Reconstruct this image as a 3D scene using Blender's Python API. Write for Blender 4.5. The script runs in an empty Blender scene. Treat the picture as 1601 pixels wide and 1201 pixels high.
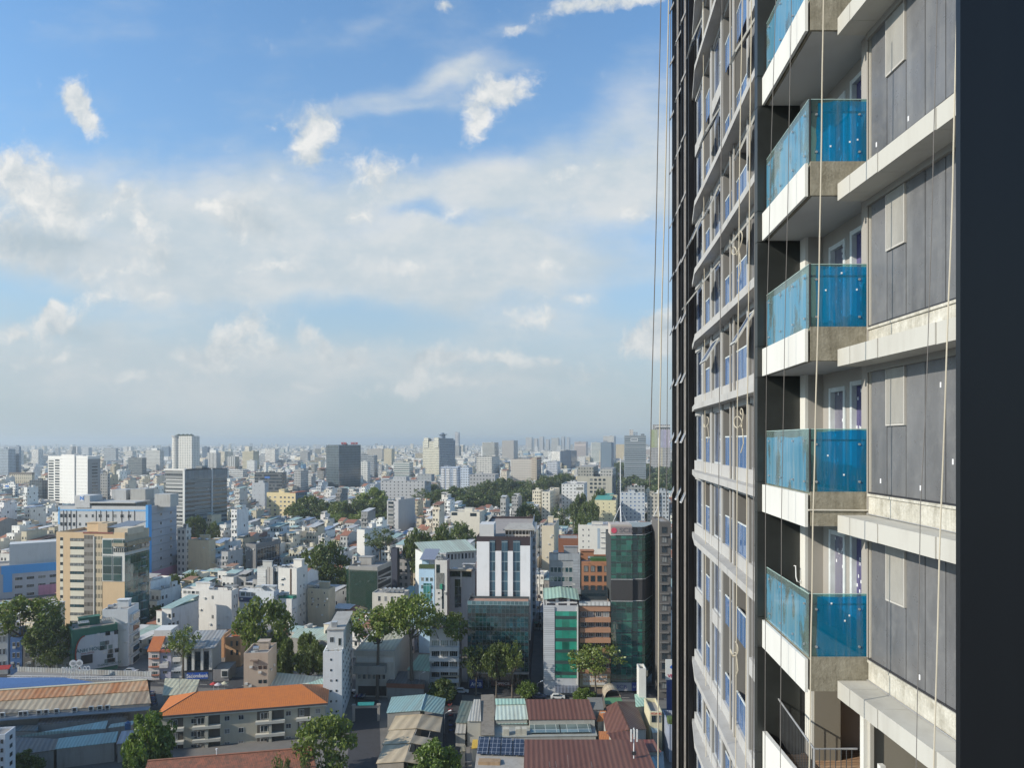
import bpy, math, random
import numpy as np
from mathutils import Vector, Matrix, noise as mnoise
R = math.radians
scene = bpy.context.scene
COL = scene.collection
# ------------------------------------------------------------------ camera
F, CX, HY, EYE = 1110.0, 800.5, 691.0, 75.0      # photograph's focal length, centre, horizon (px) and eye height (m)
cd = bpy.data.cameras.new("camera"); cam = bpy.data.objects.new("camera", cd); COL.objects.link(cam)
cam.location = (0, 0, EYE); cam.rotation_euler = (R(90), 0, 0)
cd.sensor_width = 36; cd.lens = 36 * F / 1601.0; cd.shift_y = (HY - 600.5) / 1601.0
cd.clip_start = 0.1; cd.clip_end = 60000
scene.camera = cam
# ------------------------------------------------------------------ sun, exposure
SUN = Vector((-0.83, -0.33, 0.46)).normalized()
sl = bpy.data.lights.new("sun", 'SUN'); so = bpy.data.objects.new("sun", sl); COL.objects.link(so)
sl.energy = 4.9; sl.angle = R(0.5); sl.color = (1.0, 0.93, 0.81)
so.rotation_euler = SUN.to_track_quat('Z', 'Y').to_euler(); so.location = (-200, -80, 200)
scene.view_settings.view_transform = 'Standard'; scene.view_settings.look = 'None'
scene.view_settings.exposure = 0.0; scene.view_settings.gamma = 1.0
# ------------------------------------------------------------------ world: Nishita sky with clouds in it
world = bpy.data.worlds.new("World"); scene.world = world; world.use_nodes = True
wt = world.node_tree; wt.nodes.clear()
def wn(t, **kw):
    n = wt.nodes.new(t)
    for k, v in kw.items(): setattr(n, k, v)
    return n
def wl(a, b): wt.links.new(a, b)
def wmath(op, a, b=None, c=None, clamp=False):
    n = wn('ShaderNodeMath', operation=op, use_clamp=clamp)
    for i, v in enumerate((a, b, c)):
        if v is None: continue
        if isinstance(v, (int, float)): n.inputs[i].default_value = v
        else: wl(v, n.inputs[i])
    return n.outputs[0]
def wvm(op, a, b):
    n = wn('ShaderNodeVectorMath', operation=op)
    for i, v in enumerate((a, b)):
        if isinstance(v, tuple): n.inputs[i].default_value = v
        else: wl(v, n.inputs[i])
    return n.outputs['Value'] if op in ('DOT_PRODUCT', 'LENGTH') else n.outputs[0]
def wsmooth(v, lo, hi):
    n = wn('ShaderNodeMapRange', interpolation_type='SMOOTHSTEP')
    wl(v, n.inputs['Value']); n.inputs['From Min'].default_value = lo; n.inputs['From Max'].default_value = hi
    return n.outputs['Result']
def wmix(f, a, b):
    n = wn('ShaderNodeMix', data_type='RGBA')
    if isinstance(f, float): n.inputs['Factor'].default_value = f
    else: wl(f, n.inputs['Factor'])
    for k, v in ((6, a), (7, b)):
        if isinstance(v, tuple): n.inputs[k].default_value = v + (1,)
        else: wl(v, n.inputs[k])
    return n.outputs[2]
sky = wn('ShaderNodeTexSky', sky_type='NISHITA')
sky.sun_disc = False; sky.sun_elevation = math.asin(SUN.z); sky.sun_rotation = math.atan2(SUN.x, SUN.y) % (2 * math.pi)
sky.air_density = 1.0; sky.dust_density = 0.6; sky.ozone_density = 2.6
tc = wn('ShaderNodeTexCoord'); sp = wn('ShaderNodeSeparateXYZ'); wl(tc.outputs['Generated'], sp.inputs[0])
yy = wmath('MAXIMUM', wmath('ABSOLUTE', sp.outputs[1]), 0.25)
cu = wmath('DIVIDE', sp.outputs[0], yy); cv = wmath('DIVIDE', sp.outputs[2], yy)
cmb = wn('ShaderNodeCombineXYZ'); wl(cu, cmb.inputs[0]); wl(cv, cmb.inputs[1]); P = cmb.outputs[0]
def wnoise(vec, scale, detail, rough=0.55, off=(0, 0, 0), stretch=(1, 1, 1)):
    m = wn('ShaderNodeMapping'); wl(vec, m.inputs[0]); m.inputs['Location'].default_value = off; m.inputs['Scale'].default_value = stretch
    n = wn('ShaderNodeTexNoise'); wl(m.outputs[0], n.inputs['Vector'])
    n.inputs['Scale'].default_value = scale; n.inputs['Detail'].default_value = detail; n.inputs['Roughness'].default_value = rough
    return n
def warp(vec, scale, amp, detail=4, off=(3, 1, 0)):
    n = wnoise(vec, scale, detail, 0.6, off)
    return wvm('ADD', vec, wvm('MULTIPLY', wvm('SUBTRACT', n.outputs['Color'], (.5, .5, .5)), (amp, amp, 0)))
def blobs(vec, lst):
    acc = None; sv = wn('ShaderNodeSeparateXYZ'); wl(vec, sv.inputs[0])
    for (x, y, rx, ry, rot, w) in lst:
        cb_ = wn('ShaderNodeCombineXYZ'); wl(sv.outputs[0], cb_.inputs[0]); wl(sv.outputs[1], cb_.inputs[1])
        if acc is not None: wl(acc, cb_.inputs[2])      # only orders the evaluation; z is scaled away below
        m = wn('ShaderNodeMapping', vector_type='TEXTURE'); wl(cb_.outputs[0], m.inputs[0])
        m.inputs['Location'].default_value = ((x - CX) / F, (HY - y) / F, 0)
        m.inputs['Rotation'].default_value = (0, 0, R(rot)); m.inputs['Scale'].default_value = (rx / F, ry / F, 1e9)
        q = wvm('DOT_PRODUCT', m.outputs[0], m.outputs[0])
        e = wmath('EXPONENT', wmath('MULTIPLY', q, -1.1))
        acc = wmath('MULTIPLY', e, w) if acc is None else wmath('MULTIPLY_ADD', e, w, acc)
    return acc
VEIL = [(150, 340, 340, 115, -4, .85), (480, 335, 270, 80, -5, .75), (760, 300, 200, 45, 4, .5), (930, 300, 220, 80, 14, .85), (1030, 200, 90, 130, 0, .6),
        (300, 440, 340, 55, 0, .7), (620, 440, 270, 42, 0, .7), (850, 470, 220, 110, -10, .6), (900, 420, 200, 40, 0, .35),
        (650, 135, 150, 24, 9, .75), (700, 100, 62, 20, 14, .45), (640, 168, 120, 15, 3, .45),
        (790, 45, 80, 14, 10, .3), (575, 20, 50, 20, 20, .25), (120, 590, 430, 85, 0, .95), (520, 600, 380, 60, 0, .55), (760, 590, 240, 50, 0, .3),
        (735, 365, 110, 16, -12, -.55), (640, 350, 70, 16, 0, -.3), (1000, 478, 90, 22, 0, -.35), (560, 505, 120, 40, -10, -.4), (80, 470, 120, 30, 0, -.25), (240, 60, 300, 60, 0, .05)]
CUM = [(60, 560, 70, 14, 0, .5), (200, 590, 80, 12, 0, .45), (330, 575, 60, 14, 0, .6), (420, 545, 40, 16, 0, .6), (470, 600, 70, 12, 0, .5), (620, 610, 70, 12, 0, .5), (760, 600, 70, 12, 0, .5), (150, 470, 50, 16, 0, .5), (430, 420, 60, 14, 0, .42), (700, 330, 50, 16, 0, .42), (330, 320, 60, 16, 0, .45), (560, 340, 70, 14, 5, .42), (150, 430, 70, 16, 0, .45), (980, 330, 50, 20, 0, .5), (900, 270, 60, 12, 10, .45), (250, 465, 60, 12, 0, .42), (620, 420, 50, 12, 0, .45), (488, 200, 34, 32, 0, 1.0), (480, 240, 20, 22, 0, .7), (112, 150, 20, 34, 20, .95), (140, 190, 18, 30, 25, .8), (790, 140, 44, 26, 0, .9), (745, 185, 22, 36, -15, .85),
       (592, 270, 42, 30, 0, .75), (30, 265, 60, 34, -15, .8), (80, 320, 70, 30, -10, .75), (200, 298, 26, 22, 0, .65), (225, 345, 18, 22, 20, .6), (240, 395, 30, 40, 10, .6), (385, 338, 40, 28, -10, .75),
       (40, 380, 90, 34, 0, .7), (80, 505, 44, 22, -5, .8), (80, 485, 14, 18, 0, .6), (25, 525, 35, 12, 0, .6), (400, 500, 20, 26, 20, .85), (360, 525, 28, 26, 10, .8), (345, 548, 24, 18, 0, .6), (290, 555, 40, 10, 0, .5),
       (477, 522, 18, 17, 10, .8), (508, 548, 12, 20, 10, .8), (545, 565, 26, 14, 5, .7), (700, 560, 55, 14, 0, .7), (655, 585, 16, 34, 0, .75), (790, 560, 24, 20, 15, .8), (850, 570, 40, 14, 0, .55), (715, 590, 26, 18, 0, .5),
       (1000, 533, 34, 20, 12, .95), (1045, 520, 26, 44, 0, .9), (830, 500, 60, 30, 0, .5), (905, 465, 55, 14, -8, .4), (920, 590, 50, 20, 0, .45),
       (905, 8, 45, 15, 8, .9), (1000, 0, 40, 12, 8, .8), (697, 12, 22, 9, 0, .65), (800, 45, 30, 9, 15, .5), (730, 420, 40, 18, 0, .35), (860, 410, 60, 14, 5, .35)]
Pv = warp(warp(P, 3.0, .16, 3), 16, .03, 5, (7, 2, 0)); Pc = warp(warp(P, 9.0, .035, 3), 34, .022, 6, (5, 8, 0))
vb = blobs(Pv, VEIL); nst = wnoise(P, 5.0, 7, .6, (1, 4, 0), (1, 2.2, 1)).outputs['Fac']
veil = wmath('MULTIPLY', wsmooth(wmath('MULTIPLY_ADD', wmath('SUBTRACT', nst, .5), 1.35, vb), -.02, 1.1), .95)
cb = blobs(Pc, [(x, y, rx * (1.2 if w >= .7 else 1), ry * (1.2 if w >= .7 else 1), r, w) for x, y, rx, ry, r, w in CUM]); nc = wnoise(Pc, 26, 8, .62, (2, 9, 0)).outputs['Fac']; nc2 = wnoise(wvm('ADD', Pc, (-.010, .014, 0)), 26, 5, .6, (2, 9, 0)).outputs['Fac']
nd = wnoise(Pc, 11, 3, .5, (2, 9, 0)).outputs['Fac']; nd2 = wnoise(wvm('ADD', Pc, (-.014, .030, 0)), 11, 3, .5, (2, 9, 0)).outputs['Fac']
cum = wmath('MULTIPLY', wsmooth(wmath('MULTIPLY_ADD', wmath('SUBTRACT', nc, .5), 1.75, wmath('MULTIPLY_ADD', wmath('MINIMUM', vb, .95), .09, cb)), .20, .90), .95)
lit = wmath('ADD', wmath('MULTIPLY', wmath('SUBTRACT', nc, nc2), 1.6), wmath('MULTIPLY_ADD', wmath('SUBTRACT', nd, nd2), 1.5, .68), clamp=True)
dark = blobs(Pc, [(60, 385, 130, 30, -4, 1.0), (130, 520, 60, 14, 0, .6), (410, 350, 30, 22, -20, .7), (420, 600, 120, 18, 0, .3), (850, 590, 90, 14, 0, .5), (255, 405, 20, 36, 20, .4)])
lit = wmath('SUBTRACT', lit, wmath('MULTIPLY', dark, .5), clamp=True)
gain = wn('ShaderNodeVectorMath', operation='MULTIPLY'); wl(sky.outputs[0], gain.inputs[0]); gain.inputs[1].default_value = (1.12, 1.44, 1.56)
SKYK = 1 / .15                                          # cloud colours are divided by the background strength below
def K(c): return tuple(v * SKYK for v in c)
low = wmath('EXPONENT', wmath('MULTIPLY', wmath('POWER', wmath('MULTIPLY', wmath('MAXIMUM', cv, 0.0), 3.2), 1.5), -1.0))   # thick low air near the horizon
c0 = wmix(wmath('MULTIPLY', low, .93), gain.outputs[0], K((.40, .50, .56)))
c1 = wmix(veil, c0, wmix(wsmooth(wnoise(P, 8, 7, .62, (6, 2, 0), (1, 1.7, 1)).outputs['Fac'], .36, .66), K((.57, .655, .71)), K((.72, .755, .77))))
c2 = wmix(cum, c1, wmix(lit, K((.44, .53, .60)), K((.88, .88, .86))))
c2 = wmix(wmath('MULTIPLY', dark, .55, None, True), c2, K((.40, .51, .585)))      # grey shaded cloud bases
c3 = wmix(wmath('MULTIPLY', wmath('POWER', low, 3.0), .75), c2, K((.475, .55, .59)))
bg = wn('ShaderNodeBackground'); bg.inputs['Strength'].default_value = 0.15; 
away = wn('ShaderNodeMapRange', interpolation_type='SMOOTHSTEP'); wl(sp.outputs[1], away.inputs[0]); away.inputs[1].default_value = -.3; away.inputs[2].default_value = .55; away.inputs[3].default_value = .72; away.inputs[4].default_value = 1.0   # sky behind the camera dimmed to cut the fill light
fin = wn('ShaderNodeVectorMath', operation='SCALE'); wl(c3, fin.inputs[0]); wl(away.outputs[0], fin.inputs['Scale']); wl(fin.outputs[0], bg.inputs['Color'])
wo = wn('ShaderNodeOutputWorld'); wl(bg.outputs[0], wo.inputs['Surface'])
world.cycles.sampling_method = 'MANUAL'; world.cycles.sample_map_resolution = 512

# ================================================================== helpers
rng = random.Random(7)
def tag(o, label=None, cat=None, group=None, kind=None):
    if label: o['label'] = label
    if cat: o['category'] = cat
    if group: o['group'] = group
    if kind: o['kind'] = kind
    return o
def empty(name, loc, rz=0.0):
    o = bpy.data.objects.new(name, None); COL.objects.link(o); o.location = loc; o.rotation_euler = (0, 0, rz); o.empty_display_size = 0.5
    return o
def thing(name, label, cat, loc=(0, 0, 0), rz=0.0, group=None): return tag(empty(name, loc, rz), label, cat, group)
def Wp(px, py, d): return Vector(((px - CX) / F * d, d, EYE - (py - HY) / F * d))
def gd(py, z=0.0): return (EYE - z) * F / (py - HY)
def Wz(px, py, z): return Wp(px, py, gd(py, z))
class MB:
    def __init__(s): s.v = []; s.f = []; s.m = []; s.c = []; s.cc = (1, 1, 1, 1); s.rc = (.4, .4, .4, 1); s.r = []
    def face(s, pts, m=0):
        n = len(s.v); s.v.extend([tuple(p) for p in pts]); s.f.append(tuple(range(n, n + len(pts)))); s.m.append(m); s.c.append(s.cc); s.r.append(s.rc)
    def addf(s, idx, m=0): s.f.append(tuple(idx)); s.m.append(m); s.c.append(s.cc); s.r.append(s.rc)
    def hexa(s, b, t, m=0, mt=None, bottom=True):
        n = len(s.v); s.v.extend([tuple(p) for p in b] + [tuple(p) for p in t]); k = len(b)
        for i in range(k): s.addf((n + i, n + (i + 1) % k, n + k + (i + 1) % k, n + k + i), m)
        s.addf(range(n + k, n + 2 * k), m if mt is None else mt)
        if bottom: s.addf(tuple(range(n + k - 1, n - 1, -1)), m)
    def box(s, x0, x1, y0, y1, z0, z1, m=0, mt=None, bottom=True):
        s.hexa([(x0, y0, z0), (x1, y0, z0), (x1, y1, z0), (x0, y1, z0)], [(x0, y0, z1), (x1, y0, z1), (x1, y1, z1), (x0, y1, z1)], m, mt, bottom)
    def prism(s, poly, z0, z1, m=0, mt=None, bottom=True): s.hexa([(x, y, z0) for x, y in poly], [(x, y, z1) for x, y in poly], m, mt, bottom)
    def slab(s, top, t, m=0, mt=None): s.hexa([(p[0], p[1], p[2] - t) for p in top], top, m, mt)
    def tube(s, path, r, n=6, m=0, cap=True):
        path = [Vector(p) for p in path]; rings = []
        for i, p in enumerate(path):
            d = (path[min(i + 1, len(path) - 1)] - path[max(i - 1, 0)]).normalized()
            a = d.orthogonal().normalized() if i == 0 else (pa - d * pa.dot(d)).normalized()
            pa = a; b = d.cross(a); rr = r[i] if isinstance(r, (list, tuple)) else r
            base = len(s.v); rings.append(base)
            for k in range(n):
                t = 2 * math.pi * k / n; s.v.append(tuple(p + (a * math.cos(t) + b * math.sin(t)) * rr))
        for i in range(len(path) - 1):
            for k in range(n): s.addf((rings[i] + k, rings[i] + (k + 1) % n, rings[i + 1] + (k + 1) % n, rings[i + 1] + k), m)
        if cap:
            s.addf(tuple(rings[0] + k for k in range(n - 1, -1, -1)), m); s.addf(tuple(rings[-1] + k for k in range(n)), m)
    def cyl(s, x, y, z0, z1, r, n=12, m=0): s.tube([(x, y, z0), (x, y, z1)], r, n, m)
    def build(s, name, mats, parent=None, loc=None, rz=0.0, smooth=False, attrs=False):
        me = bpy.data.meshes.new(name); me.from_pydata(s.v, [], s.f); me.update()
        if not isinstance(mats, (list, tuple)): mats = [mats]
        for m in mats: me.materials.append(m)
        P = len(s.f)
        if P:
            me.polygons.foreach_set('material_index', np.array(s.m, dtype=np.int32))
            nl = len(me.loops); li = np.empty(nl, np.int32); me.loops.foreach_get('vertex_index', li)
            co = np.array(s.v, dtype=np.float64)[li]
            nr = np.empty(P * 3); me.polygons.foreach_get('normal', nr); nr = nr.reshape(P, 3)
            tot = np.empty(P, np.int32); me.polygons.foreach_get('loop_total', tot); st = np.empty(P, np.int32); me.polygons.foreach_get('loop_start', st)
            hl = np.hypot(nr[:, 0], nr[:, 1]); vert = hl > .5
            tx = np.where(vert, -nr[:, 1] / np.maximum(hl, 1e-6), 1.0); ty = np.where(vert, nr[:, 0] / np.maximum(hl, 1e-6), 0.0)
            rp = np.repeat(np.arange(P), tot)
            u = co[:, 0] * tx[rp] + co[:, 1] * ty[rp]; mn = np.minimum.reduceat(u, st); u = u - np.where(vert, mn, 0.0)[rp]
            v = np.where(vert[rp], co[:, 2], co[:, 1])
            uv = me.uv_layers.new(name='UVMap'); arr = np.empty(nl * 2, np.float32); arr[0::2] = u; arr[1::2] = v; uv.data.foreach_set('uv', arr)
            if attrs:
                for nm, src in (('wcol', s.c), ('rcol', s.r)):
                    at = me.attributes.new(nm, 'FLOAT_COLOR', 'CORNER'); at.data.foreach_set('color', np.repeat(np.array(src, np.float32), tot, axis=0).ravel())
            if smooth: me.polygons.foreach_set('use_smooth', np.ones(P, bool))
        o = bpy.data.objects.new(name, me); COL.objects.link(o)
        if parent is not None: o.parent = parent
        if loc is not None: o.location = loc
        if rz: o.rotation_euler = (0, 0, rz)
        return o
def boxpart(name, mat, parent, *b, smooth=False):
    m = MB(); m.box(*b); return m.build(name, mat, parent)
# ------------------------------------------------------------------ materials
MC = {}
class NT:
    def __init__(s, name):
        s.mat = bpy.data.materials.new(name); s.mat.use_nodes = True; s.t = s.mat.node_tree; s.t.nodes.clear()
        s.out = s.n('ShaderNodeOutputMaterial')
    def n(s, t, **kw):
        n = s.t.nodes.new(t)
        for k, v in kw.items(): setattr(n, k, v)
        return n
    def set(s, n, key, v):
        if v is None: return
        if hasattr(v, 'is_output'): s.t.links.new(v, n.inputs[key])
        elif isinstance(v, tuple) and len(v) == 3 and n.inputs[key].type == 'RGBA': n.inputs[key].default_value = v + (1,)
        else: n.inputs[key].default_value = v
    def math(s, op, a, b=None, c=None, clamp=False):
        n = s.n('ShaderNodeMath', operation=op, use_clamp=clamp)
        for i, v in enumerate((a, b, c)): s.set(n, i, v)
        return n.outputs[0]
    def mix(s, f, a, b, blend='MIX'):
        n = s.n('ShaderNodeMix', data_type='RGBA', blend_type=blend); s.set(n, 0, f); s.set(n, 6, a); s.set(n, 7, b); return n.outputs[2]
    def ramp(s, v, lo, hi, a=0.0, b=1.0):
        n = s.n('ShaderNodeMapRange'); s.set(n, 0, v); s.set(n, 1, lo); s.set(n, 2, hi); s.set(n, 3, a); s.set(n, 4, b); return n.outputs[0]
    def tex(s, out='Object'): return s.n('ShaderNodeTexCoord').outputs[out]
    def map(s, vec, scale=(1, 1, 1), loc=(0, 0, 0), rot=(0, 0, 0)):
        n = s.n('ShaderNodeMapping'); s.set(n, 0, vec); s.set(n, 'Scale', scale); s.set(n, 'Location', loc); s.set(n, 'Rotation', rot); return n.outputs[0]
    def noise(s, vec, scale, detail=4, rough=.55, out='Fac'):
        n = s.n('ShaderNodeTexNoise'); s.set(n, 'Vector', vec); s.set(n, 'Scale', scale); s.set(n, 'Detail', detail); s.set(n, 'Roughness', rough); return n.outputs[out]
    def bsdf(s, color, rough=.8, metal=0.0, ior=1.45, normal=None, spec=None, alpha=None):
        n = s.n('ShaderNodeBsdfPrincipled'); s.set(n, 'Base Color', color); s.set(n, 'Roughness', rough); s.set(n, 'Metallic', metal); s.set(n, 'IOR', ior); s.set(n, 'Normal', normal)
        if spec is not None: s.set(n, 'Specular IOR Level', spec)
        if alpha is not None: s.set(n, 'Alpha', alpha)
        return n.outputs[0]
    def bump(s, h, strength=.3, dist=.05):
        n = s.n('ShaderNodeBump'); s.set(n, 'Height', h); s.set(n, 'Strength', strength); s.set(n, 'Distance', dist); return n.outputs[0]
    def done(s, sh): s.t.links.new(sh, s.out.inputs['Surface']); return s.mat
    def stain(s, col, amt, vec=None):
        vec = vec if vec is not None else s.tex('Object')
        a = s.noise(s.map(vec, (1.1, 1.1, .12)), 1.0, 6, .65); b = s.noise(vec, .35, 5, .6)
        k = s.ramp(s.math('MULTIPLY_ADD', a, .6, s.math('MULTIPLY', b, .4)), .24, .52, 1 - amt, 1.0)
        w = s.n('ShaderNodeCombineColor'); s.set(w, 0, k); s.set(w, 1, s.math('POWER', k, 1.08)); s.set(w, 2, s.math('POWER', k, 1.18))
        return s.mix(1.0, col, w.outputs[0], 'MULTIPLY')
def cached(fn):
    def g(*a, **k):
        key = (fn.__name__, a, tuple(sorted(k.items())))
        if key not in MC: MC[key] = fn(*a, **k)
        return MC[key]
    return g
@cached
def wall(c, stain=.3, rough=.85, bump=.1):
    t = NT('wall'); v = t.tex('Object'); col = t.stain(c, stain, v)
    return t.done(t.bsdf(col, rough, normal=t.bump(t.noise(v, 9, 4), bump, .02)))
@cached
def paint(c, rough=.4, metal=0.0):
    t = NT('paint'); v = t.tex('Object'); k = t.ramp(t.noise(v, 2.5, 4), .3, .7, .82, 1.08)
    w = t.n('ShaderNodeCombineColor'); [t.set(w, i, k) for i in range(3)]
    return t.done(t.bsdf(t.mix(1.0, c, w.outputs[0], 'MULTIPLY'), rough, metal))
@cached
def glass(c=(.02, .035, .045), rough=.06, ior=1.9, curtain=.25):
    """window pane: dark room behind, here and there a curtain, reflecting the sky"""
    t = NT('window_glass'); oi = t.n('ShaderNodeObjectInfo').outputs['Random']; v = t.tex('Object')
    k = t.math('GREATER_THAN', oi, 1 - curtain); n = t.ramp(t.noise(t.map(v, (6, 6, .5)), 2.0, 3), .35, .65, .5, 1.2)
    cur = t.mix(t.math('MULTIPLY', k, .75), c, (.32, .32, .30)); w = t.n('ShaderNodeCombineColor'); [t.set(w, i, n) for i in range(3)]
    return t.done(t.bsdf(t.mix(1.0, cur, w.outputs[0], 'MULTIPLY'), rough, ior=ior))
@cached
def curtain_wall(c, frame=(.12, .13, .13), sx=1.5, sz=1.75, ww=.93, wh=.95, var=.6, ior=2.0, rough=.07, band=0.0, bandc=(.1, .1, .1), bz=3.5):
    """glazed wall: UV in metres, panes differ in tint and tilt a little"""
    t = NT('glass_wall'); s = t.n('ShaderNodeSeparateXYZ'); t.set(s, 0, t.tex('UV')); u, v = s.outputs[0], s.outputs[1]
    fu = t.math('FRACT', t.math('DIVIDE', u, sx)); fv = t.math('FRACT', t.math('DIVIDE', v, sz))
    ins = t.math('MULTIPLY', t.math('LESS_THAN', t.math('ABSOLUTE', t.math('SUBTRACT', fu, .5)), ww / 2), t.math('LESS_THAN', t.math('ABSOLUTE', t.math('SUBTRACT', fv, .5)), wh / 2))
    cc = t.n('ShaderNodeCombineXYZ'); t.set(cc, 0, t.math('FLOOR', t.math('DIVIDE', u, sx))); t.set(cc, 1, t.math('FLOOR', t.math('DIVIDE', v, sz)))
    wnz = t.n('ShaderNodeTexWhiteNoise', noise_dimensions='3D'); t.set(wnz, 'Vector', cc.outputs[0]); r = wnz.outputs['Value']
    big = t.noise(t.map(t.tex('UV'), (.25, .25, 1)), 1.0, 3)
    k = t.ramp(t.math('MULTIPLY_ADD', r, .5, t.math('MULTIPLY', big, .6)), .2, .85, 1 - var, 1 + var)
    w = t.n('ShaderNodeCombineColor'); [t.set(w, i, k) for i in range(3)]
    g = t.mix(1.0, c, w.outputs[0], 'MULTIPLY')
    if band > 0:
        bm = t.math('LESS_THAN', t.math('FRACT', t.math('DIVIDE', v, bz)), band); g = t.mix(bm, g, bandc)
    col = t.mix(ins, frame, g); nt = t.n('ShaderNodeVectorMath', operation='MULTIPLY_ADD'); t.set(nt, 0, wnz.outputs['Color']); nt.inputs[1].default_value = (.02, .02, .02)
    t.set(nt, 2, t.n('ShaderNodeNewGeometry').outputs['Normal']); nn = t.n('ShaderNodeVectorMath', operation='NORMALIZE'); t.set(nn, 0, nt.outputs[0])
    return t.done(t.bsdf(col, t.ramp(ins, 0, 1, .5, rough), ior=ior, normal=nn.outputs[0]))
def facade_nodes(t, col, roofc, gl, sx, sz, ww, wh, amount=None, stain=.28):
    s = t.n('ShaderNodeSeparateXYZ'); t.set(s, 0, t.tex('UV')); u, v = s.outputs[0], s.outputs[1]
    du = t.math('DIVIDE', u, sx); dv = t.math('DIVIDE', v, sz)
    ins = t.math('MULTIPLY', t.math('LESS_THAN', t.math('ABSOLUTE', t.math('SUBTRACT', t.math('FRACT', du), .5)), ww / 2), t.math('LESS_THAN', t.math('ABSOLUTE', t.math('SUBTRACT', t.math('FRACT', dv), .52)), wh / 2))
    g = t.n('ShaderNodeNewGeometry'); sn = t.n('ShaderNodeSeparateXYZ'); t.set(sn, 0, g.outputs['True Normal'])
    flat = t.math('GREATER_THAN', t.math('ABSOLUTE', sn.outputs[2]), .35)
    ins = t.math('MULTIPLY', ins, t.math('SUBTRACT', 1.0, flat))
    cc = t.n('ShaderNodeCombineXYZ'); t.set(cc, 0, t.math('FLOOR', du)); t.set(cc, 1, t.math('FLOOR', dv)); t.set(cc, 2, t.math('MULTIPLY', sn.outputs[0], 7.0))
    pos = t.n('ShaderNodeVectorMath', operation='MULTIPLY_ADD'); t.set(pos, 0, g.outputs['Position']); pos.inputs[1].default_value = (.02, .02, 0); t.set(pos, 2, cc.outputs[0])
    wnz = t.n('ShaderNodeTexWhiteNoise', noise_dimensions='3D'); t.set(wnz, 'Vector', cc.outputs[0]); r = wnz.outputs['Value']
    if amount is not None: ins = t.math('MULTIPLY', ins, t.math('LESS_THAN', r, amount))
    gk = t.ramp(r, 0, 1, .55, 1.6); w = t.n('ShaderNodeCombineColor'); [t.set(w, i, gk) for i in range(3)]
    pane = t.mix(t.math('MULTIPLY', t.math('GREATER_THAN', wnz.outputs['Color'], .8) if False else t.math('GREATER_THAN', t.math('FRACT', t.math('MULTIPLY', r, 7.13)), .78), .6), t.mix(1.0, gl, w.outputs[0], 'MULTIPLY'), (.25, .25, .24))
    v3 = g.outputs['Position']
    wc = t.stain(col, stain, v3)
    base = t.mix(flat, wc, t.stain(roofc, .45, t.map(v3, (1, 1, 6))))
    return t.bsdf(t.mix(ins, base, pane), t.ramp(ins, 0, 1, .85, .12), ior=1.55)
@cached
def facade(c, gl=(.03, .045, .055), sx=3.2, sz=3.3, ww=.5, wh=.45, roof=(.3, .29, .27), stain=.22):
    t = NT('facade'); return t.done(facade_nodes(t, c, roof, gl, sx, sz, ww, wh, None, stain))
def facade_attr(name, sx, sz, ww, wh):
    t = NT(name); a = t.n('ShaderNodeAttribute', attribute_name='wcol'); b = t.n('ShaderNodeAttribute', attribute_name='rcol')
    return t.done(facade_nodes(t, a.outputs['Color'], b.outputs['Color'], (.03, .04, .045), sx, sz, ww, wh, a.outputs['Alpha'], .35))
HOUSE = facade_attr('house_wall', 2.1, 3.2, .5, .46)
FARM = facade_attr('far_house_wall', 3.0, 3.3, .5, .45)
@cached
def corrugated(c, dirt=.35, pitch=.9, axis=0, dc=(.22, .17, .12), rough=.55):
    t = NT('corrugated_sheet'); v = t.tex('Object'); s = t.n('ShaderNodeSeparateXYZ'); t.set(s, 0, v)
    wv = t.math('SINE', t.math('MULTIPLY', s.outputs[axis], 2 * math.pi / pitch))
    sheet = t.n('ShaderNodeTexWhiteNoise', noise_dimensions='1D'); t.set(sheet, 'W', t.math('FLOOR', t.math('DIVIDE', s.outputs[axis], pitch * 2)))
    n1 = t.noise(t.map(v, (1.5, .35, 1) if axis == 0 else (.35, 1.5, 1)), .8, 6, .65)
    f = t.ramp(t.math('MULTIPLY_ADD', sheet.outputs['Value'], .34, n1), .46, .95, 0, dirt * 1.9)
    col = t.mix(f, c, dc); k = t.ramp(wv, -1, 1, .80, 1.06); w = t.n('ShaderNodeCombineColor'); [t.set(w, i, k) for i in range(3)]
    return t.done(t.bsdf(t.mix(1.0, col, w.outputs[0], 'MULTIPLY'), rough, normal=t.bump(wv, .5, .06)))
@cached
def tiles(c, c2, pitch=.35, patch=.5):
    t = NT('roof_tiles'); v = t.tex('Object'); s = t.n('ShaderNodeSeparateXYZ'); t.set(s, 0, v)
    row = t.math('SINE', t.math('MULTIPLY', s.outputs[1], 2 * math.pi / pitch)); cl = t.math('SINE', t.math('MULTIPLY', s.outputs[0], 2 * math.pi / pitch))
    vo = t.n('ShaderNodeTexVoronoi'); t.set(vo, 'Vector', v); t.set(vo, 'Scale', 1.9); n1 = t.noise(v, .5, 6, .7)
    f = t.ramp(t.math('MULTIPLY_ADD', vo.outputs['Color'], .45, n1), .45, .95, 0, patch)
    return t.done(t.bsdf(t.mix(f, c, c2), .85, normal=t.bump(t.math('ADD', row, cl), .4, .04)))
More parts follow.
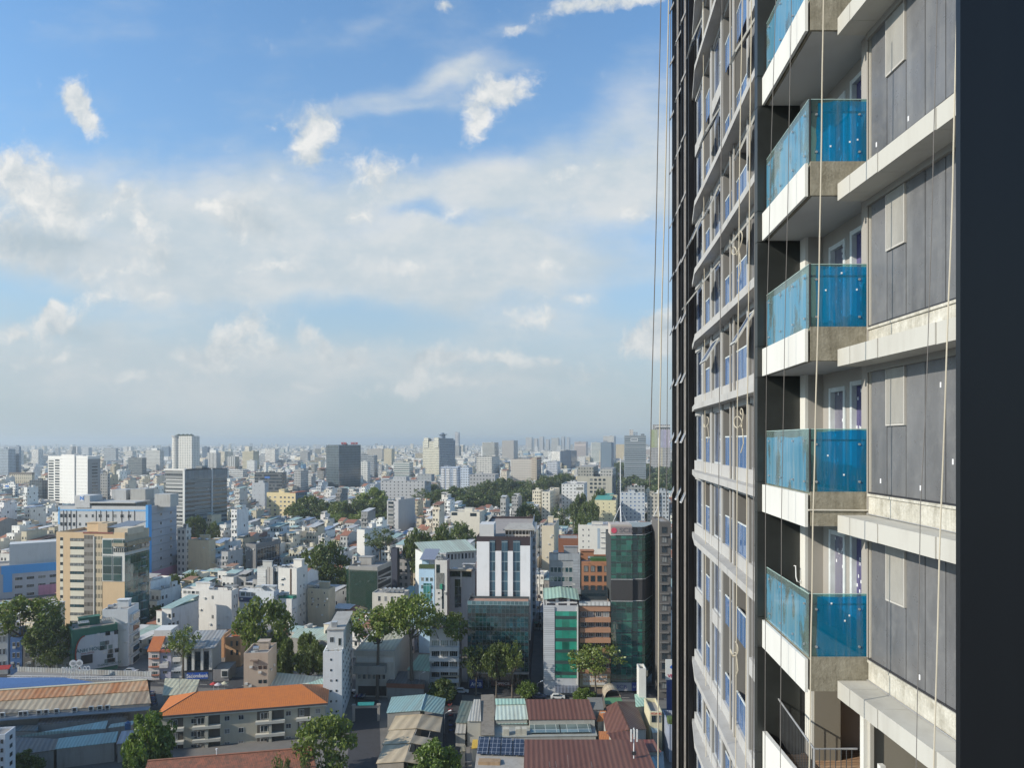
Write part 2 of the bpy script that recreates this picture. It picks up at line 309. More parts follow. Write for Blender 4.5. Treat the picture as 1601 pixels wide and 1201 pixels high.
@cached
def leaf(c):
    t = NT('leaves'); g = t.n('ShaderNodeNewGeometry'); oi = t.n('ShaderNodeObjectInfo').outputs['Random']
    n = t.noise(g.outputs['Position'], .55, 3); r = g.outputs['Random Per Island']
    k = t.ramp(t.math('MULTIPLY_ADD', r, .45, t.math('MULTIPLY_ADD', oi, .25, n)), .35, 1.05, .5, 1.55)
    w = t.n('ShaderNodeCombineColor'); [t.set(w, i, k) for i in range(3)]
    col = t.mix(1.0, c, w.outputs[0], 'MULTIPLY')
    d = t.n('ShaderNodeBsdfDiffuse'); t.set(d, 0, col); tr = t.n('ShaderNodeBsdfTranslucent'); t.set(tr, 0, t.mix(1.0, col, (1.3, 1.5, .6), 'MULTIPLY'))
    gl = t.n('ShaderNodeBsdfGlossy'); t.set(gl, 0, (1, 1, 1)); t.set(gl, 1, .45)
    m1 = t.n('ShaderNodeMixShader'); t.set(m1, 0, .25); t.t.links.new(d.outputs[0], m1.inputs[1]); t.t.links.new(tr.outputs[0], m1.inputs[2])
    m2 = t.n('ShaderNodeMixShader'); t.set(m2, 0, .03); t.t.links.new(m1.outputs[0], m2.inputs[1]); t.t.links.new(gl.outputs[0], m2.inputs[2])
    return t.done(m2.outputs[0])
@cached
def net(c, alpha=.8):
    t = NT('net'); v = t.tex('Object'); n = t.noise(v, .8, 5, .7)
    return t.done(t.bsdf(t.mix(n, tuple(x * .5 for x in c), tuple(x * 1.5 for x in c)), .9, alpha=t.ramp(n, .35, .6, alpha, alpha + .15)))
CONC = (.30, .285, .25); WHITE = (.74, .73, .69); GREY = (.36, .36, .36); ROOFG = (.30, .285, .265)
BARK = wall((.12, .10, .08), .4); METAL = paint((.45, .46, .47), .4, .6); DARKM = paint((.05, .05, .055), .45, .3); WMETAL = paint((.7, .7, .7), .4)
def text_obj(name, body, size, mat, parent, loc, rot, depth=.04, align='CENTER', bold=0.0, sx=1.0):
    c = bpy.data.curves.new(name, 'FONT'); c.body = body; c.size = size; c.extrude = depth; c.align_x = align; c.align_y = 'CENTER'; c.offset = bold
    o = bpy.data.objects.new(name, c); me = bpy.data.meshes.new_from_object(o); bpy.data.objects.remove(o)
    me.materials.clear(); me.materials.append(mat); m = bpy.data.objects.new(name, me); COL.objects.link(m); m.parent = parent; m.location = loc; m.rotation_euler = rot; m.scale = (sx, 1, 1)
    return m
# ================================================================== ground
GROUND = MB(); GROUND.face([(-18000, -1200, 0), (18000, -1200, 0), (18000, 21000, 0), (-18000, 21000, 0)]); HAZE_DENSITY = 1.4e-4
def ground_mat():
    t = NT('city_ground'); v = t.tex('Object'); n = t.noise(v, .02, 8, .65); n2 = t.noise(v, .35, 5)
    return t.done(t.bsdf(t.mix(t.ramp(t.math('MULTIPLY_ADD', n2, .3, n), .4, .85), (.10, .10, .095), (.23, .21, .19)), .9))
g = GROUND.build('ground', ground_mat()); tag(g, 'grey city ground between the buildings', 'ground', kind='structure')
ASPH = wall((.055, .055, .06), .35); PAVE = wall((.26, .25, .23), .35); LINEW = wall((.6, .6, .56), .3)

# ================================================================== the apartment tower on the right
TW = thing('apartment_tower', 'unfinished curved apartment tower with white ledges, blue glass balconies and black fins', 'apartment tower', (0, 0, 0))
def z_(k, z): return EYE + 3.3 * k + z
WHITEP = wall((.64, .63, .585), .16); RISER = wall((.42, .41, .39), .3); CLAD = paint((.030, .033, .031), .35); LEDGE = wall((.50, .485, .435), .3); 
def raw_concrete(c):
    t = NT('raw_concrete'); v = t.tex('Object'); n = t.noise(v, 3.2, 8, .72); st = t.noise(t.map(v, (5, 5, .5)), 1.4, 6, .7); sp_ = t.noise(v, 22, 5, .7)
    k = t.ramp(t.math('MULTIPLY_ADD', st, .5, t.math('MULTIPLY_ADD', n, .6, t.math('MULTIPLY', sp_, .25))), .45, .85, .45, 1.25); w = t.n('ShaderNodeCombineColor'); t.set(w, 0, k); t.set(w, 1, t.math('POWER', k, 1.04)); t.set(w, 2, t.math('POWER', k, 1.15))
    return t.done(t.bsdf(t.mix(1.0, c, w.outputs[0], 'MULTIPLY'), .92, normal=t.bump(t.math('ADD', n, sp_), .5, .03)))
RAWC = raw_concrete((.29, .265, .205)); RENDER_ = raw_concrete((.53, .505, .435))
WALLT = wall((.35, .33, .30), .18); SOFF = wall((.52, .52, .50), .15); FRAMEW = paint((.66, .70, .70), .35); FRAMEG = paint((.30, .30, .30), .4); STICK = paint((.85, .85, .85), .6)
def film_panel(c, name, rough=.32):
    t = NT(name); v = t.tex('Object'); n = t.noise(t.map(v, (2.2, 2.2, .7)), 1.0, 7, .7); n2 = t.noise(v, 3.5, 6, .7); oi = t.n('ShaderNodeObjectInfo').outputs['Random']
    k = t.ramp(t.math('MULTIPLY_ADD', oi, .25, n), .35, .85, 0, .6); col = t.mix(k, c, tuple(min(1, x * 1.75 + .03) for x in c)); col = t.mix(t.ramp(n2, .5, .78, 0, .4), col, (.27, .265, .25)); n3 = t.noise(t.map(v, (3.2, 3.2, .10)), 1.0, 4, .6); col = t.mix(t.ramp(n3, .55, .75, 0, .45), col, (.25, .25, .245))
    return t.done(t.bsdf(col, t.ramp(n2, .3, .7, rough * .7, rough * 1.5), normal=t.bump(n, .08, .03)))
PANEL = film_panel((.108, .108, .110), 'dusty_panel'); VENT = film_panel((.235, .225, .20), 'vent_panel', .5); DOORF = film_panel((.06, .052, .13), 'door_film', .3); WINF = film_panel((.12, .115, .155), 'window_film', .3)
def tint_glass(name, clear, film, solid, edge, axis=None, lo=0, hi=0, zt=9, k0=.14, k1=.52):
    """clear glass with a blue protective film whose edge is torn"""
    t = NT(name); v = t.tex('Object'); n = t.noise(t.map(v, (1.2, 1.2, .5)), 1.6, 6, .6); lg = t.noise(v, .9, 3)
    f = t.ramp(t.math('MULTIPLY_ADD', lg, .5, n), edge, edge + .10)
    if axis is not None:
        s = t.n('ShaderNodeSeparateXYZ'); t.set(s, 0, v); jit = t.math('MULTIPLY_ADD', lg, .12, t.math('MULTIPLY', n, .1)); a = t.math('SUBTRACT', s.outputs[axis], jit)
        zr = t.math('MULTIPLY', t.math('FRACT', t.math('DIVIDE', t.math('SUBTRACT', s.outputs[2], EYE - 1.0 - 33), 3.3)), 3.3)
        ins = t.math('MULTIPLY', t.math('MULTIPLY', t.math('GREATER_THAN', a, lo), t.math('LESS_THAN', a, hi)), t.math('LESS_THAN', t.math('ADD', zr, jit), zt)); f = t.math('MULTIPLY', f, ins)
    streak = t.noise(t.map(v, (5, 5, .35)), 1.3, 5, .7)
    col = t.mix(f, clear, film); tr = t.n('ShaderNodeBsdfTransparent'); t.set(tr, 0, col)
    df = t.n('ShaderNodeBsdfDiffuse'); t.set(df, 0, t.mix(t.ramp(streak, .45, .8, 0, .75), t.mix(f, (.30, .38, .35), solid), (.44, .48, .43)))
    gl = t.n('ShaderNodeBsdfGlossy'); t.set(gl, 0, (1, 1, 1)); t.set(gl, 1, .04)
    m1 = t.n('ShaderNodeMixShader'); t.set(m1, 0, t.ramp(t.math('MULTIPLY_ADD', streak, .35, t.math('MULTIPLY', f, .35)), .1, .6, k0, k1)); t.t.links.new(tr.outputs[0], m1.inputs[1]); t.t.links.new(df.outputs[0], m1.inputs[2])
    fr = t.n('ShaderNodeFresnel'); t.set(fr, 0, 1.5); m2 = t.n('ShaderNodeMixShader'); t.set(m2, 0, t.math('MULTIPLY', fr.outputs[0], .8)); t.t.links.new(m1.outputs[0], m2.inputs[1]); t.t.links.new(gl.outputs[0], m2.inputs[2])
    return t.done(m2.outputs[0])
GLF = tint_glass('balcony_glass', (.55, .75, .73), (.14, .48, .70), (.15, .42, .58), .62, 1, 14.25, 17.2, 1.22, .22, .60)
GLS = tint_glass('balcony_side_glass', (.45, .72, .74), (.01, .48, .78), (.0, .36, .60), .30, 0, 5.98, 6.99, 1.32, .10, .34)
GLB = tint_glass('blue_film_glass', (.3, .5, .7), (.08, .25, .55), (.14, .29, .58), .50)
def dark_pane():
    t = NT('dark_pane'); v = t.tex('Object'); n = t.noise(t.map(v, (1, 1, .4)), .8, 4)
    return t.done(t.bsdf(t.mix(t.ramp(n, .35, .65, 0, 1), (.012, .018, .032), (.085, .135, .25)), .16, ior=1.45, spec=.3))
PANE = dark_pane()
trng = random.Random(5)
# ---- wall with the dark panels, in front of which the ledges run
for z0, z1 in ((0, z_(-2, -1.06)), (z_(-2, 1.5), 110)): m = MB(); m.box(7.16, 7.9, 7.5, 14.55, z0, z1); m.build('facade_wall', WALLT, TW)
m = MB(); m.box(7.9, 12.5, 7.5, 24, z_(-2, 1.5), z_(-2, 1.62)); m.build('terrace_ceiling', SOFF, TW)
m = MB(); m.box(7.16, 12.5, 7.5, 14.15, z_(-2, -1.2), z_(-2, -1.06)); m.build('terrace_floor', RAWC, TW)
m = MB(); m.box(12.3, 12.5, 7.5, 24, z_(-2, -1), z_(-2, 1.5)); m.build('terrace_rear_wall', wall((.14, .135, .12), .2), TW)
pd = [14.03, 13.44, 12.79, 12.2, 11.62, 11.05, 10.5, 9.9, 9.3, 8.7, 8.1]
for k in range(-4, 4):
    if k == -2: continue
    m = MB(); m.box(7.08, 7.16, 7.5, 14.1, z_(k, -1.46), z_(k, -1.08)); m.box(7.05, 7.16, 7.5, 14.1, z_(k, -1.08), z_(k, -1.03)); m.build('spandrel', RENDER_, TW)
    m = MB()
    for y0, y1 in ((7.5, 9.2), (9.21, 10.9), (10.91, 12.6), (12.61, 13.62), (13.63, 14.13)): m.box(6.48 + (14.1 - y1) * .012, 7.16, y0, y1, z_(k, -1.8), z_(k, -1.46))
    m.build('ledge', LEDGE, TW)
    m = MB(); m.tube([(6.9, 7.5, z_(k, -1.44)), (6.98, 10, z_(k, -1.445)), (7.04, 12, z_(k, -1.44)), (7.05, 14.1, z_(k, -1.43))], .012, 5); m.build('cable', FRAMEG, TW)
    if k == -3: continue
    m = MB(); m.box(7.03, 7.16, 7.5, 14.1, z_(k, 1.38), z_(k, 1.5)); m.build('head_trim', wall((.30, .29, .265), .2), TW); m = MB(); m.box(7.075, 7.16, 7.5, 14.1, z_(k, -1.03), z_(k, -.995)); m.build('sill_groove', DARKM, TW)
    for i in range(len(pd) - 1):
        y1, y0 = pd[i] - .012, pd[i + 1] + .012; top = z_(k, .32) if i == 1 else z_(k, 1.38)
        m = MB(); m.box(7.1, 7.155, y0, y1, z_(k, -1.0), top)
        for _ in range(trng.choice((0, 0, 1, 1))):
            yy_, zz_ = trng.uniform(y0 + .08, y1 - .08), trng.choice((-.85, -.8, .9, trng.uniform(-.7, 1.1)))
            if z_(k, zz_) < top - .1: m.box(7.094, 7.1, yy_, yy_ + .035, z_(k, zz_), z_(k, zz_ + .09), 1)
        m.build('glazing_panel', [PANEL, STICK], TW)
    m = MB(); m.box(7.07, 7.15, pd[2] + .02, pd[1] - .02, z_(k, .34), z_(k, 1.37)); vs = m.build('vent_sash', VENT, TW)
    m = MB()
    for b in ((pd[2] + .004, pd[2] + .03), (pd[1] - .03, pd[1] - .004)): m.box(7.065, 7.15, b[0], b[1], z_(k, .30), z_(k, 1.375))
    m.box(7.062, 7.15, pd[2] + .03, pd[1] - .03, z_(k, .30), z_(k, .335)); m.build('frame', wall((.46, .44, .40), .2), vs)
m = MB(); m.box(7.115, 7.19, 14.1, 14.2, z_(-4, 0), z_(5, 0)); m.build('corner_trim', wall((.44, .42, .37), .15), TW)
m = MB(); m.tube([(7.09, 14.15, z_(-1, -1)), (7.09, 14.15, z_(5, 0))], .022, 8); m.build('drain_pipe', wall((.30, .28, .25), .2), TW)
# ---- dark clad fin and the balconies
m = MB()
for k in range(-7, 5):
    for z0, z1 in ((-1.72, -.98), (-.965, 1.565)):
        m.box(5.98, 7.02, 17.3, 17.5, z_(k, z0), z_(k, z1 + .0))
m.build('dark_cladding', CLAD, TW)
m = MB(); m.box(5.995, 7.3, 17.32, 17.52, 0, 110); m.build('cladding_backing', wall((.02, .02, .02)), TW)
m = MB(); m.box(7.02, 7.09, 17.0, 17.3, z_(-1, -1), z_(5, 0)); m.build('white_reveal', WHITEP, TW)
m = MB(); m.box(7.09, 7.45, 17.0, 17.35, z_(-1, -1), z_(5, 0)); m.build('column', WALLT, TW)
c1, c2 = Vector((5.90, 14.15, 0)), Vector((6.15, 17.28, 0)); e = (c2 - c1).normalized(); nn = Vector((-e.y, e.x, 0))
def along(mb, a, b, out, inn, z0, z1, mm=0):
    p, q = c1 + e * a, c1 + e * b; A, B, C, D = p + nn * out, q + nn * out, q - nn * inn, p - nn * inn
    mb.hexa([(D.x, D.y, z0), (C.x, C.y, z0), (B.x, B.y, z0), (A.x, A.y, z0)], [(D.x, D.y, z1), (C.x, C.y, z1), (B.x, B.y, z1), (A.x, A.y, z1)], mm)
LE = (c2 - c1).length
for k in range(-1, 4):
    m = MB(); m.prism([(5.95, 14.15), (7.45, 14.15), (7.45, 17.3), (6.2, 17.3)], z_(k, -1.68), z_(k, -1.0)); bal = m.build('balcony', RAWC, TW)
    m = MB(); along(m, -.0, LE, .06, .0, z_(k, -1.70), z_(k, -1.04)); m.build('fascia', WHITEP, bal)
    m = MB(); m.prism([(6.0, 14.2), (7.45, 14.2), (7.45, 17.3), (6.25, 17.3)], z_(k, -1.695), z_(k, -1.684)); m.build('soffit', SOFF, bal)
    if k == 0: m = MB(); m.tube([(5.9, 14.13, z_(k, -1.36)), (7.1, 14.13, z_(k, -1.37))], .018, 6); m.build('conduit', wall((.55, .52, .45)), bal)
    m = MB(); along(m, .05, LE - .06, -.03, .045, z_(k, -1.02), z_(k, .25)); fg = m.build('front_glass_panel', GLF, bal)
    m = MB(); along(m, .05, LE - .06, -.026, .05, z_(k, .25), z_(k, .262)); m.build('glass_edge', paint((.45, .60, .55), .2), fg)
    m = MB(); m.box(5.98, 7.12, 14.19, 14.205, z_(k, -1.0), z_(k, .25)); sg = m.build('side_glass_panel', GLS, bal)
    m = MB(); m.box(5.96, 7.12, 14.187, 14.208, z_(k, .25), z_(k, .262)); m.build('glass_edge', paint((.45, .60, .55), .2), sg)
    m = MB(); m.box(5.94, 5.97, 14.18, 14.22, z_(k, -1.0), z_(k, .26)); m.build('corner_post', DARKM, bal)
    m = MB(); m.tube([(6.0, 14.26, z_(k, .03)), (7.1, 14.26, z_(k, .03))], .022, 6); m.build('handrail', paint((.02, .12, .25)), bal)
    cl = []
    for xx in (6.08, 6.94):
        for zz in (-.80, -.05): m = MB(); m.tube([(xx, 14.17, z_(k, zz)), (xx, 14.22, z_(k, zz))], .024, 8); m.build('glass_clamp', METAL, bal)
    for _ in range(trng.randint(2, 4)):
        xx, zz = trng.uniform(6.15, 6.9), trng.uniform(-.85, .1); m = MB(); m.box(xx, xx + .03, 14.183, 14.189, z_(k, zz), z_(k, zz + .035)); m.build('sticker', STICK, sg)
    for a in (.25, 1.0, 1.9, 2.8):
        for zz in (-.82, .0): p = c1 + e * a + nn * -.02; m = MB(); m.box(p.x - .03, p.x, p.y - .018, p.y + .018, z_(k, zz), z_(k, zz + .038)); m.build('glass_clamp', METAL, bal)
    # recessed wall behind the balcony with a window and a door
    m = MB(); zb, zt = z_(k, -1.0), z_(k, 1.61)
    for y0, y1 in ((16.64, 17.02), (15.6, 15.84), (14.55, 14.98)): m.box(7.45, 7.7, y0, y1, zb, zt)
    m.box(7.45, 7.7, 15.84, 16.64, z_(k, 1.25), zt); m.box(7.45, 7.7, 14.98, 15.6, z_(k, 1.32), zt); m.build('balcony_wall', WALLT, TW)
    for nm, y0, y1, zt2, mat in (('balcony_window', 15.84, 16.64, 1.25, WINF), ('balcony_door', 14.98, 15.6, 1.32, DOORF)):
        m = MB(); m.box(7.53, 7.58, y0, y1, zb, z_(k, zt2))
        for _ in range(9):
            yy_, zz_ = trng.uniform(y0 + .1, y1 - .12), trng.uniform(-.8, zt2 - .15); m.box(7.521, 7.53, yy_, yy_ + .035, z_(k, zz_), z_(k, zz_ + .07), 1)
        w = m.build(nm, [mat, STICK], TW)
        m = MB()
        for a, b in ((y0, y0 + .09), (y1 - .09, y1)): m.box(7.42, 7.56, a, b, zb, z_(k, zt2))
        m.box(7.43, 7.56, y0 + .09, y1 - .09, z_(k, zt2 - .10), z_(k, zt2)); m.build('frame', FRAMEW, w)
    m = MB(); m.tube([(6.86, 17.26, z_(k, .28)), (6.87, 17.2, z_(k, .30)), (6.88, 17.2, z_(k, .02)), (6.9, 17.18, z_(k, -.08)), (6.98, 17.22, z_(k, -.12)), (7.0, 17.22, z_(k, -.06))], .014, 5)
    m.build('loose_wire', STICK, TW)
# ---- open terrace two floors below
K2 = -2; zf = z_(K2, -1.0)
m = MB(); m.box(7.05, 12.5, 13.9, 17.5, zf - .5, zf - .06); m.box(8.75, 12.5, 17.5, 24, zf - .5, zf - .06); m.box(6.2, 7.05, 14.15, 17.3, zf - .5, zf - .06); m.build('terrace_slab', RAWC, TW)
def deck_mat():
    t = NT('timber_deck'); v = t.tex('Object'); s = t.n('ShaderNodeSeparateXYZ'); t.set(s, 0, v)
    fy = t.math('FRACT', t.math('DIVIDE', s.outputs[1], .14)); w = t.n('ShaderNodeTexWhiteNoise', noise_dimensions='1D'); t.set(w, 'W', t.math('FLOOR', t.math('DIVIDE', s.outputs[1], .14)))
    c = t.mix(w.outputs['Value'], (.36, .22, .13), (.50, .34, .22)); c = t.mix(t.math('LESS_THAN', fy, .1), c, (.03, .02, .015)); return t.done(t.bsdf(c, .7))
DECK = deck_mat()
m = MB(); m.box(7.05, 12.5, 14.35, 17.5, zf - .06, zf); m.box(8.75, 12.5, 17.5, 19.6, zf - .06, zf); m.box(8.8, 12.5, 19.6, 24, zf - .06, zf + .35); m.box(6.25, 7.05, 14.2, 17.25, zf - .06, zf); m.build('timber_deck', DECK, TW)
for q in ((7.2, 7.82, 16.9, 17.3), (8.78, 9.44, 19.7, 20.1)): m = MB(); m.box(*q, zf, z_(K2, 1.61)); m.build('terrace_column', wall((.225, .205, .165), .25), TW)
m = MB(); m.box(7.14, 7.2, 16.93, 17.3, zf, z_(K2, 1.61)); m.build('column_edge', WHITEP, TW)
m = MB(); m.box(7.19, 12, 14.2, 14.34, z_(-4, 0), z_(K2, 1.5)); m.build('terrace_wall', wall((.25, .23, .19), .2), TW)
m = MB(); m.box(7.03, 7.19, 14.195, 14.34, z_(-4, 0), z_(K2, 1.5)); m.build('white_post', WHITEP, TW)
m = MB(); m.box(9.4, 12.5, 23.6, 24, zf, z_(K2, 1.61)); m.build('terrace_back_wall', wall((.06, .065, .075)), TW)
RAILM = paint((.10, .105, .11), .4, .3); RT = paint((.42, .42, .42), .4, .3)
m = MB(); ra, rb, rc = Vector((6.5, 17.3, zf + 1.32)), Vector((6.17, 14.5, zf + 1.32)), Vector((7.05, 14.5, zf + 1.32))
m.tube([ra, rb, rc], .022, 6, 1); m.tube([rb, rb - Vector((0, 0, 1.3))], .022, 6, 1); m.tube([ra - Vector((0, 0, 1.22)), rb - Vector((0, 0, 1.22)), rc - Vector((0, 0, 1.22))], .016, 5)
for a, b, n in ((ra, rb, 24), (rb, rc, 8)):
    for i in range(1, n):
        p = a.lerp(b, i / n); m.tube([p, p - Vector((0, 0, 1.22))], .009, 4)
m.build('terrace_railing', [RAILM, RT], TW)
m = MB(); ra, rb = Vector((7.1, 13.6, zf + 1.3)), Vector((7.0, 8.0, zf + 1.3)); m.tube([ra, rb], .022, 6, 1)
for i in range(40):
    p = ra.lerp(rb, i / 40); m.tube([p, p - Vector((0, 0, 1.25))], .009, 4)
m.box(7.06, 7.16, 13.6, 13.72, zf + 1.22, zf + 1.38, 2); m.build('near_railing', [RAILM, RT, WHITEP], TW)
m = MB(); m.hexa([(6.05, 14.2, zf - .7), (6.13, 14.2, zf - .7), (6.2, 17.28, zf - .7), (6.1, 17.28, zf - .7)], [(6.05, 14.2, zf + .55), (6.13, 14.2, zf + .55), (6.2, 17.28, zf + .55), (6.1, 17.28, zf + .55)]); m.build('terrace_parapet', WHITEP, TW)

# ---- curved front further away
XP = [(17.0, 7.55), (22, 8.05), (28, 8.72), (36, 9.5), (40, 9.86), (44, 10.22), (52, 12)]
def Xf(d):
    for (a, xa), (b, xb) in zip(XP, XP[1:]):
        if d <= b: return xa + (xb - xa) * (d - a) / (b - a)
    return XP[-1][1]
def dpx(px):
    lo, hi = 17.0, 52.0; u = (px - CX) / F
    for _ in range(40):
        md = (lo + hi) / 2
        if Xf(md) / md > u: lo = md
        else: hi = md
    return (lo + hi) / 2
def wb(mb, d0, d1, out, inn, z0, z1, mm=0, n=1, out2=None):
    out2 = out if out2 is None else out2
    for i in range(n):
        a, b = d0 + (d1 - d0) * i / n, d0 + (d1 - d0) * (i + 1) / n; oa, ob = out + (out2 - out) * i / n, out + (out2 - out) * (i + 1) / n
        p, q = Vector((Xf(a), a, 0)), Vector((Xf(b), b, 0)); t = (q - p).normalized(); nv = Vector((-t.y, t.x, 0))
        A, B, C, D = p + nv * oa, q + nv * ob, q - nv * inn, p - nv * inn
        mb.hexa([(D.x, D.y, z0), (C.x, C.y, z0), (B.x, B.y, z0), (A.x, A.y, z0)], [(D.x, D.y, z1), (C.x, C.y, z1), (B.x, B.y, z1), (A.x, A.y, z1)], mm)
def sash(d0, d1, z1, h, ang, parent, frame):
    """top-hung window leaf swung outwards"""
    p, q = Vector((Xf(d0), d0, z1)), Vector((Xf(d1), d1, z1)); t = (q - p).normalized(); nv = Vector((-t.y, t.x, 0))
    dn = Vector((0, 0, -math.cos(ang))) * h + nv * math.sin(ang) * h; th = (nv * math.cos(ang) + Vector((0, 0, math.sin(ang)))) * .06
    p, q = p + nv * .06, q + nv * .06; m = MB()
    def qd(a0, a1, b0, b1, mm, k=1.0):
        c = [p.lerp(q, a0) + dn * b0, p.lerp(q, a1) + dn * b0, p.lerp(q, a1) + dn * b1, p.lerp(q, a0) + dn * b1]; m.hexa([x - th * k for x in c], [x for x in c], mm)
    qd(0, 1, 0, .06, 0); qd(0, 1, .94, 1, 0); qd(0, .1, .06, .94, 0); qd(.9, 1, .06, .94, 0); qd(.1, .9, .06, .94, 1, .5)
    return m.build('open_sash', [frame, PANE], parent)
NEARPX = 1190
dW = {n: (dpx(b), dpx(a)) for n, a, b in (('W1', 1087.5, 1099.5), ('W2', 1114.5, 1128), ('W3', 1172.5, 1184), ('R1', 1101.5, 1110), ('R2', 1131.5, 1145), ('R3', 1149, 1169.5))}
d_end = dpx(1087); d0c = 17.55
for da, z0, z1 in ((d0c, 0, zf - .1), (24.1, zf - .1, z_(K2, 1.5)), (d0c, z_(K2, 1.5), 110)):
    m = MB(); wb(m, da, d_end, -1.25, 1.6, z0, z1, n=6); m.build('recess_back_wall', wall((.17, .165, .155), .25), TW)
for a, b in ((1099.5, 1101.5), (1110, 1114.5), (1128, 1131.5), (1145, 1149), (1169.5, 1172.5)):
    m = MB(); wb(m, dpx(b), dpx(a), .02, 1.25, 0, 110); m.build('pier', wall((.195, .19, .18), .3), TW)
for a, b in ((1100, 1101), (1113.2, 1114.3), (1129, 1130.4), (1148, 1148.9), (1170.4, 1171.9)):
    m = MB(); wb(m, dpx(b), dpx(a), .07, -.021, 0, 110); m.build('white_mullion', wall((.46, .455, .44), .2), TW)
m = MB(); wb(m, d0c, dW['W3'][0], .0, 1.25, 0, 110); m.build('pier', WALLT, TW)
PIPE = wall((.30, .285, .26), .3)
for px in (1146, 1152):
    m = MB(); d = dpx(px); m.tube([(Xf(d) - .1, d, EYE - 30), (Xf(d) - .1, d, EYE + 30)], .04, 6); m.build('drain_pipe', PIPE, TW)
for k in range(-8, 9):
    ledge = k not in (-2, 5)
    if ledge:
        m = MB(); wb(m, d0c, d_end, .04, 1.25, z_(k, -1.48), z_(k, -.97), n=8); m.build('spandrel', RISER, TW)
        m = MB(); wb(m, d0c, 34.5, .48, .0, z_(k, -1.72), z_(k, -1.46), n=9); wb(m, 34.5, d_end + .4, .48, .0, z_(k, -1.72), z_(k, -1.46), n=5, out2=.10); m.build('ledge', RISER, TW)
        m = MB(); wb(m, d0c, d_end, .0, 1.25, z_(k, -1.95), z_(k, -1.72), n=8); m.build('head_beam', wall((.40, .39, .37), .2), TW)
    else:
        for w in ('W1', 'W2', 'W3'):
            m = MB(); wb(m, *dW[w], .03, .4, z_(k, -1.6), z_(k, -1.0)); m.build('spandrel', RISER, TW)
    zb, zt = z_(k, -.97 if ledge else -1.0), z_(k, 1.36 if (k + 1) not in (-2, 5) else 1.72)
    for w in ('W1', 'W2', 'W3'):
        a, b = dW[w]; m = MB()
        wb(m, a + .04, b - .04, -.10, .16, zb + .05, zt - .05); gw = m.build('window', PANE if w != 'W3' else PANEL, TW)
        m = MB(); wb(m, a, a + .05, -.06, .2, zb, zt); wb(m, b - .05, b, -.06, .2, zb, zt); wb(m, a + .05, b - .05, -.06, .2, zb, zb + .07); wb(m, a + .05, b - .05, -.06, .2, zt - .06, zt)
        md = a + (b - a) * .45; wb(m, md - .025, md + .025, -.07, .18, zb + .07, zt - .06); zm = zb + 1.05; wb(m, a + .05, md - .025, -.07, .18, zm, zm + .05); m.build('frame', FRAMEG if w == 'W3' else paint((.48, .50, .51), .4), gw)
    for r in ('R1', 'R2', 'R3'):
        a, b = dW[r]; h = 1.15; a2 = a + (b - a) * (.25 if r == 'R1' else .06)
        m = MB(); wb(m, a2, b - .05, -.06, .085, zb, zb + h); gg = m.build('balustrade_glass', GLB, TW)
        m = MB(); wb(m, a2, b - .05, -.05, .095, zb + h, zb + h + .05); m.build('top_rail', FRAMEW, gg)
    for w, ks in (('W2', (1, 2, 3, 4, 6)), ('W1', (2, 3, 6)), ('W3', (1, 2, 3, 4, -4))):
        if k in ks:
            a, b = dW[w]; sash(a + (b - a) * .1, b - (b - a) * .12, z_(k, 1.2), 1.15 if w != 'W3' else 1.3, R(24 + 7 * (k % 3)), TW, wall((.5, .5, .47)))
# ---- black finned end of the curve
CLD = paint((.007, .008, .010), .45); CLF = paint((.008, .008, .009), .4)
m = MB(); wb(m, d_end, 44, .0, .6, 0, 110, n=8); m.build('black_glazed_wall', CLD, TW)
for d in (43.95, 43.1, 42.2, 41.2, 40.2, 39.3, 38.4, 37.6):
    m = MB(); wb(m, d - .06, d + .06, .30, .05, 0, 110); m.build('fin', CLF, TW)
for d in (41.7, 38.85):
    m = MB(); wb(m, d - .02, d + .02, .33, .0, 0, 110); m.build('steel_cover_strip', paint((.6, .55, .5), .3, .3), TW)
for k in range(-7, 9):
    if k > -2:
        for d in (43.4, 41.0, 39.0):
            sash(d - .2, d + .2, z_(k, 1.0), 1.15, R(24), TW, paint((.62, .62, .62), .4))
def near_paint():
    t = NT('dark_painted_metal'); v = t.tex('Object'); n = t.noise(t.map(v, (40, 40, 3)), 1.0, 4); return t.done(t.bsdf(t.mix(n, (.0035, .0045, .006), (.006, .0075, .0095)), .42, ior=1.55))
# ---- corner of the photographer's own wing, right beside the camera
m = MB(); m.box(.622, 1.4, .985, .995, EYE - 2.2, EYE + 2.2); m.build('near_wall_edge', near_paint(), TW)

# ---- ropes left hanging by the facade crew
ROPE = wall((.52, .47, .37), .35); ROPED = wall((.16, .15, .14), .3)
def rope(label, pts, d, r, mat, group=None):
    m = MB(); P_ = [Wp(x, y, d) for x, y in pts]; path = []
    for i in range(len(P_) - 1):
        for j in range(6): path.append(P_[i].lerp(P_[i + 1], j / 6) + Vector((math.sin(i * 6 + j) * r * .25, 0, 0)))
    path.append(P_[-1]); m.tube(path, r, 6); o = m.build('rope', mat); return tag(o, label, 'rope', group)
rope('thick cream rope hanging in front of the blue balcony glass', [(1288, -40), (1285, 170), (1281, 420), (1275, 660), (1271, 830), (1268, 1010), (1265, 1240)], 12.6, .012, ROPE)
rope('cream rope close to the dark wall edge at the right', [(1497, -40), (1490, 280), (1480, 560), (1469, 870), (1459, 1240)], 9.4, .010, ROPE)
rope('thin dark rope crossing the grey panels', [(1466, -40), (1458, 300), (1449, 600), (1439, 800), (1432, 1240)], 9.9, .0055, ROPED)
rope('thin dark rope over the white balcony fascias, nearer the clad fin', [(1214, -40), (1205, 260), (1199, 500), (1197, 760), (1196, 1240)], 15.0, .007, ROPED)
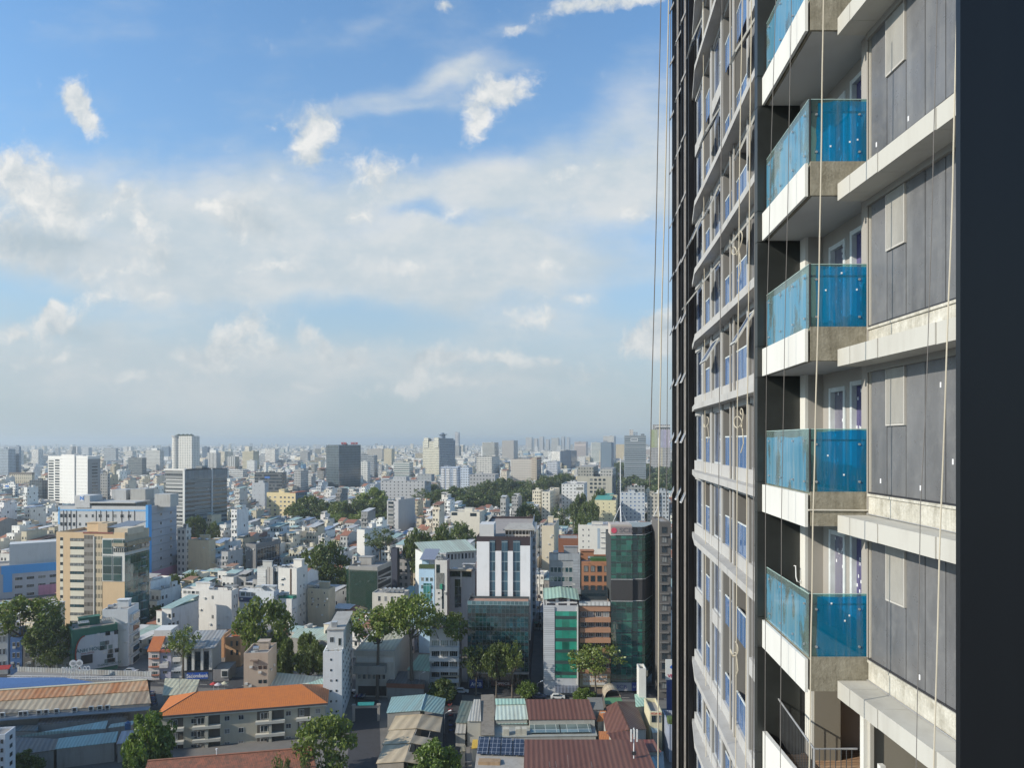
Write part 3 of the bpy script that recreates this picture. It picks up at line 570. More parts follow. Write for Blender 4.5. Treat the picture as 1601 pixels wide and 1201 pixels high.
rope('thin dark rope over the middle of the white balcony fascias', [(1238, -40), (1232, 300), (1227, 520), (1222, 800), (1220, 1240)], 14.6, .007, ROPED)
rope('pale rope in front of the leftmost windows of the curved front', [(1099, -40), (1101, 400), (1103, 800), (1104, 1240)], 33, .016, ROPE)
rope('dark rope in front of the second window column of the curved front', [(1129, -40), (1127, 400), (1124, 720), (1121, 1240)], 26.5, .014, ROPED)
rope('pale rope beside the drain pipes of the curved front', [(1161, -40), (1156, 300), (1153, 640), (1150, 1240)], 21.5, .014, ROPE)
rope('second pale rope just right of the drain pipes of the curved front', [(1175, -40), (1172, 300), (1168, 700), (1166, 1240)], 20.5, .015, ROPE)
rope('dark rope at the edge of the clad fin', [(1182, -40), (1180, 400), (1178, 900), (1176, 1240)], 19.5, .014, ROPED)
rope('dark stay rope against the sky, leftmost of those beside the tower', [(1034, -40), (1027, 300), (1018, 660), (1016, 760)], 44, .030, ROPED)
rope('pale rope against the sky that runs down past the glass bank', [(1046, -40), (1042, 200), (1034, 520), (1030, 760), (1029, 1240)], 43, .036, ROPE)
rope('thin dark rope against the sky right by the black fins', [(1049, -40), (1046, 300), (1043, 660), (1042, 800)], 46, .022, ROPED)
def coil(label, px, py, d, s, seed):
    q = random.Random(seed); m = MB(); c = Wp(px, py, d); path = []; ph = q.uniform(0, 6)
    for i in range(34):
        a = i * .40; rr = s * (.42 + .30 * math.sin(a * .37 + ph)); path.append(c + Vector((-.08 + math.cos(a * .5) * .05, math.cos(a + ph) * rr * 1.1 + math.sin(a * .21) * s * .4, math.sin(a + ph) * rr * .75 + math.cos(a * .3) * s * .35)))
    e = path[-1]; path += [e + Vector((.0, -.25 * s, -s * .5)), e + Vector((.02, -.3 * s, -s * 1.3)), e + Vector((.0, .1 * s, -s * 1.9))]
    m.tube(path, .017, 5); tag(m.build('rope_coil', ROPE), label, 'rope')
coil('tangle of pale rope tied up beside the window above eye level', 1158, 385, 22.6, .55, 1)
coil('tangle of pale rope tied up beside the blue film at eye level', 1163, 655, 22.2, .5, 2)
coil('small knot of pale rope by the leftmost recess at eye level', 1107, 665, 31, .4, 3)
coil('pale rope knot hanging low by the dark drain recess', 1152, 1022, 22.8, .4, 4)
# ================================================================== buildings
WIN = {}
def win_mesh(gm, fm, mull):
    key = (gm.name, fm.name, mull)
    if key not in WIN:
        m = MB(); f = .06 if mull < 3 else .02
        m.box(-.5, .5, -.03, .0, 0, 1, 0)
        for a, b in ((-.5, -.5 + f), (.5 - f, .5)): m.box(a, b, -.07, -.03, 0, 1, 1)
        m.box(-.5 + f, .5 - f, -.07, -.03, 0, .06, 1); m.box(-.5 + f, .5 - f, -.07, -.03, .94, 1, 1)
        for i in range(1, mull + 1):
            x = -.5 + i / (mull + 1); m.box(x - .018 if mull < 3 else x - .008, x + .018 if mull < 3 else x + .008, -.06, -.03, .06, .94, 1)
        o = m.build('window', [gm, fm]); WIN[key] = o.data; bpy.data.objects.remove(o)
    return WIN[key]
FOOT = []          # (x, y, radius) footprints kept free of infill houses
HERO = []          # (px0, px1, ytop, ybase, d, short name)
GL = glass(); GLT = glass((.02, .07, .08), .08, 1.9, .3); FW = paint((.62, .62, .6), .5); FD = paint((.07, .075, .08), .5)
TANK = paint((.55, .56, .57), .25, .7); ACM = paint((.60, .60, .57), .5)
class Bld:
    def __init__(s, label, x0, x1, yt, yb=None, d=None, a=0.0, x2=None, dep=14.0, name='building', cat='building', mat=None, group=None, short=None, par=.9, roofmat=None, body=True, clutter=0, seed=None, base_z=0.0):
        s.d = d if d else gd(yb); s.x0, s.x1, a = x0, x1, R(a); s.a = a; d = s.d
        u0, u1 = (x0 - CX) / F, (x1 - CX) / F; X0 = u0 * d; ca, sa = math.cos(a), math.sin(a)
        s.W = (u1 * d - X0) / (ca - u1 * sa); P1 = Vector((X0 + s.W * ca, d + s.W * sa, 0))
        if x2:
            u2 = (x2 - CX) / F; den = (-sa - u2 * ca); dep = (u2 * P1.y - P1.x) / den if abs(den) > 1e-4 else dep
            dep = min(max(dep, 4), 60)
        s.D = dep; s.H = EYE - (yt - HY) / F * d - base_z; s.P0 = Vector((X0, d, base_z)); mid = (s.P0 + P1) / 2; mid.z = base_z
        s.o = thing(name, label, cat, mid, a, group); s.r = random.Random(seed if seed is not None else int(x0 * 7 + yt * 13)); s.z0 = base_z
        c = s.o.location + Vector((-sa, ca, 0)) * dep / 2
        n = max(1, int(max(s.W, dep) / min(s.W, dep) + .5))
        for i in range(n):
            t = ((i + .5) / n - .5) * max(s.W, dep); v = Vector((ca, sa, 0)) * t if s.W >= dep else Vector((-sa, ca, 0)) * t
            FOOT.append((c.x + v.x, c.y + v.y, min(s.W, dep) * .62 + 2))
        HERO.append((x0, x2 or x1, yt, yb or HY + EYE * F / d, d, short))
        W2 = s.W / 2; s.W2 = W2
        if body:
            m = MB(); m.box(-W2, W2, 0, dep, 0, s.H - par, 0, 1, False)
            if par > 0:
                t = .25; z0, z1 = s.H - par, s.H
                m.box(-W2, W2, 0, t, z0, z1); m.box(-W2, W2, dep - t, dep, z0, z1); m.box(-W2, -W2 + t, t, dep - t, z0, z1); m.box(W2 - t, W2, t, dep - t, z0, z1)
            s.body = m.build('wall', [mat, roofmat or wall(ROOFG, .45)], s.o)
        if clutter: s.clutter(clutter)
    def lx(s, px):
        u = (px - CX) / F; ca, sa = math.cos(s.a), math.sin(s.a); return (u * s.d - s.P0.x) / (ca - u * sa) - s.W2
    def lz(s, py): return EYE - (py - HY) / F * s.d - s.z0
    def box(s, name, px0, px1, py0, py1, mat, out=.08, inn=.02, par=None):
        m = MB(); m.box(s.lx(px0), s.lx(px1), -out, inn, s.lz(py1), s.lz(py0)); return m.build(name, mat, par or s.o)
    def lbox(s, name, x0, x1, y0, y1, z0, z1, mat, par=None):
        m = MB(); m.box(x0, x1, y0, y1, z0, z1); return m.build(name, mat, par or s.o)
    def sbox(s, name, f0, f1, py0, py1, mat, out=.08, par=None):
        """box on the right-hand face, f = fraction of the depth"""
        m = MB(); m.box(s.W2 - .02, s.W2 + out, f0 * s.D, f1 * s.D, s.lz(py1), s.lz(py0)); return m.build(name, mat, par or s.o)
    def _win(s, mesh, loc, rz, w, h, name='window'):
        o = bpy.data.objects.new(name, mesh); COL.objects.link(o); o.parent = s.o; o.location = loc; o.rotation_euler = (0, 0, rz); o.scale = (w, 1, h); return o
    def grid(s, px0, px1, py0, py1, cols, rows, ww=.6, wh=.5, gm=None, fm=None, mull=1, face='f', skip=0.0, name='window'):
        me = win_mesh(gm or GL, fm or FW, mull); z1, z0 = s.lz(py0), s.lz(py1)
        if face == 'f': a, b = s.lx(px0), s.lx(px1)
        else: a, b = px0 * s.D, px1 * s.D
        cw, ch = (b - a) / cols, (z1 - z0) / rows
        for i in range(cols):
            for j in range(rows):
                if s.r.random() < skip: continue
                u = a + (i + .5) * cw; z = z0 + (j + .5 - wh / 2) * ch
                if face == 'f': s._win(me, (u, 0, z), 0, cw * ww, ch * wh, name)
                elif face == 'r': s._win(me, (s.W2, u, z), math.pi / 2, cw * ww, ch * wh, name)
                else: s._win(me, (-s.W2, u, z), -math.pi / 2, cw * ww, ch * wh, name)
    def clutter(s, n):
        W2, D, H = s.W2, s.D, s.H - .9; r = s.r
        w = min(s.W * .45, 6); x = r.uniform(-W2 + w / 2 + .4, W2 - w / 2 - .4); y = r.uniform(D * .45, D * .7); hh = r.uniform(2.4, 3.4); dd = min(D * .25, 5)
        m = MB(); m.box(x - w / 2, x + w / 2, y, y + dd, H, H + hh); m.box(x - w / 2 - .2, x + w / 2 + .2, y - .3, y + dd + .2, H + hh, H + hh + .15); m.build('stair_room', s.body.data.materials[0], s.o)
        for i in range(n * 2):
            z = r.uniform(.25, .95) * (s.H - 2)
            if s.d > 520: break
            if r.random() < .5: x = r.uniform(-W2 + .6, W2 - .6); s.lbox('air_conditioner', x - .42, x + .42, -.42, -.04, z, z + .6, ACM)
            else: y = r.uniform(.6, D - .6); s.lbox('air_conditioner', W2 + .04, W2 + .42, y - .42, y + .42, z, z + .6, ACM)
        for i in range(n - 1):
            x, y = r.uniform(-W2 + 1, W2 - 1), r.uniform(1, D * .42); k = r.random()
            if k < .4:
                m = MB(); m.tube([(x - .8, y, H + 1.3), (x + .8, y, H + 1.3)], .55, 10)
                for dx in (-.6, .6): m.box(x + dx - .04, x + dx + .04, y - .4, y + .4, H, H + .9)
                m.build('water_tank', TANK, s.o)
            elif k < .75: m = MB(); m.box(x - .5, x + .5, y - .25, y + .25, H + .1, H + .95); m.build('air_conditioner', ACM, s.o)
            else:
                m = MB(); w2 = min(1.6, s.W * .2); m.slab([(x - w2, y - 1, H + 2.2), (x + w2, y - 1, H + 2.2), (x + w2, y + 1, H + 2.6), (x - w2, y + 1, H + 2.6)], .06)
                for dx in (-w2, w2 - .08): m.box(x + dx, x + dx + .08, y - 1, y - .92, H, H + 2.15)
                m.build('tin_canopy', corrugated((.33, .36, .35), .4, .6), s.o)
    def sign(s, label, px0, px1, py0, py1, bg, txt=None, size=1.0, tc=(.8, .8, .8), out=.15, sx=1.0, cat='sign', tx=0.0, bold=.01):
        w = s.o.matrix_basis; x0, x1, z0, z1 = s.lx(px0), s.lx(px1), s.lz(py1), s.lz(py0); c = w @ Vector(((x0 + x1) / 2, -out - .02, (z0 + z1) / 2))
        t = thing('sign_board', label, cat, c, s.a); m = MB(); ww, hh = (x1 - x0) / 2, (z1 - z0) / 2; m.box(-ww, ww, 0, out, -hh, hh); m.build('panel', bg, t)
        if txt: text_obj('lettering', txt, size, paint(tc, .5), t, (tx, -.03, 0), (R(90), 0, 0), .02, 'CENTER', bold, sx)
        return t
def far(label, x0, x1, x2, yt, yb, a, col, sx=3.2, sz=3.4, ww=.5, wh=.45, gl=(.03, .045, .055), top=None, cat='building', name='building', d=None, glassy=None, group=None, dep=16, clut=2):
    mat = curtain_wall(glassy, (.10, .12, .13), 3.0, 3.6, .9, .9, .35, 1.8, .12) if glassy else facade(col, gl, sx, sz, ww, wh)
    b = Bld(label, x0, x1, yt, yb, d, a, x2, dep, name, cat, mat, group, clutter=clut)
    if top:
        for (p0, p1, q0, c) in top:
            m = MB(); m.box(b.lx(p0), b.lx(p1), b.D * .25, b.D * .75, b.H - 1, b.lz(q0)); m.build('roof_block', facade(c, sx=4, sz=4, ww=.3, wh=.2), b.o)
    return b
CREAM = (.60, .53, .40); WH = (.76, .76, .73); BUFF = (.48, .44, .36); LG = (.47, .48, .49); DG = (.16, .165, .17)
# ------------------------------------------------ far and middle towers (photo pixel columns, top, base)
far('lower grey blue slab block at the far left edge of the skyline', -8, 13, None, 702, 748, -14, (.36, .42, .48), 3, 3.2, .55, .5)
far('taller grey blue apartment block just right of the lower slab at the left edge', 14, 30, 33, 698, 747, -14, (.33, .39, .46), 3, 3.2, .55, .5)
b = far('buff office block with a dark flat roof band at the far left', 15, 50, 54, 739, 762, -14, (.5, .46, .36), 4, 6, .25, .7); b.lbox('roof_band', -b.W2 - .3, b.W2 + .3, -.3, b.D, b.H - 3, b.H + .2, wall((.16, .14, .12)))
b = far('small white block with blue window stripes at the far left', 5, 24, 29, 756, 785, -18, WH, 3, 3.4, .5, .5)
for j in range(5): b.box('window_band', 8, 14, 759 + j * 4.6, 761.6 + j * 4.6, paint((.05, .18, .5), .2))
far('dark glass office block with grey side left of the white tower', 46, 66, 75, 751, 788, -16, DG, glassy=(.03, .045, .06))
b = Bld('white tower with a striped window column and blank pinholed wall at left', 75, 137, 713, 795, None, -24, 157, 20, mat=facade((.74, .73, .69), sx=2.2, sz=3.6, ww=.22, wh=.18, stain=.15), par=1.0)
for j in range(17): b.box('window_band', 76, 84, 719.5 + j * 4.15, 722 + j * 4.15, GL); b.box('window_band', 86, 93, 718.5 + j * 4.15, 721 + j * 4.15, GL)
b.box('stair_shaft', 98, 118, 710.5, 795, facade((.76, .75, .71), sx=3, sz=3.6, ww=.12, wh=.12, stain=.12), out=1.2)
b.sbox('side_wall', .0, 1, 717, 795, wall((.30, .30, .30), .25), .02); b.grid(.3, .8, 722, 790, 1, 14, .9, .4, GL, FD, 3, 'r')  # right face's shade is put into this darker grey
far('narrow grey building beside the white pinholed tower', 157, 168, 172, 741, 790, -14, (.33, .33, .32))
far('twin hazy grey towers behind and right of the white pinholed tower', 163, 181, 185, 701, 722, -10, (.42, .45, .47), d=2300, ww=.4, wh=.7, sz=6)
b = far('dark grey office tower with pale side in the left middle distance', 200, 222, 229, 716, 748, -18, (.17, .19, .20), 2.6, 3.4, .8, .4)
b = far('pale apartment tower with white balconies in the left middle distance', 228, 250, 256, 704, 740, -18, (.58, .58, .55), 3, 3.3, .55, .55, top=[(234, 244, 701, WH)])
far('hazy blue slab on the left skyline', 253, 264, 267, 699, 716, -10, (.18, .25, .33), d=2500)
b = Bld('tall white hotel tower with round corner and planted roof on the left skyline', 270, 300, 682, None, 1450, -18, 312, 30, mat=facade((.66, .645, .59), sx=4.4, sz=3.4, ww=.36, wh=.5), clutter=3)
m = MB(); m.cyl(-b.W2 + 6, 4.5, 0, b.H - 2, 8.5, 20); m.build('round_corner', facade((.68, .66, .60), sx=2.2, sz=3.4, ww=.4, wh=.5), b.o)
m = MB(); m.cyl(-b.W2 + 6, 4.5, b.H - 2, b.H + 1.2, 9.6, 20); m.build('round_cap', wall((.45, .45, .44)), b.o)
m = MB(); [m.box(x - 1.4, x + 1.4, 4, 8, b.H, b.H + 2 + (i % 3)) for i, x in enumerate(np.arange(-b.W2 + 4, b.W2 - 2, 3.4))]; m.build('roof_planting', wall((.05, .07, .05)), b.o)
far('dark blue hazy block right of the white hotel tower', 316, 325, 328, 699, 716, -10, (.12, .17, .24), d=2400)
b = far('striped white tower with black vertical bands on the left skyline', 324, 338, 345, 708, 738, -16, (.62, .61, .58), 4.2, 60, .42, .96, top=[(326, 336, 704, WH)])
b = Bld('dark office tower with pale framed corner and glass side, biggest in the left middle', 258, 289, 735, 852, None, -20, 355, 40, mat=curtain_wall((.035, .045, .055), (.17, .18, .18), 1.6, 3.3, .94, .5, .3, 1.8, .1), roofmat=wall((.3, .3, .29)), par=1.4, clutter=3)
for j in range(17): b.box('sun_screen', 260, 287, 749 + j * 5.9, 751 + j * 5.9, wall((.50, .50, .48), .15), .5)
b.box('pale_corner_frame', 286.5, 289.5, 733, 850, wall((.60, .60, .58), .1), .5); b.box('top_beam', 257, 289, 733, 736, wall((.62, .61, .58), .1), .6)
b.sbox('crown_screen', .0, 1, 736, 751, curtain_wall((.11, .14, .16), (.3, .3, .3), 1.2, 8, .8, 1, .3), .5); b.sbox('pale_mullion', .60, .625, 734, 850, wall((.55, .56, .56), .1), .8)
for j in range(15): b.sbox('spandrel_strip', .22, .60, 756 + j * 6.1, 757.6 + j * 6.1, wall((.32, .33, .33), .1), .15)
# ------------------------------------------------ centre
far('cream slab block with brown side on the centre left skyline', 379, 396, 405, 706, 738, -16, (.55, .50, .36), 3, 3.3, .5, .5)
far('white apartment block in front of the cream slab on the centre left', 386, 398, 402, 720, 742, -16, WH, 3, 3.3, .4, .7)
far('pale striped pair of towers on the centre left skyline', 355, 368, 374, 714, 738, -14, (.60, .60, .58), 5, 60, .4, .95)
far('long white low block on the centre left', 353, 380, 386, 735, 752, -14, (.62, .62, .6), 3, 3.4, .8, .45)
b = far('square dark framed office block with blue sign panel', 398, 441, 448, 739, 782, -8, (.13, .135, .14), 2.5, 4.2, .96, .55)
b.box('blue_panel', 414, 422, 745, 748, paint((.08, .2, .55), .4), .3)
far('plain grey windowless block left of the dark framed office block', 394, 414, 420, 755, 800, -12, (.40, .42, .44), 6, 5, .1, .1)
far('narrow grey block with dark glass side right of the dark framed block', 460, 470, 482, 736, 776, -14, (.42, .42, .41), 2.4, 3.2, .5, .5)
b = Bld('dark glass office tower with red roof lettering in the centre', 510, 529, 696, 768, None, -30, 564, 30, mat=curtain_wall((.045, .065, .08), (.13, .16, .17), 3.0, 3.8, .92, .9, .3, 1.8, .1), roofmat=wall((.2, .2, .2)), clutter=2, short='the dark glass tower')
b.sbox('corner_bevel', .0, .06, 697, 768, curtain_wall((.06, .08, .1), (.2, .22, .23), 2, 3.8), .8)
for nm, f in (('roof_sign_a', .06), ('roof_sign_b', .52)):
    t = thing('roof_lettering', 'red letters on the roof of the dark glass tower, %s group' % ('left' if f < .3 else 'right'), 'sign', b.o.matrix_basis @ Vector((b.W2 + .2, b.D * (f + .18), b.H)), b.a + R(90))
    text_obj('letters', 'NOVA' if f < .3 else 'SAIGON', 4.6, paint((.45, .03, .03), .5), t, (0, 0, 2.2), (R(90), 0, 0), .3, 'CENTER', .12, .9)
far('white building immediately right of the dark glass tower', 563, 575, 579, 722, 760, -14, (.66, .66, .62), 3, 3.2, .5, .5)
far('grey blue building behind the white one right of the dark glass tower', 563, 585, 590, 712, 752, -12, (.35, .38, .41), 2.4, 3.4, .8, .5)
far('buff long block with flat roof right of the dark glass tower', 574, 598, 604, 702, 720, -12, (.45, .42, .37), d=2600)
far('tall cream block on the centre skyline', 600, 612, 617, 702, 730, -14, (.58, .51, .36), 3, 3.3, .4, .5)
b = far('white office block with bold dark window stripes in the centre', 615, 640, 646, 723, 752, -10, (.64, .63, .60), 60, 4.2, .97, .42, gl=(.03, .09, .08))
far('long stepped grey building in front of the striped white office', 595, 664, 674, 752, 787, -8, (.46, .46, .46), 5, 4.0, .3, .35, dep=20, top=[(612, 632, 746, LG), (650, 672, 742, (.35, .37, .38))])
b = Bld('cream and grey residential tower with stepped crown and roof platform in the centre', 661, 686.5, 690, 748, None, -28, 714, 30, mat=facade((.62, .59, .47), sx=2.9, sz=3.5, ww=.56, wh=.52), clutter=0, short='the cream tower with the roof platform')
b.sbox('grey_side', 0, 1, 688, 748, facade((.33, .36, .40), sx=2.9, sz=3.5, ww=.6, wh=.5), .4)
for f0, f1, y in ((663, 670, 685), (679, 686, 684.5)): b.box('corner_turret', f0, f1, y, 700, facade((.64, .62, .52), sx=3, sz=3.4), 1.0, 5)
b.lbox('crown', -b.W2 + 3, b.W2 + 0, 4, b.D - 6, b.H - 1, b.H + 6, facade((.36, .39, .42), sx=3, sz=3.5), None)
m = MB(); cx, cy = b.W2 - 4, b.D * .3; m.cyl(cx, cy, b.H + 6, b.H + 13, 6.5, 16); m.cyl(cx, cy, b.H + 13, b.H + 14.4, 10, 20); m.cyl(cx, cy, b.H + 14.4, b.H + 17, 4, 12); m.build('round_roof_platform', wall((.22, .28, .36)), b.o)
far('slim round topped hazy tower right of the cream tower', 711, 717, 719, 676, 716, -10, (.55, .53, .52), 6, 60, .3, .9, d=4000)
b = far('pale blue apartment block with white bays in the centre', 689, 716, 720, 730, 768, -12, (.42, .48, .58), 2.6, 3.6, .5, .5)
for p in (690, 698, 709): b.box('white_bay', p, p + 5, 733, 768, facade((.68, .68, .68), sx=2.6, sz=3.6), .8)
far('pale blue apartment block joined on the right with a dark panel', 720, 733, 739, 731, 772, -12, (.52, .58, .66), 2.6, 3.6, .45, .5)
far('low grey flat hospital wing beside the tree belt', 734, 774, 780, 742, 775, -8, (.40, .40, .40), 4.5, 5, .4, .35)
b = far('white block with black square windows behind the tree belt', 745, 769, 781, 714, 752, -14, (.62, .60, .55), 3.2, 4.0, .55, .5)
b = far('white block with wavy balcony stripes on the right centre skyline', 754, 773, 785, 692, 722, -14, (.62, .60, .52), 60, 3.6, .97, .5)
far('grey apartment slab right of the wavy balcony block', 785, 803, 823, 689, 722, -16, (.47, .44, .40), 2.8, 3.4, .5, .5)
b = Bld('wide buff building with shade painted right side and red roof in the right centre', 799, 839, 718, 757, None, -10, 855, 20, mat=facade((.58, .53, .46), sx=4.5, sz=4.2, ww=.5, wh=.28), clutter=2)
b.box('taller_bay', 831, 839, 715, 757, facade((.56, .47, .36), sx=2.8, sz=4), .6); b.sbox('shade_brown_side', 0, 1, 716, 757, facade((.16, .14, .13), sx=3, sz=4), .3)  # shade of the buff right side painted as dark brown
b.lbox('red_roof', -b.W2 + b.W * .75, b.W2 + .4, -.5, b.D, b.H - .1, b.H + 1.6, wall((.30, .09, .06)))
far('white striped building right of the wide buff one', 855, 871, 876, 722, 748, -12, (.60, .62, .66), 3, 3.6, .6, .5)
far('dark navy glass cube in the right centre', 877, 893, 902, 705, 737, -20, DG, glassy=(.02, .04, .08))
for i, (a0, b0, t, c) in enumerate(((822, 833, 684, (.58, .55, .5)), (834, 842, 686, (.6, .58, .54)), (843, 851, 683, (.58, .55, .52)), (853, 860, 687, (.55, .53, .5)), (862, 875, 685, (.55, .52, .45)), (877, 884, 683, (.5, .52, .53)), (886, 892, 684, (.52, .53, .53)))):
    far('pale apartment tower of the row on the right skyline', a0, b0 - 2, b0, t, None, -12, c, 4, 3.4, .45, .6, d=5000, name='apartment_block', group='row of pale towers on the right skyline', clut=1)
far('white and pink stepped apartment block on the right skyline', 898, 916, 921, 691, 708, -14, (.58, .50, .46), 4, 60, .4, .9, d=3000)
far('white slab with terraces on the right skyline', 943, 960, 966, 682, 700, -14, (.58, .57, .54), 3.4, 4, .6, .5, d=2300)
b = far('white building with green glass bands left of the cream gable block', 924, 939, 946, 692, 726, -16, (.66, .66, .64), 60, 3.9, .95, .5, gl=(.02, .06, .06))
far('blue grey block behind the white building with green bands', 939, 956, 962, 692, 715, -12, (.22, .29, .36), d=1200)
far('cream block with grey centre strip on the right', 937, 955, 962, 705, 727, -14, (.52, .47, .36), 8, 3.6, .3, .4)
b = far('cream building with square dark windows on the right', 962, 989, 998, 695, 722, -14, (.64, .53, .34), 3.4, 4.1, .5, .5, gl=(.04, .04, .04))
b = far('grey blue office slab with a white framed panel and roof tower on the right skyline', 976, 1010, 1013, 681, 722, -10, (.25, .29, .32), 60, 3.4, .96, .3, d=1150, top=[(984, 990, 672, (.5, .48, .45)), (990, 997, 676, (.3, .36, .42))])
m = MB(); [m.box(*q) for q in ((b.lx(986), b.lx(997), -.4, .02, b.lz(686), b.lz(685.3)), (b.lx(986), b.lx(997), -.4, .02, b.lz(690), b.lz(689.3)), (b.lx(986), b.lx(986.8), -.4, .02, b.lz(689.3), b.lz(686)), (b.lx(996.2), b.lx(997), -.4, .02, b.lz(689.3), b.lz(686)))]; m.build('white_frame', paint((.8, .8, .8)), b.o)
b = Bld('tall block with green to violet coloured facade panels at the tower edge', 1018, 1048, 672, None, 1500, -6, None, 20, mat=facade((.46, .44, .42), sx=3, sz=3.4), clutter=0)
pc = [(.36, .40, .18), (.40, .42, .26), (.42, .42, .38), (.38, .37, .46), (.40, .36, .48), (.46, .40, .46)]
for i in range(6): b.box('colour_panel', 1018 + i * 5, 1022.9 + i * 5, 672, 700, facade(pc[i], sx=3.6, sz=3.4, ww=.12, wh=.9, gl=(.5, .5, .5)), .4)
b.lbox('upper_block', -b.W2 + 4, b.W2, 4, 16, b.H - 1, b.H + 11, facade((.40, .38, .36), sx=4, sz=4), None); b.lbox('white_terrace', -b.W2 + 9, b.W2 + 1, 1, 16, b.H + 5.2, b.H + 7, wall(WH), None)
far('white house group with yellow trim under the coloured panel block', 1024, 1036, 1040, 700, 716, -10, (.62, .55, .40), d=1500)
b = Bld('grey office building with square windows and dark right side', 902, 957, 745, 800, None, -12, 975, 20, mat=facade((.42, .40, .33), sx=40, sz=40, ww=.01, wh=.01), clutter=3)
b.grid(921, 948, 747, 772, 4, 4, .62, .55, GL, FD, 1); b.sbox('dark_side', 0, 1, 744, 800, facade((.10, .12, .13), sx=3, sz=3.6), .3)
b.lbox('rear_block', -b.W2, -b.W2 + b.W * .45, 8, b.D + 6, b.H - 1, b.H + 10, facade((.33, .32, .28), sx=3, sz=3.4), None); b.lbox('rear_block', b.W2 - b.W * .35, b.W2, 8, b.D, b.H - 1, b.H + 8, facade((.42, .41, .38), sx=3, sz=3.4), None)
b = Bld('white stepped apartment block with dark roofline in front of the grey office', 878, 913, 757, 815, None, -10, 918, 14, mat=facade((.62, .62, .61), sx=3.6, sz=3.2, ww=.3, wh=.35), clutter=3)
b.box('loggia', 901, 912, 762, 766, GL, .05)
b = Bld('cream white slim apartment block left of the white stepped one', 847, 860, 769, 820, None, -12, 878, 14, mat=facade((.66, .61, .50), sx=3.4, sz=3.2, ww=.35, wh=.4), clutter=2)
b = Bld('yellow house block with a teal roof right of the tree clump', 930, 963, 782, 826, None, -10, 970, 12, mat=facade((.66, .60, .38), sx=5, sz=3.3, ww=.18, wh=.25), clutter=2)
m = MB(); m.slab([(-b.W2, 0, b.H + .3), (b.W2 * .6, 0, b.H + .3), (b.W2 * .6, b.D, b.H + 1.6), (-b.W2, b.D, b.H + 1.6)], .15); m.build('teal_roof', corrugated((.06, .36, .28), .2), b.o)
b = Bld('pale grey blue stepped building with blue windows right of the yellow block', 970, 1008, 770, 824, None, -10, 1016, 14, mat=facade((.47, .50, .52), sx=3.6, sz=3.4, ww=.34, wh=.36, gl=(.03, .09, .22)), clutter=3)
b.lbox('upper_storey', -b.W2 + b.W * .3, b.W2, 4, b.D, b.H - 1, b.H + 6, facade((.50, .51, .49), sx=3, sz=3.4), None)
far('grey green flats behind the roof antennas at the right', 1012, 1030, 1034, 772, 824, -10, (.45, .42, .35), 3, 3.4, .4, .5)
far('blue grey crowded flats at the tower edge on the right', 1030, 1046, None, 768, 824, -8, (.40, .43, .45), 3, 3.4, .5, .5)
b = Bld('yellow hotel with red roof edge and shade painted right side in the centre left', 417, 462, 770, 816, None, -16, 480, 16, mat=wall((.68, .56, .32), .15), clutter=3)
b.grid(418, 434, 774, 814, 2, 6, .45, .4, GL, FW, 1); b.grid(436, 461, 774, 814, 4, 6, .5, .4, GL, FW, 1); b.sbox('shade_tint_side', 0, 1, 770, 816, facade((.16, .22, .27), sx=3, sz=3.4, ww=.6), .2); b.lbox('red_edge', b.W2 - 6, b.W2 + .4, -.3, b.D, b.H, b.H + .5, wall((.33, .10, .06)), None)  # yellow wall's shaded side, its shade painted as a dark blue tint
b = Bld('grey building with a column of balconies left of the big park trees', 605, 622, 783, 838, None, -26, 648, 18, mat=wall((.42, .42, .42), .2), clutter=3)
b.sbox('plain_side', 0, 1, 781, 838, wall((.43, .43, .43), .15), .5)
for j in range(8): b.box('balcony', 606.5, 616, 788 + j * 6.2, 791 + j * 6.2, wall((.30, .30, .29)), .6); b.box('loggia', 607, 615.5, 784.5 + j * 6.2, 788 + j * 6.2, GL, .06)
# ------------------------------------------------ left: hospital, cream tower, blue block
BLUE = wall((.10, .36, .72), .1); HOSP = wall((.53, .53, .52), .2)
b = Bld('long grey hospital with pale blue roof line and blue corner strip', 91, 232, 791, 915, None, -4, 276, 22, mat=HOSP, clutter=0, par=1.2, short='the grey hospital')
b.box('blue_band', 91, 228, 796.5, 799, paint((.22, .45, .72), .5), .12); b.box('corner_strip', 228, 232, 789, 897, BLUE, .15); b.sbox('corner_strip', 0, .10, 789, 897, BLUE, .15); b.box('left_strip', 91, 93.5, 793, 820, paint((.25, .5, .8), .5), .12)
for p in (99, 104, 110.5, 119, 150, 157, 166, 176, 190, 201, 210): b.box('rain_pipe', p, p + .9, 798, 905, DARKM, .14)
b.grid(93, 119, 800, 905, 4, 8, .55, .42, GL, FD, 1); b.grid(120, 150, 800, 905, 3, 8, .35, .4, GL, FW, 1); b.grid(151, 208, 800, 905, 5, 8, .5, .42, GL, FW, 1)
b.sbox('shaded_side', .10, 1, 793, 897, wall((.36, .38, .42), .15), .02)  # shade on this face is mixed into its grey blue colour
b.grid(.25, .97, 800, 912, 2, 8, .2, .35, GL, FW, 1, 'r')
for j in range(8): b.sbox('side_ledge', .10, 1, 804 + j * 12.5, 804.8 + j * 12.5, wall((.30, .31, .34)), .3)
b.sbox('pink_base', .0, 1, 895, 915, wall((.50, .26, .36), .15), .2); b.lbox('sign_tower', b.lx(118), b.lx(141), -.4, 10, b.H - 1, b.lz(775), HOSP, None)
b.lbox('roof_terrace', b.lx(141), b.lx(209), 2, 12, b.H - 1, b.lz(787), wall((.22, .22, .21)), None); b.lbox('terrace_roof', b.lx(140), b.lx(212), -.5, 13, b.lz(786.5), b.lz(784.5), wall((.5, .5, .48)), None)
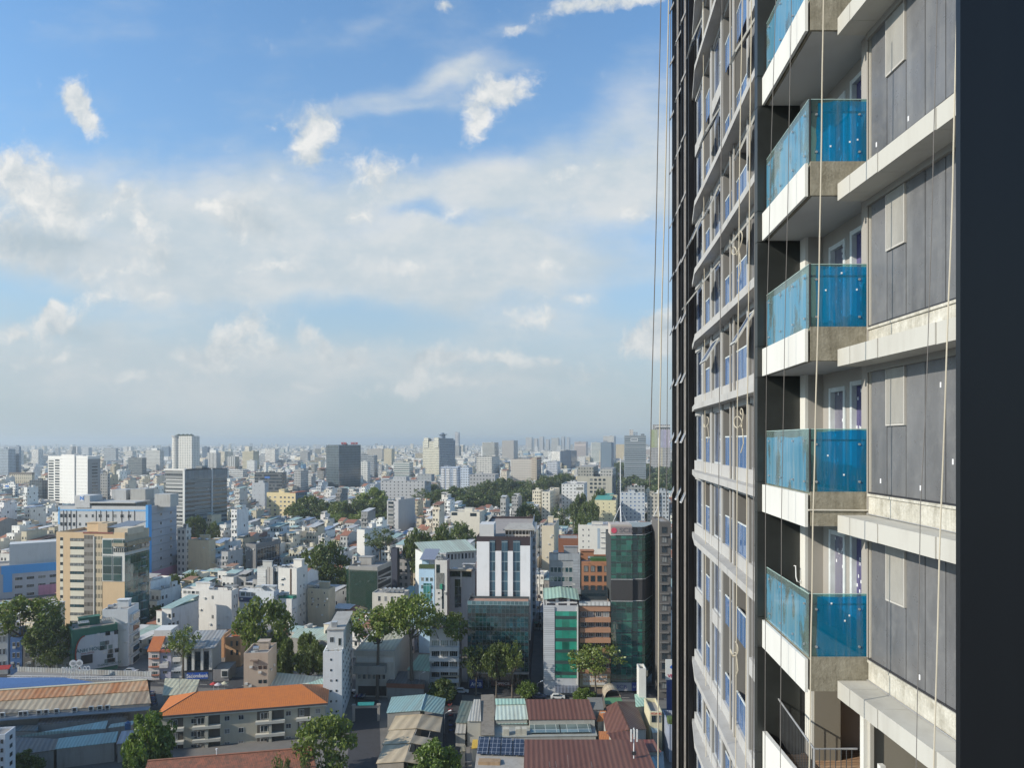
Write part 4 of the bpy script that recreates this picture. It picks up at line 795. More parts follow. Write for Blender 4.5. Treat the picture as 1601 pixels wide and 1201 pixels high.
b.lbox('penthouse', b.lx(152), b.lx(175), 12, 20, b.H - 1, b.lz(768), wall((.46, .46, .45)), None); b.lbox('penthouse', b.lx(182), b.lx(206), 12, 20, b.H - 1, b.lz(767), wall((.40, .39, .36)), None); b.lbox('penthouse', b.lx(228), b.lx(253), 8, 16, b.H - 1, b.lz(774), wall((.48, .47, .44)), None)
b.sign('small white sign with a blue letter N on the hospital roof tower', 126, 132, 774.5, 784, paint((.75, .75, .75)), 'N', 2.6, (.03, .2, .6), .5, bold=.1)
b = Bld('tall peach and cream office tower with green glass corner, nearest tower on the left', 88, 195, 832, 1003, None, -5, 233, 22, mat=wall((.66, .48, .29), .12), clutter=1, par=1.0, short='the peach office tower', roofmat=wall((.35, .3, .26), .5))
PALE = wall((.70, .65, .52), .12)
b.box('pale_strip', 94, 98.8, 840, 1000, PALE, .02); b.box('pale_bays', 110, 131.5, 846.5, 1000, PALE, .02)
for j in range(13):
    y = 840.5 + j * 12.9
    if y < 995: b.grid(94, 98.6, y, y + 4.6, 1, 1, .9, 1, GL, FD, 1); b.grid(109.5, 131.5, y + 1, y + 5.4, 1, 1, 1, 1, GLT, FD, 5, name='window_band')
b.box('recess', 131.5, 147, 836, 1000, curtain_wall((.13, .12, .10), (.22, .2, .17), 1.2, 3.14, .9, .45, .4), .05); b.box('white_mullion', 146.8, 148.2, 838, 1000, WHITEP, .35)  # flat panel; the recess's shade is put into its dark colour
b.box('stair_glazing', 148.5, 160, 838, 1000, curtain_wall((.24, .21, .15), (.55, .44, .28), 1.1, 3.14, .8, .5, .4), .06)
GT = curtain_wall((.035, .075, .07), (.4, .42, .40), 3.6, 3.2, .97, .96, .5, 2.1)
b.box('white_frame', 160, 195.3, 841, 908, WHITEP, .12); b.box('glass_panel', 161.2, 176.5, 843, 865, GT, .25); b.box('glass_panel', 161.2, 176, 868, 906.5, GT, .25); b.box('glass_panel', 177.5, 190.5, 868.5, 907, GT, .25)
b.box('corner_room', 178, 195.5, 842, 848, GT, .4); b.box('planted_balcony', 177.5, 196, 848, 853, wall((.42, .36, .26), .5), .9); b.box('upper_band', 178, 195.5, 856, 862, curtain_wall((.04, .05, .05), (.5, .47, .4), .8, 3, .8, 1), .3)
b.sbox('glass_side', 0, 1, 868, 1003, curtain_wall((.03, .085, .075), (.05, .07, .07), 1.6, 3.2, .97, .96, .7, 2.2), .15); b.sbox('upper_band', 0, 1, 855, 862, curtain_wall((.04, .05, .05), (.3, .3, .3), .8, 3, .8, 1), .3)
b.sbox('side_soffit', 0, 1, 863, 867.5, wall((.5, .48, .44)), .2); b.sbox('planted_balcony', 0, 1, 847, 853, wall((.35, .29, .2), .6), .9); b.sbox('beige_storey', 0, .95, 832, 847, wall((.45, .39, .29), .25), .02)
for j in range(9): b.sbox('balcony', .62, .80, 877 + j * 14, 878.2 + j * 14, wall((.28, .3, .3)), 1.0)
b.lbox('roof_house', b.lx(176), b.W2 + .5, 1, 11, b.H - 1, b.lz(826), wall((.58, .50, .38), .2), None); b.lbox('roof_house', b.lx(131), b.lx(146), 8, 14, b.H - 1, b.lz(822), wall((.55, .42, .28), .2), None)
m = MB(); m.slab([(b.lx(150), 6, b.H + 1.2), (b.lx(186), 6, b.H + 1.2), (b.lx(190), 16, b.H + 2.6), (b.lx(158), 16, b.H + 2.6)], .12); m.build('solar_roof', paint((.12, .14, .17), .25), b.o)
b.lbox('red_coping', b.lx(130), b.lx(177), -.12, .3, b.H - .5, b.H + .08, wall((.28, .11, .08)), None)
b = Bld('long grey school block with broad blue frame at the left edge', -60, 92, 890, 960, 330, 33, None, 16, mat=wall((.44, .45, .48), .15), clutter=0, short='the blue framed school')
zt = b.H; b.lbox('blue_frame', b.lx(2), b.W2, -.25, 0, zt - 4.2, zt - .2, BLUE, None); b.lbox('blue_frame', b.lx(5), b.lx(19), -.25, 0, 3, zt - 4.2, BLUE, None)
xs = np.linspace(b.lx(20), b.W2, 5); me = win_mesh(GL, FW, 4)
for i in range(4):
    for j in range(6): b._win(me, ((xs[i] + xs[i + 1]) / 2, 0, zt - 7.6 - j * 3.9), 0, (xs[i + 1] - xs[i]) * .66, 1.5)
b.lbox('upper_block', b.lx(14), b.W2 + 4, 4, 14, b.H - 1, b.H + 9.5, wall((.58, .59, .58), .15), None); b.lbox('pink_base', b.lx(60), b.W2 + .1, -.3, 0, .1, 5, wall((.50, .25, .36)), None)
far('white slim block with dark windows beside the hospital', 277, 291, 294, 826, 905, -16, (.60, .58, .54), 2.6, 3.4, .4, .5)
b = Bld('plain cream block with dark roof right of the hospital', 294, 327, 844, 905, None, -14, 337, 14, mat=wall((.60, .50, .34), .25), clutter=3)
# ------------------------------------------------ centre-left white blocks
W2_ = wall((.70, .68, .64), .22)
b = Bld('big plain white block with small scattered windows behind the low shops', 284, 362, 921, 1003, None, -10, 373, 16, mat=wall((.70, .675, .63), .2), clutter=4, short='the plain white block')
b.grid(298, 344, 925, 1000, 2, 5, .12, .35, GL, FD, 0, skip=.25); b.grid(286, 312, 923, 929, 4, 1, .8, .8, GL, FW, 0); b.grid(.2, .9, 924, 1000, 2, 5, .2, .3, GL, FD, 0, 'r', .2)
b = Bld('tall white twin wing block with a dark drain stripe, behind the round crowned tree', 435, 464, 888, 990, None, -12, 481, 14, mat=wall((.72, .69, .63), .2), clutter=4, short='the white twin block')
b.box('drain_stripe', 453.5, 456, 889, 985, wall((.10, .06, .04), .5), .06); b.grid(438, 446, 898, 985, 1, 5, .55, .12, GL, FD, 1); b.grid(.2, .8, 896, 985, 2, 6, .2, .25, GL, FD, 0, 'r', .1)
b = Bld('white slatted block with grey shafts left of the tall white twin wing block', 402, 434, 887, 960, None, -10, 436, 12, mat=wall((.52, .52, .49), .2), clutter=3)
b.box('white_slats', 403, 416, 890, 917, curtain_wall((.66, .66, .63), (.4, .4, .4), 8, 1.0, 1, .92, .1, 1.4, .7), .3); b.box('shaft', 418, 422, 886, 917, wall((.40, .39, .37)), .4); b.box('shaft', 423.5, 428, 886, 920, wall((.56, .54, .50)), .7); b.box('dark_gallery', 429, 434, 893, 920, GL, .05)
b = Bld('low white house with blue band and glass front left of the round crowned tree', 374, 428, 923, 1000, None, -10, 432, 12, mat=wall((.60, .63, .66), .2), clutter=4)
b.grid(376, 400, 925, 933, 3, 1, .85, .8, GLT, FW, 1); b.box('blue_band', 374, 394, 934, 941, paint((.05, .07, .16)), .2)
b = Bld('white building with green roof beds right of the round crowned tree', 430, 456, 936, 1000, None, -10, 464, 12, mat=wall((.66, .65, .62), .2), clutter=2)
b.lbox('green_roof_bed', -b.W2, b.W2, 1, 4, b.H - .5, b.H + .8, paint((.04, .26, .18)), None)
b = Bld('dark grey building with black glass front and roof terrace', 384, 400, 850, 905, None, -24, 438, 18, mat=wall((.20, .20, .20), .2), clutter=3); b.sbox('glass_front', .05, .95, 856, 895, curtain_wall((.02, .025, .03), (.3, .3, .3), 2.2, 3.3), .15)
b = Bld('tall white tower house with two storeys of paired windows beside the pale bare tree', 558, 570, 828, 900, None, -22, 597, 16, mat=wall((.72, .69, .64), .15), clutter=2)
b.sbox('panelled_side', 0, 1, 827, 900, wall((.66, .66, .64), .15), .02); b.grid(.35, .85, 850, 900, 2, 5, .55, .45, GL, FW, 1, 'r')
b = Bld('beige block with small windows right of the tall white twin wing block', 481, 514, 920, 985, None, -12, 524, 12, mat=wall((.52, .46, .34), .25), clutter=3); b.grid(483, 512, 922, 950, 3, 3, .2, .35, GL, FW, 0, skip=.3)
b = Bld('unfinished concrete frame wrapped in green safety netting', 545, 590, 885, 965, None, -12, 612, 16, mat=wall((.33, .32, .30), .35), clutter=3, body=True)
NETM = net((.012, .05, .034), .45); b.lbox('safety_net', -b.W2 - .6, b.W2 + .3, -.9, -.8, 4, b.H - 1.5, NETM, None); b.lbox('safety_net', b.lx(575), b.W2 + .3, -1.6, -1.5, 2, b.H - 10, NETM, None)
for j in range(5): b.sbox('floor_opening', .05, .95, 893 + j * 10, 900 + j * 10, wall((.03, .03, .03)), .05)
m = MB(); m.slab([(b.W2 - 4, -1, b.H - 6), (b.W2 + 5, 1, b.H - 4.2), (b.W2 + 5, 3, b.H - 4.2), (b.W2 - 4, 1, b.H - 6)], .25); m.build('hoist_beam', METAL, b.o)
b = Bld('low white flats with a row of round water tanks on the roof', 582, 632, 927, 985, None, -8, 640, 12, mat=wall((.58, .55, .48), .25), par=.4)
b.grid(588, 628, 930, 942, 4, 1, .4, .7, GL, FW, 1)
for i in range(5): m = MB(); x = b.lx(598 + i * 7); m.tube([(x, 1.5, b.H + .8), (x, 3.6, b.H + .8)], .8, 12); m.build('water_tank', TANK, b.o)
Bld('plain grey white cube house in front of the green netting', 550, 573, 918, 960, None, -10, 575, 9, mat=wall((.54, .53, .51), .2), clutter=1)
far('grey flats with rows of openings behind the pale bare tree', 622, 642, 646, 868, 930, -10, (.34, .33, .33), 2.8, 3.3, .5, .5)
Bld('narrow navy shaft building beside the grey flats', 611, 621, 858, 935, None, -8, 623, 10, mat=wall((.06, .065, .09), .2))
# ------------------------------------------------ buildings around the long pale green roof, centre right
b = Bld('long white hall with a pale green roof beside the white bank tower', 664, 744, 866, 985, 300, 24, None, 14, mat=wall((.60, .61, .58), .2), par=0, short='the green roofed hall')
m = MB(); m.slab([(-b.W2 - .5, -.6, b.H), (b.W2 + .5, -.6, b.H), (b.W2 + .5, b.D, b.H + 3), (-b.W2 - .5, b.D, b.H + 3)], .2); m.build('green_roof', corrugated((.47, .55, .46), .25, 1.2), b.o)
b.grid(676, 742, 868, 880, 12, 1, .6, .8, GL, FW, 0)
b = Bld('light blue house with planted roof at the centre', 655, 679, 889, 985, 252, -6, 682, 12, mat=wall((.40, .56, .70), .15), clutter=2)
b.grid(657, 678, 900, 960, 3, 5, .6, .5, GLT, FW, 1); b.box('green_glass', 662, 674, 912, 940, curtain_wall((.04, .16, .15), (.3, .45, .5), 1.1, 3), .2); b.lbox('planter', -b.W2, b.W2, 0, 2, b.H - .3, b.H + 1.2, wall((.06, .09, .04)), None)
m = MB(); m.slab([(-b.W2, 1, b.H + 3), (b.W2, 1, b.H + 3), (b.W2, 10, b.H + 5.5), (-b.W2, 10, b.H + 5.5)], .15); m.build('solar_canopy', paint((.22, .24, .30), .3), b.o)
b = Bld('tall grey white building with dark stepped window slot, centre right', 680, 699, 876, 1000, 246, -8, 702, 14, mat=wall((.60, .59, .56), .22), clutter=3)
b.box('window_slot', 682, 687.5, 883, 897, GL, .1); b.box('window_slot', 682, 694, 896, 921, GL, .14); b.box('window_slot', 691, 693.5, 921, 952, GL, .1); b.box('green_box', 688, 692, 913, 921, paint((.06, .3, .2)), .5); b.grid(683, 689, 923, 960, 1, 4, .5, .3, GL, FW, 0)
b = Bld('low grey house with curved canopy terrace left of the white bank tower', 701, 743, 893, 985, 250, -4, 746, 14, mat=wall((.50, .51, .51), .2), clutter=3)
b.box('terrace_opening', 703, 737, 893, 902, GL, .08); b.box('canopy', 702, 738, 889.5, 892, wall((.55, .46, .33)), 1.6); b.box('window_slot', 711, 721, 906, 950, curtain_wall((.02, .03, .03), (.1, .12, .12), 1.3, 3), .1); b.box('white_pier', 720, 722.5, 893, 918, WHITEP, .3)
# white bank tower
b = Bld('white tower with four white piers, blue glass strips and dark crown band', 745, 829, 839, 1000, 224, -3, 850, 20, mat=wall((.055, .04, .045), .2), par=.8, short='the white pier tower', roofmat=wall((.34, .30, .27), .5))
WP = wall((.80, .80, .80), .12); GB = curtain_wall((.035, .085, .12), (.18, .24, .26), 1.0, 3.1, .96, .93, .55, 2.0, .07, .07, (.25, .3, .32), 3.1)
for p0, p1, y in ((745.5, 765.2, 847), (774.5, 784, 861.5), (794, 802, 861.5), (813.5, 829, 853)): b.box('white_pier', p0, p1, y, 1000, WP, .45)
for p0, p1, y in ((765.5, 774, 845), (784.3, 793.7, 845), (802.3, 813.2, 845)): b.box('glass_strip', p0, p1, y, 1000, GB, .12)
b.sbox('side_wall', 0, 1, 834, 1000, wall((.40, .41, .42), .2), .1); b.sbox('fire_stair_shaft', .45, .95, 848, 1000, curtain_wall((.10, .12, .13), (.35, .38, .40), 1.0, 2.6, .86, .5, .5), 1.2)  # white side in shade, the shade painted in as grey
m = MB(); [m.tube([(b.W2 + .6 + dx, b.D * f, 0), (b.W2 + .6 + dx, b.D * f, b.H - 1)], .12, 5) for f, dx in ((.98, 1.6),)]; m.build('black_flue', DARKM, b.o)
b.lbox('roof_house', b.lx(748), b.lx(771), 3, 11, b.H - .8, b.lz(822), wall((.60, .59, .57), .2), None); b.lbox('roof_gallery', b.lx(788), b.lx(834), 6, 16, b.H - .8, b.lz(832.5), curtain_wall((.07, .06, .05), (.45, .42, .38), 1.1, 3.2, .7, .85), None)
m = MB(); m.slab([(b.lx(785), 5, b.lz(831)), (b.lx(836), 5, b.lz(831)), (b.lx(830), 17, b.lz(827)), (b.lx(792), 17, b.lz(827))], .3); m.build('gallery_roof', wall((.42, .39, .34), .5), b.o)
# glass block
GD = curtain_wall((.012, .05, .06), (.02, .035, .04), 1.15, 1.35, .92, .93, .75, 2.3, .06, .22, (.015, .02, .022), 4.4)
b = Bld('dark teal glass office block standing in front of the white pier tower', 731, 827, 940, 1077, None, -3, None, 7, mat=wall((.07, .08, .085), .2), par=.7, short='the dark teal glass block', roofmat=wall((.40, .25, .19), .5))
b.box('glass_front', 731.3, 826.5, 946, 1050, GD, .12); b.box('top_glazing', 731, 827, 940, 946, curtain_wall((.11, .20, .22), (.25, .32, .33), 1.3, 1.5, .9, .9, .4), .2); b.sbox('side_glass', .1, .9, 946, 1050, GD, .1); b.box('street_shopfront', 733, 826, 1053, 1075, curtain_wall((.02, .025, .03), (.12, .12, .12), 3, 5), .1); b.box('ledge', 731, 827, 1050, 1053, wall((.3, .3, .3)), .5)
b.sign('blue bank sign with white letters under the trees by the glass block', 735, 755, 1063, 1074, paint((.03, .06, .22)), 'ACB', 1.7, (.7, .7, .72), 1.2)
b.sign('dark shop sign with pale letters right of the blue bank sign', 768, 804, 1064, 1071, paint((.07, .03, .03)), 'OFFICE', 1.0, (.55, .5, .5), .6, sx=1.3)
# grey banded, brown, silver, terrace, green glass row
b = Bld('grey banded office with teal windows and slate clad right bay', 859, 907, 867, 950, 227, -2, 909, 14, mat=wall((.33, .34, .35), .2), clutter=3, short='the grey banded office')
for j in range(5): b.grid(860, 895, 887 + j * 14.5, 895.5 + j * 14.5, 6, 1, .92, 1, GLT, FW, 0)
b.box('slate_bay', 896, 907, 874, 950, curtain_wall((.34, .36, .38), (.2, .2, .21), 1.6, .9, .97, .9, .2, 1.4, .6), .35); b.box('crown_panels', 859, 907, 866, 876, curtain_wall((.36, .38, .40), (.22, .22, .23), 1.2, 4, .96, 1, .15, 1.4, .5), .25)
b = Bld('rust brown building with twelve square windows', 908, 955, 878, 950, 226.5, -2, None, 14, mat=wall((.40, .19, .105), .18), clutter=3, short='the rust brown building')
b.grid(911, 953, 882, 928, 4, 3, .66, .62, GL, FD, 0); b.lbox('roof_garden', b.lx(924), b.W2, .3, 4, b.H - .3, b.H + .9, wall((.05, .12, .035), .4), None); b.lbox('balcony', b.lx(930), b.W2, -2, 0, b.lz(929), b.lz(924), wall((.55, .50, .42)), None)
for p in (920, 941): m = MB(); m.tube([(b.lx(p), 0, b.lz(881)), (b.lx(p), -1.4, b.lz(880))], .07, 5); m.build('facade_lamp', DARKM, b.o)
b = Bld('silver clad narrow office with green glass front and teal penthouse roof', 850, 904, 947, 1088, None, -2, None, 12, mat=wall((.46, .47, .48), .15), par=.5, short='the silver office with green glass')
b.box('silver_slats', 850, 867, 949, 1063, curtain_wall((.50, .51, .52), (.25, .26, .27), 9, .62, 1, .84, .15, 1.5, .45), .3); b.box('green_glass', 867.8, 902, 956, 1060, curtain_wall((.02, .22, .15), (.01, .04, .035), 2.1, 3.3, .97, .70, .7, 2.0), .15); b.box('white_edge', 902, 904, 949, 1070, WHITEP, .35); b.box('awning', 868, 904, 1072, 1080, corrugated((.15, .18, .24), .2, 1), 2.0)
b.lbox('penthouse', b.lx(853), b.lx(903), 1.5, 11, b.H - .5, b.lz(938), curtain_wall((.03, .03, .04), (.62, .6, .58), 3.4, 3.4, .75, .85), None)
m = MB(); xa, xb, xm, zl, zh = b.lx(850), b.lx(906), b.lx(878), b.lz(938), b.lz(931)
for q in (((xa, .5, zl), (xm, .5, zl + .7), (xm, 12, zl + 1.5), (xa, 12, zl + .8)), ((xm, .5, zl + .7), (xb, .5, zl), (xb, 12, zl + .8), (xm, 12, zl + 1.5))): m.slab(q, .15)
m.build('teal_roof', corrugated((.36, .52, .42), .2, 1.1), b.o)
b = Bld('brown terraced building with open balconies and white parapet', 905, 954, 943, 1085, None, -2, None, 12, mat=wall((.20, .15, .115), .2), par=.5, short='the brown terraced building')
BR = wall((.40, .215, .13), .15)
for j in range(7): b.box('balcony_band', 906, 954, 949 + j * 16, 955.5 + j * 16, BR, 1.4 if j else .5); b.grid(907, 953, 957 + j * 16, 964.5 + j * 16, 4, 1, .8, 1, GL, FW, 2)
b.box('white_parapet', 905, 954, 941, 947, curtain_wall((.62, .61, .58), (.35, .34, .32), 1.2, 3, .75, 1, .15, 1.4, .7), .3)
b.lbox('roof_terrace_room', -b.W2 + 1, b.W2, 6, 12, b.H - .5, b.H + 2.6, GL, None)
b.sign('cream framed billboard behind the street tree', 906, 954, 1047, 1073, wall((.50, .42, .27)), None, out=.6)
t = b.sign('smaller white inset board with brown text lines on the cream billboard', 911, 949, 1052, 1070, paint((.62, .60, .55)), 'CHO THUE NHA\nVAN PHONG', 1.2, (.45, .2, .06), .75, sx=1.0)
GG = curtain_wall((.022, .105, .075), (.02, .04, .035), 1.5, 1.7, .95, .95, .8, 2.2, .07, .12, (.03, .05, .045), 3.5)
b = Bld('dark green glass bank tower with a chamfered right corner', 955, 989, 838, 1082, None, -2, None, 16, mat=wall((.045, .05, .05), .1), par=.6, short='the dark green glass bank tower')
b.box('glass_front', 955.3, 988.5, 838, 905, GG, .2); b.box('dark_band', 955.2, 989, 906, 939, wall((.055, .052, .052), .12), .25); b.box('glass_front', 955.3, 988.5, 941, 1066, GG, .2)
xr, xe = b.lx(989), b.lx(1026)
def arc(r0): return [(xr, .6 - r0), (xr + (xe - xr) * .42, .6 - r0), (xr + (xe - xr) * .55, 1.2 - r0), (xr + (xe - xr) * 1.12, 10 - r0)]
for nm, y0, y1, mt, o in (('curved_glass', 838, 905, GG, .0), ('curved_band', 905, 941, wall((.05, .048, .05), .12), .1), ('curved_glass', 941, 1066, GG, .0), ('curved_crown', 825, 838, curtain_wall((.03, .035, .045), (.1, .1, .11), 1.8, 2.5), -.8)):
    m = MB(); pts = arc(o); m.prism(pts + [(xr + (xe - xr) * 1.12, 15), (xr, 15)], b.lz(y1), b.lz(y0)); m.build(nm, [mt], b.o)
for y in (836.5, 940, 906): m = MB(); m.tube([(-b.W2, -.35, b.lz(y)), (xr, -.35, b.lz(y))] + [(x, yv - .3, b.lz(y)) for x, yv in arc(0)], .10, 5); m.build('light_rail', paint((.6, .6, .58)), b.o)
b.lbox('sign_backing', -b.W2, b.lx(988), .5, 8, b.H - .6, b.lz(821), wall((.46, .40, .35), .2), None)
t = b.sign('faded roof sign with red roundel on the green glass bank tower', 955.5, 988, 823.5, 835.5, wall((.30, .26, .25), .2), 'SCB', 1.9, (.16, .15, .16), .3, sx=1.2, tx=1.3, bold=.05)
m = MB(); m.tube([(-2.3, -.02, 0), (-2.3, -.10, 0)], .85, 18); m.build('red_roundel', paint((.62, .09, .14)), t)
b.sign('grey and blue bank sign reading SCB above the pavement', 956, 987, 1067, 1079, wall((.36, .36, .38)), 'SCB', 1.5, (.05, .06, .2), .8, sx=1.2)
b.sign('blue bank sign panel right of the grey SCB panel', 987.5, 1003, 1067, 1079, paint((.04, .06, .24)), 'BANK', .9, (.5, .5, .6), .8)
b = Bld('narrow grey building with a ladder of square bays at the tower edge', 1031, 1049, 816, 1092, None, -2, None, 14, mat=wall((.12, .112, .105), .2), par=.5)
for j in range(17): b.grid(1033.5, 1044, 823 + j * 15.2, 835 + j * 15.2, 1, 1, .8, .85, GL, FD, 1); b.box('bay_ledge', 1032, 1046, 837 + j * 15.2, 838.5 + j * 15.2, wall((.16, .15, .14)), .5)
Bld('plain cream block standing behind the grey banded office', 847, 866, 822, 905, None, -8, 874, 12, mat=wall((.62, .54, .40), .15), clutter=3)
Bld('brick red low building behind the rust brown one', 873, 904, 842, 900, 300, -4, None, 12, mat=wall((.28, .12, .07), .2), par=.3)
b = Bld('large white block with outside pipes and grey roof behind the rust brown building', 904, 953, 822, 905, None, -6, 957, 16, mat=wall((.70, .67, .60), .18), par=.5, clutter=3)
b.grid(907, 925, 824, 860, 2, 4, .18, .3, GL, FW, 0); b.box('painted_recess_shadow', 934, 938, 826, 858, wall((.35, .42, .48)), .05)  # flat strip with a recess's bluish shadow painted into its colour
for j in range(4): b.box('pipe_run', 939, 953, 832 + j * 8, 832.8 + j * 8, METAL, .4)
b.lbox('roof_sheet', b.lx(925), b.lx(952), 2, 14, b.H - .4, b.H + .6, corrugated((.42, .43, .46), .25, 1), None)
b = Bld('low white flats among trees behind the white pier tower', 705, 750, 800, 850, None, -10, 757, 14, mat=wall((.68, .64, .54), .2), clutter=4); b.box('window_band', 706, 715, 801.5, 806, GL); b.box('window_band', 735, 745, 802, 807, GL)
# ================================================================== streets
def sheet(name, pts, mat, label, cat, z=.02):
    m = MB(); m.face([(p.x, p.y, z) for p in pts]); return tag(m.build(name, mat), label, cat, kind='structure')
sheet('road', [Wz(-200, 1062, 0), Wz(1200, 1100, 0), Wz(1200, 1078, 0), Wz(-200, 1046, 0)], ASPH, 'asphalt main street running across in front of the office row', 'road')
sheet('driveway', [Wz(540, 1205, 0), Wz(596, 1205, 0), Wz(592, 1096, 0), Wz(556, 1092, 0)], ASPH, 'narrow asphalt driveway between the orange roofed flats and the teal shed', 'road', .024)
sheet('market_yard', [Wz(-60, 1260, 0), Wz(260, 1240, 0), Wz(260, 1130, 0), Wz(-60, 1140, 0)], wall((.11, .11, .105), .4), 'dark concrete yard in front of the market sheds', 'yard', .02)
sheet('back_lane', [Wz(690, 1260, 0), Wz(735, 1260, 0), Wz(722, 1085, 0), Wz(694, 1085, 0)], ASPH, 'narrow lane left of the solar panel roof', 'road', .028)
m = MB()
for i in range(40):
    a = Wz(-150 + i * 33, 1056 + i * 1.05, 0); b_ = Wz(-138 + i * 33, 1056.4 + i * 1.05, 0); m.face([(a.x, a.y - .1, .03), (b_.x, b_.y - .1, .03), (b_.x, b_.y + .1, .03), (a.x, a.y + .1, .03)])
tag(m.build('lane_line', LINEW), 'dashed white lane line along the main street', 'road marking', kind='structure')

# ================================================================== trees
LEAF = leaf((.120, .150, .036)); LEAFD = leaf((.080, .104, .030)); LEAFB = leaf((.10, .145, .030)); LEAFG = leaf((.09, .108, .045))
def crown_mesh(seed, clumps, per, ls, flat=.75, hollow=.5, spread=1.0):
    r = random.Random(seed); m = MB(); cl = []
    for i in range(clumps):
        while True:
            p = Vector((r.uniform(-1, 1), r.uniform(-1, 1), r.uniform(-.7, 1)))
            if hollow < p.length < 1: break
        rr = r.uniform(.12, .30); p = p * (1 - rr * .5); p.x *= r.uniform(.85, 1.1); p.z *= flat if p.z > 0 else flat * .9; cl.append((p, rr))
    for p, rr in cl:
        for j in range(per):
            d = Vector((r.gauss(0, 1), r.gauss(0, 1), r.gauss(0, .8))).normalized() * rr * (r.random() ** .4)
            c = p + d; s = ls * r.uniform(.6, 1.35)
            a = Vector((r.gauss(0, 1), r.gauss(0, 1), r.gauss(0, .7))).normalized(); b = a.orthogonal().normalized(); b = (Matrix.Rotation(r.uniform(0, 6.28), 3, a) @ b); c2 = a.cross(b)
            m.face([c + b * s, c + c2 * s * .62, c - b * s, c - c2 * s * .62])
    me = m.build('crown', LEAF); dat = me.data; bpy.data.objects.remove(me); return dat, cl
CR = {}
for nm, args in {'umbrella': (11, 44, 66, .050, .55, .5), 'round': (12, 62, 70, .052, .85, .55), 'loose': (13, 32, 58, .052, .8, .35), 'dense': (14, 90, 80, .06, .8, .55), 'bushy': (15, 80, 90, .06, .9, .5)}.items(): CR[nm] = crown_mesh(*args)
MID = [crown_mesh(30 + i, 34, 45, .13, .8, .45) for i in range(4)]
MATS = {}
def mesh_mat(me, mat):
    k = (me.name, mat.name)
    if k not in MATS:
        c = me.copy(); c.materials.clear(); c.materials.append(mat); MATS[k] = c
    return MATS[k]
def limbs(cl, H, hc, rad, zc, r, thick):
    m = MB(); bx, by = r.uniform(-.4, .4), r.uniform(-.4, .4); zb = zc - hc * .42
    m.tube([(0, 0, -.2), (bx * .4, by * .4, zb * .5), (bx, by, zb)], [thick, thick * .75, thick * .6], 8)
    for p, rr in r.sample(cl, min(9, len(cl))):
        e = Vector((p.x * rad * .8, p.y * rad * .8, zc + p.z * hc * .55)); s = Vector((bx, by, zb)); md = s.lerp(e, .5) + Vector((0, 0, -.05 * H))
        m.tube([s, md, e], [thick * .45, thick * .28, thick * .1], 5, cap=False)
    return m
def tree(label, px, yt, w, yb=None, d=None, frac=.6, kind='round', mat=None, group=None, name='tree', thick=None):
    d = d or gd(yb); r = random.Random(int(px * 31 + yt)); H = EYE - (yt - HY) / F * d; hc = H * frac; rad = w / F * d / 2; zc = H - hc * .52
    me, cl = CR[kind]; p = Wp(px, HY, d); t = thing(name, label, 'tree', (p.x, p.y, 0), 0, group)
    limbs(cl, H, hc, rad, zc, r, thick or max(.22, H * .02)).build('trunk', BARK, t)
    c = bpy.data.objects.new('crown', mesh_mat(me, mat or LEAF)); COL.objects.link(c); c.parent = t; c.location = (0, 0, zc); c.scale = (rad, rad * .95, hc * .62); c.rotation_euler = (0, 0, r.uniform(0, 6.28))
    FOOT.append((p.x, p.y, min(rad * .6, 6)))
    return t
tree('big street tree at the left edge, its top lit yellow green', 36, 921, 118, 1052, None, .62, 'umbrella', LEAF)
tree('darker shaded street tree right of the big one at the left edge', 78, 962, 78, 1056, None, .75, 'round', LEAFD)
tree('small young tree standing before the shaded house fronts at left', 80, 1005, 46, 1062, None, .7, 'loose', LEAFD)
tree('slim tree with a straight trunk in front of the striped bank house', 286, 973, 56, 1066, None, .62, 'loose', LEAF)
tree('round crowned tree in front of the plain white blocks', 414, 934, 98, 1070, 226, .80, 'round', LEAF)
tree('dark tree behind the pale shed roofs, left one of the pair', 446, 999, 38, 1068, 216, .8, 'dense', LEAFD)
tree('dark tree behind the pale shed roofs, right one of the pair', 484, 990, 56, 1068, 214, .8, 'dense', LEAFD)
tree('broad leaved tree left of the orange roofed flats', 232, 1119, 84, 1216, None, .95, 'bushy', LEAFB)
tree('low bush at the bottom left corner beside the yard', 38, 1178, 60, 1222, None, 1.0, 'bushy', LEAFD, name='bush')
tree('bright low shrub at the bottom edge under the broad leaved tree', 205, 1188, 50, 1240, None, 1.0, 'bushy', LEAFB, name='bush')
tree('spreading green tree at the corner of the orange roofed flats', 506, 1116, 104, 1222, None, .95, 'round', LEAF)
tree('tall umbrella tree with bare dark trunk, left of the three in the centre', 590, 940, 104, 1094, None, .46, 'umbrella', LEAF)
tree('tallest umbrella tree, middle of the three in the centre', 644, 916, 96, 1092, None, .50, 'umbrella', LEAF)
tree('umbrella tree in front of the white balcony building, right of the three', 694, 948, 88, 1074, None, .52, 'umbrella', LEAF)
tree('dark bushy tree below the white balcony building', 693, 1064, 50, 1100, None, .95, 'bushy', LEAFD)
tree('dark street tree before the left part of the teal glass block', 744, 1000, 50, 1080, 209, .7, 'loose', LEAFD)
tree('dark street tree before the middle of the teal glass block', 776, 1004, 46, 1082, 208, .7, 'round', LEAFD)
tree('lighter slim street tree before the right part of the teal glass block', 801, 996, 40, 1082, 207, .62, 'loose', LEAF)
tree('bright bush on the pavement below the teal glass block', 823, 1066, 38, 1092, None, 1.0, 'bushy', LEAFB, name='bush')
tree('green bush on the pavement under the cream billboard', 912, 1078, 40, 1095, None, 1.0, 'bushy', LEAFB, name='bush')
tree('spreading olive street tree in front of the brown terraced building', 932, 999, 92, 1092, None, .66, 'umbrella', LEAF)
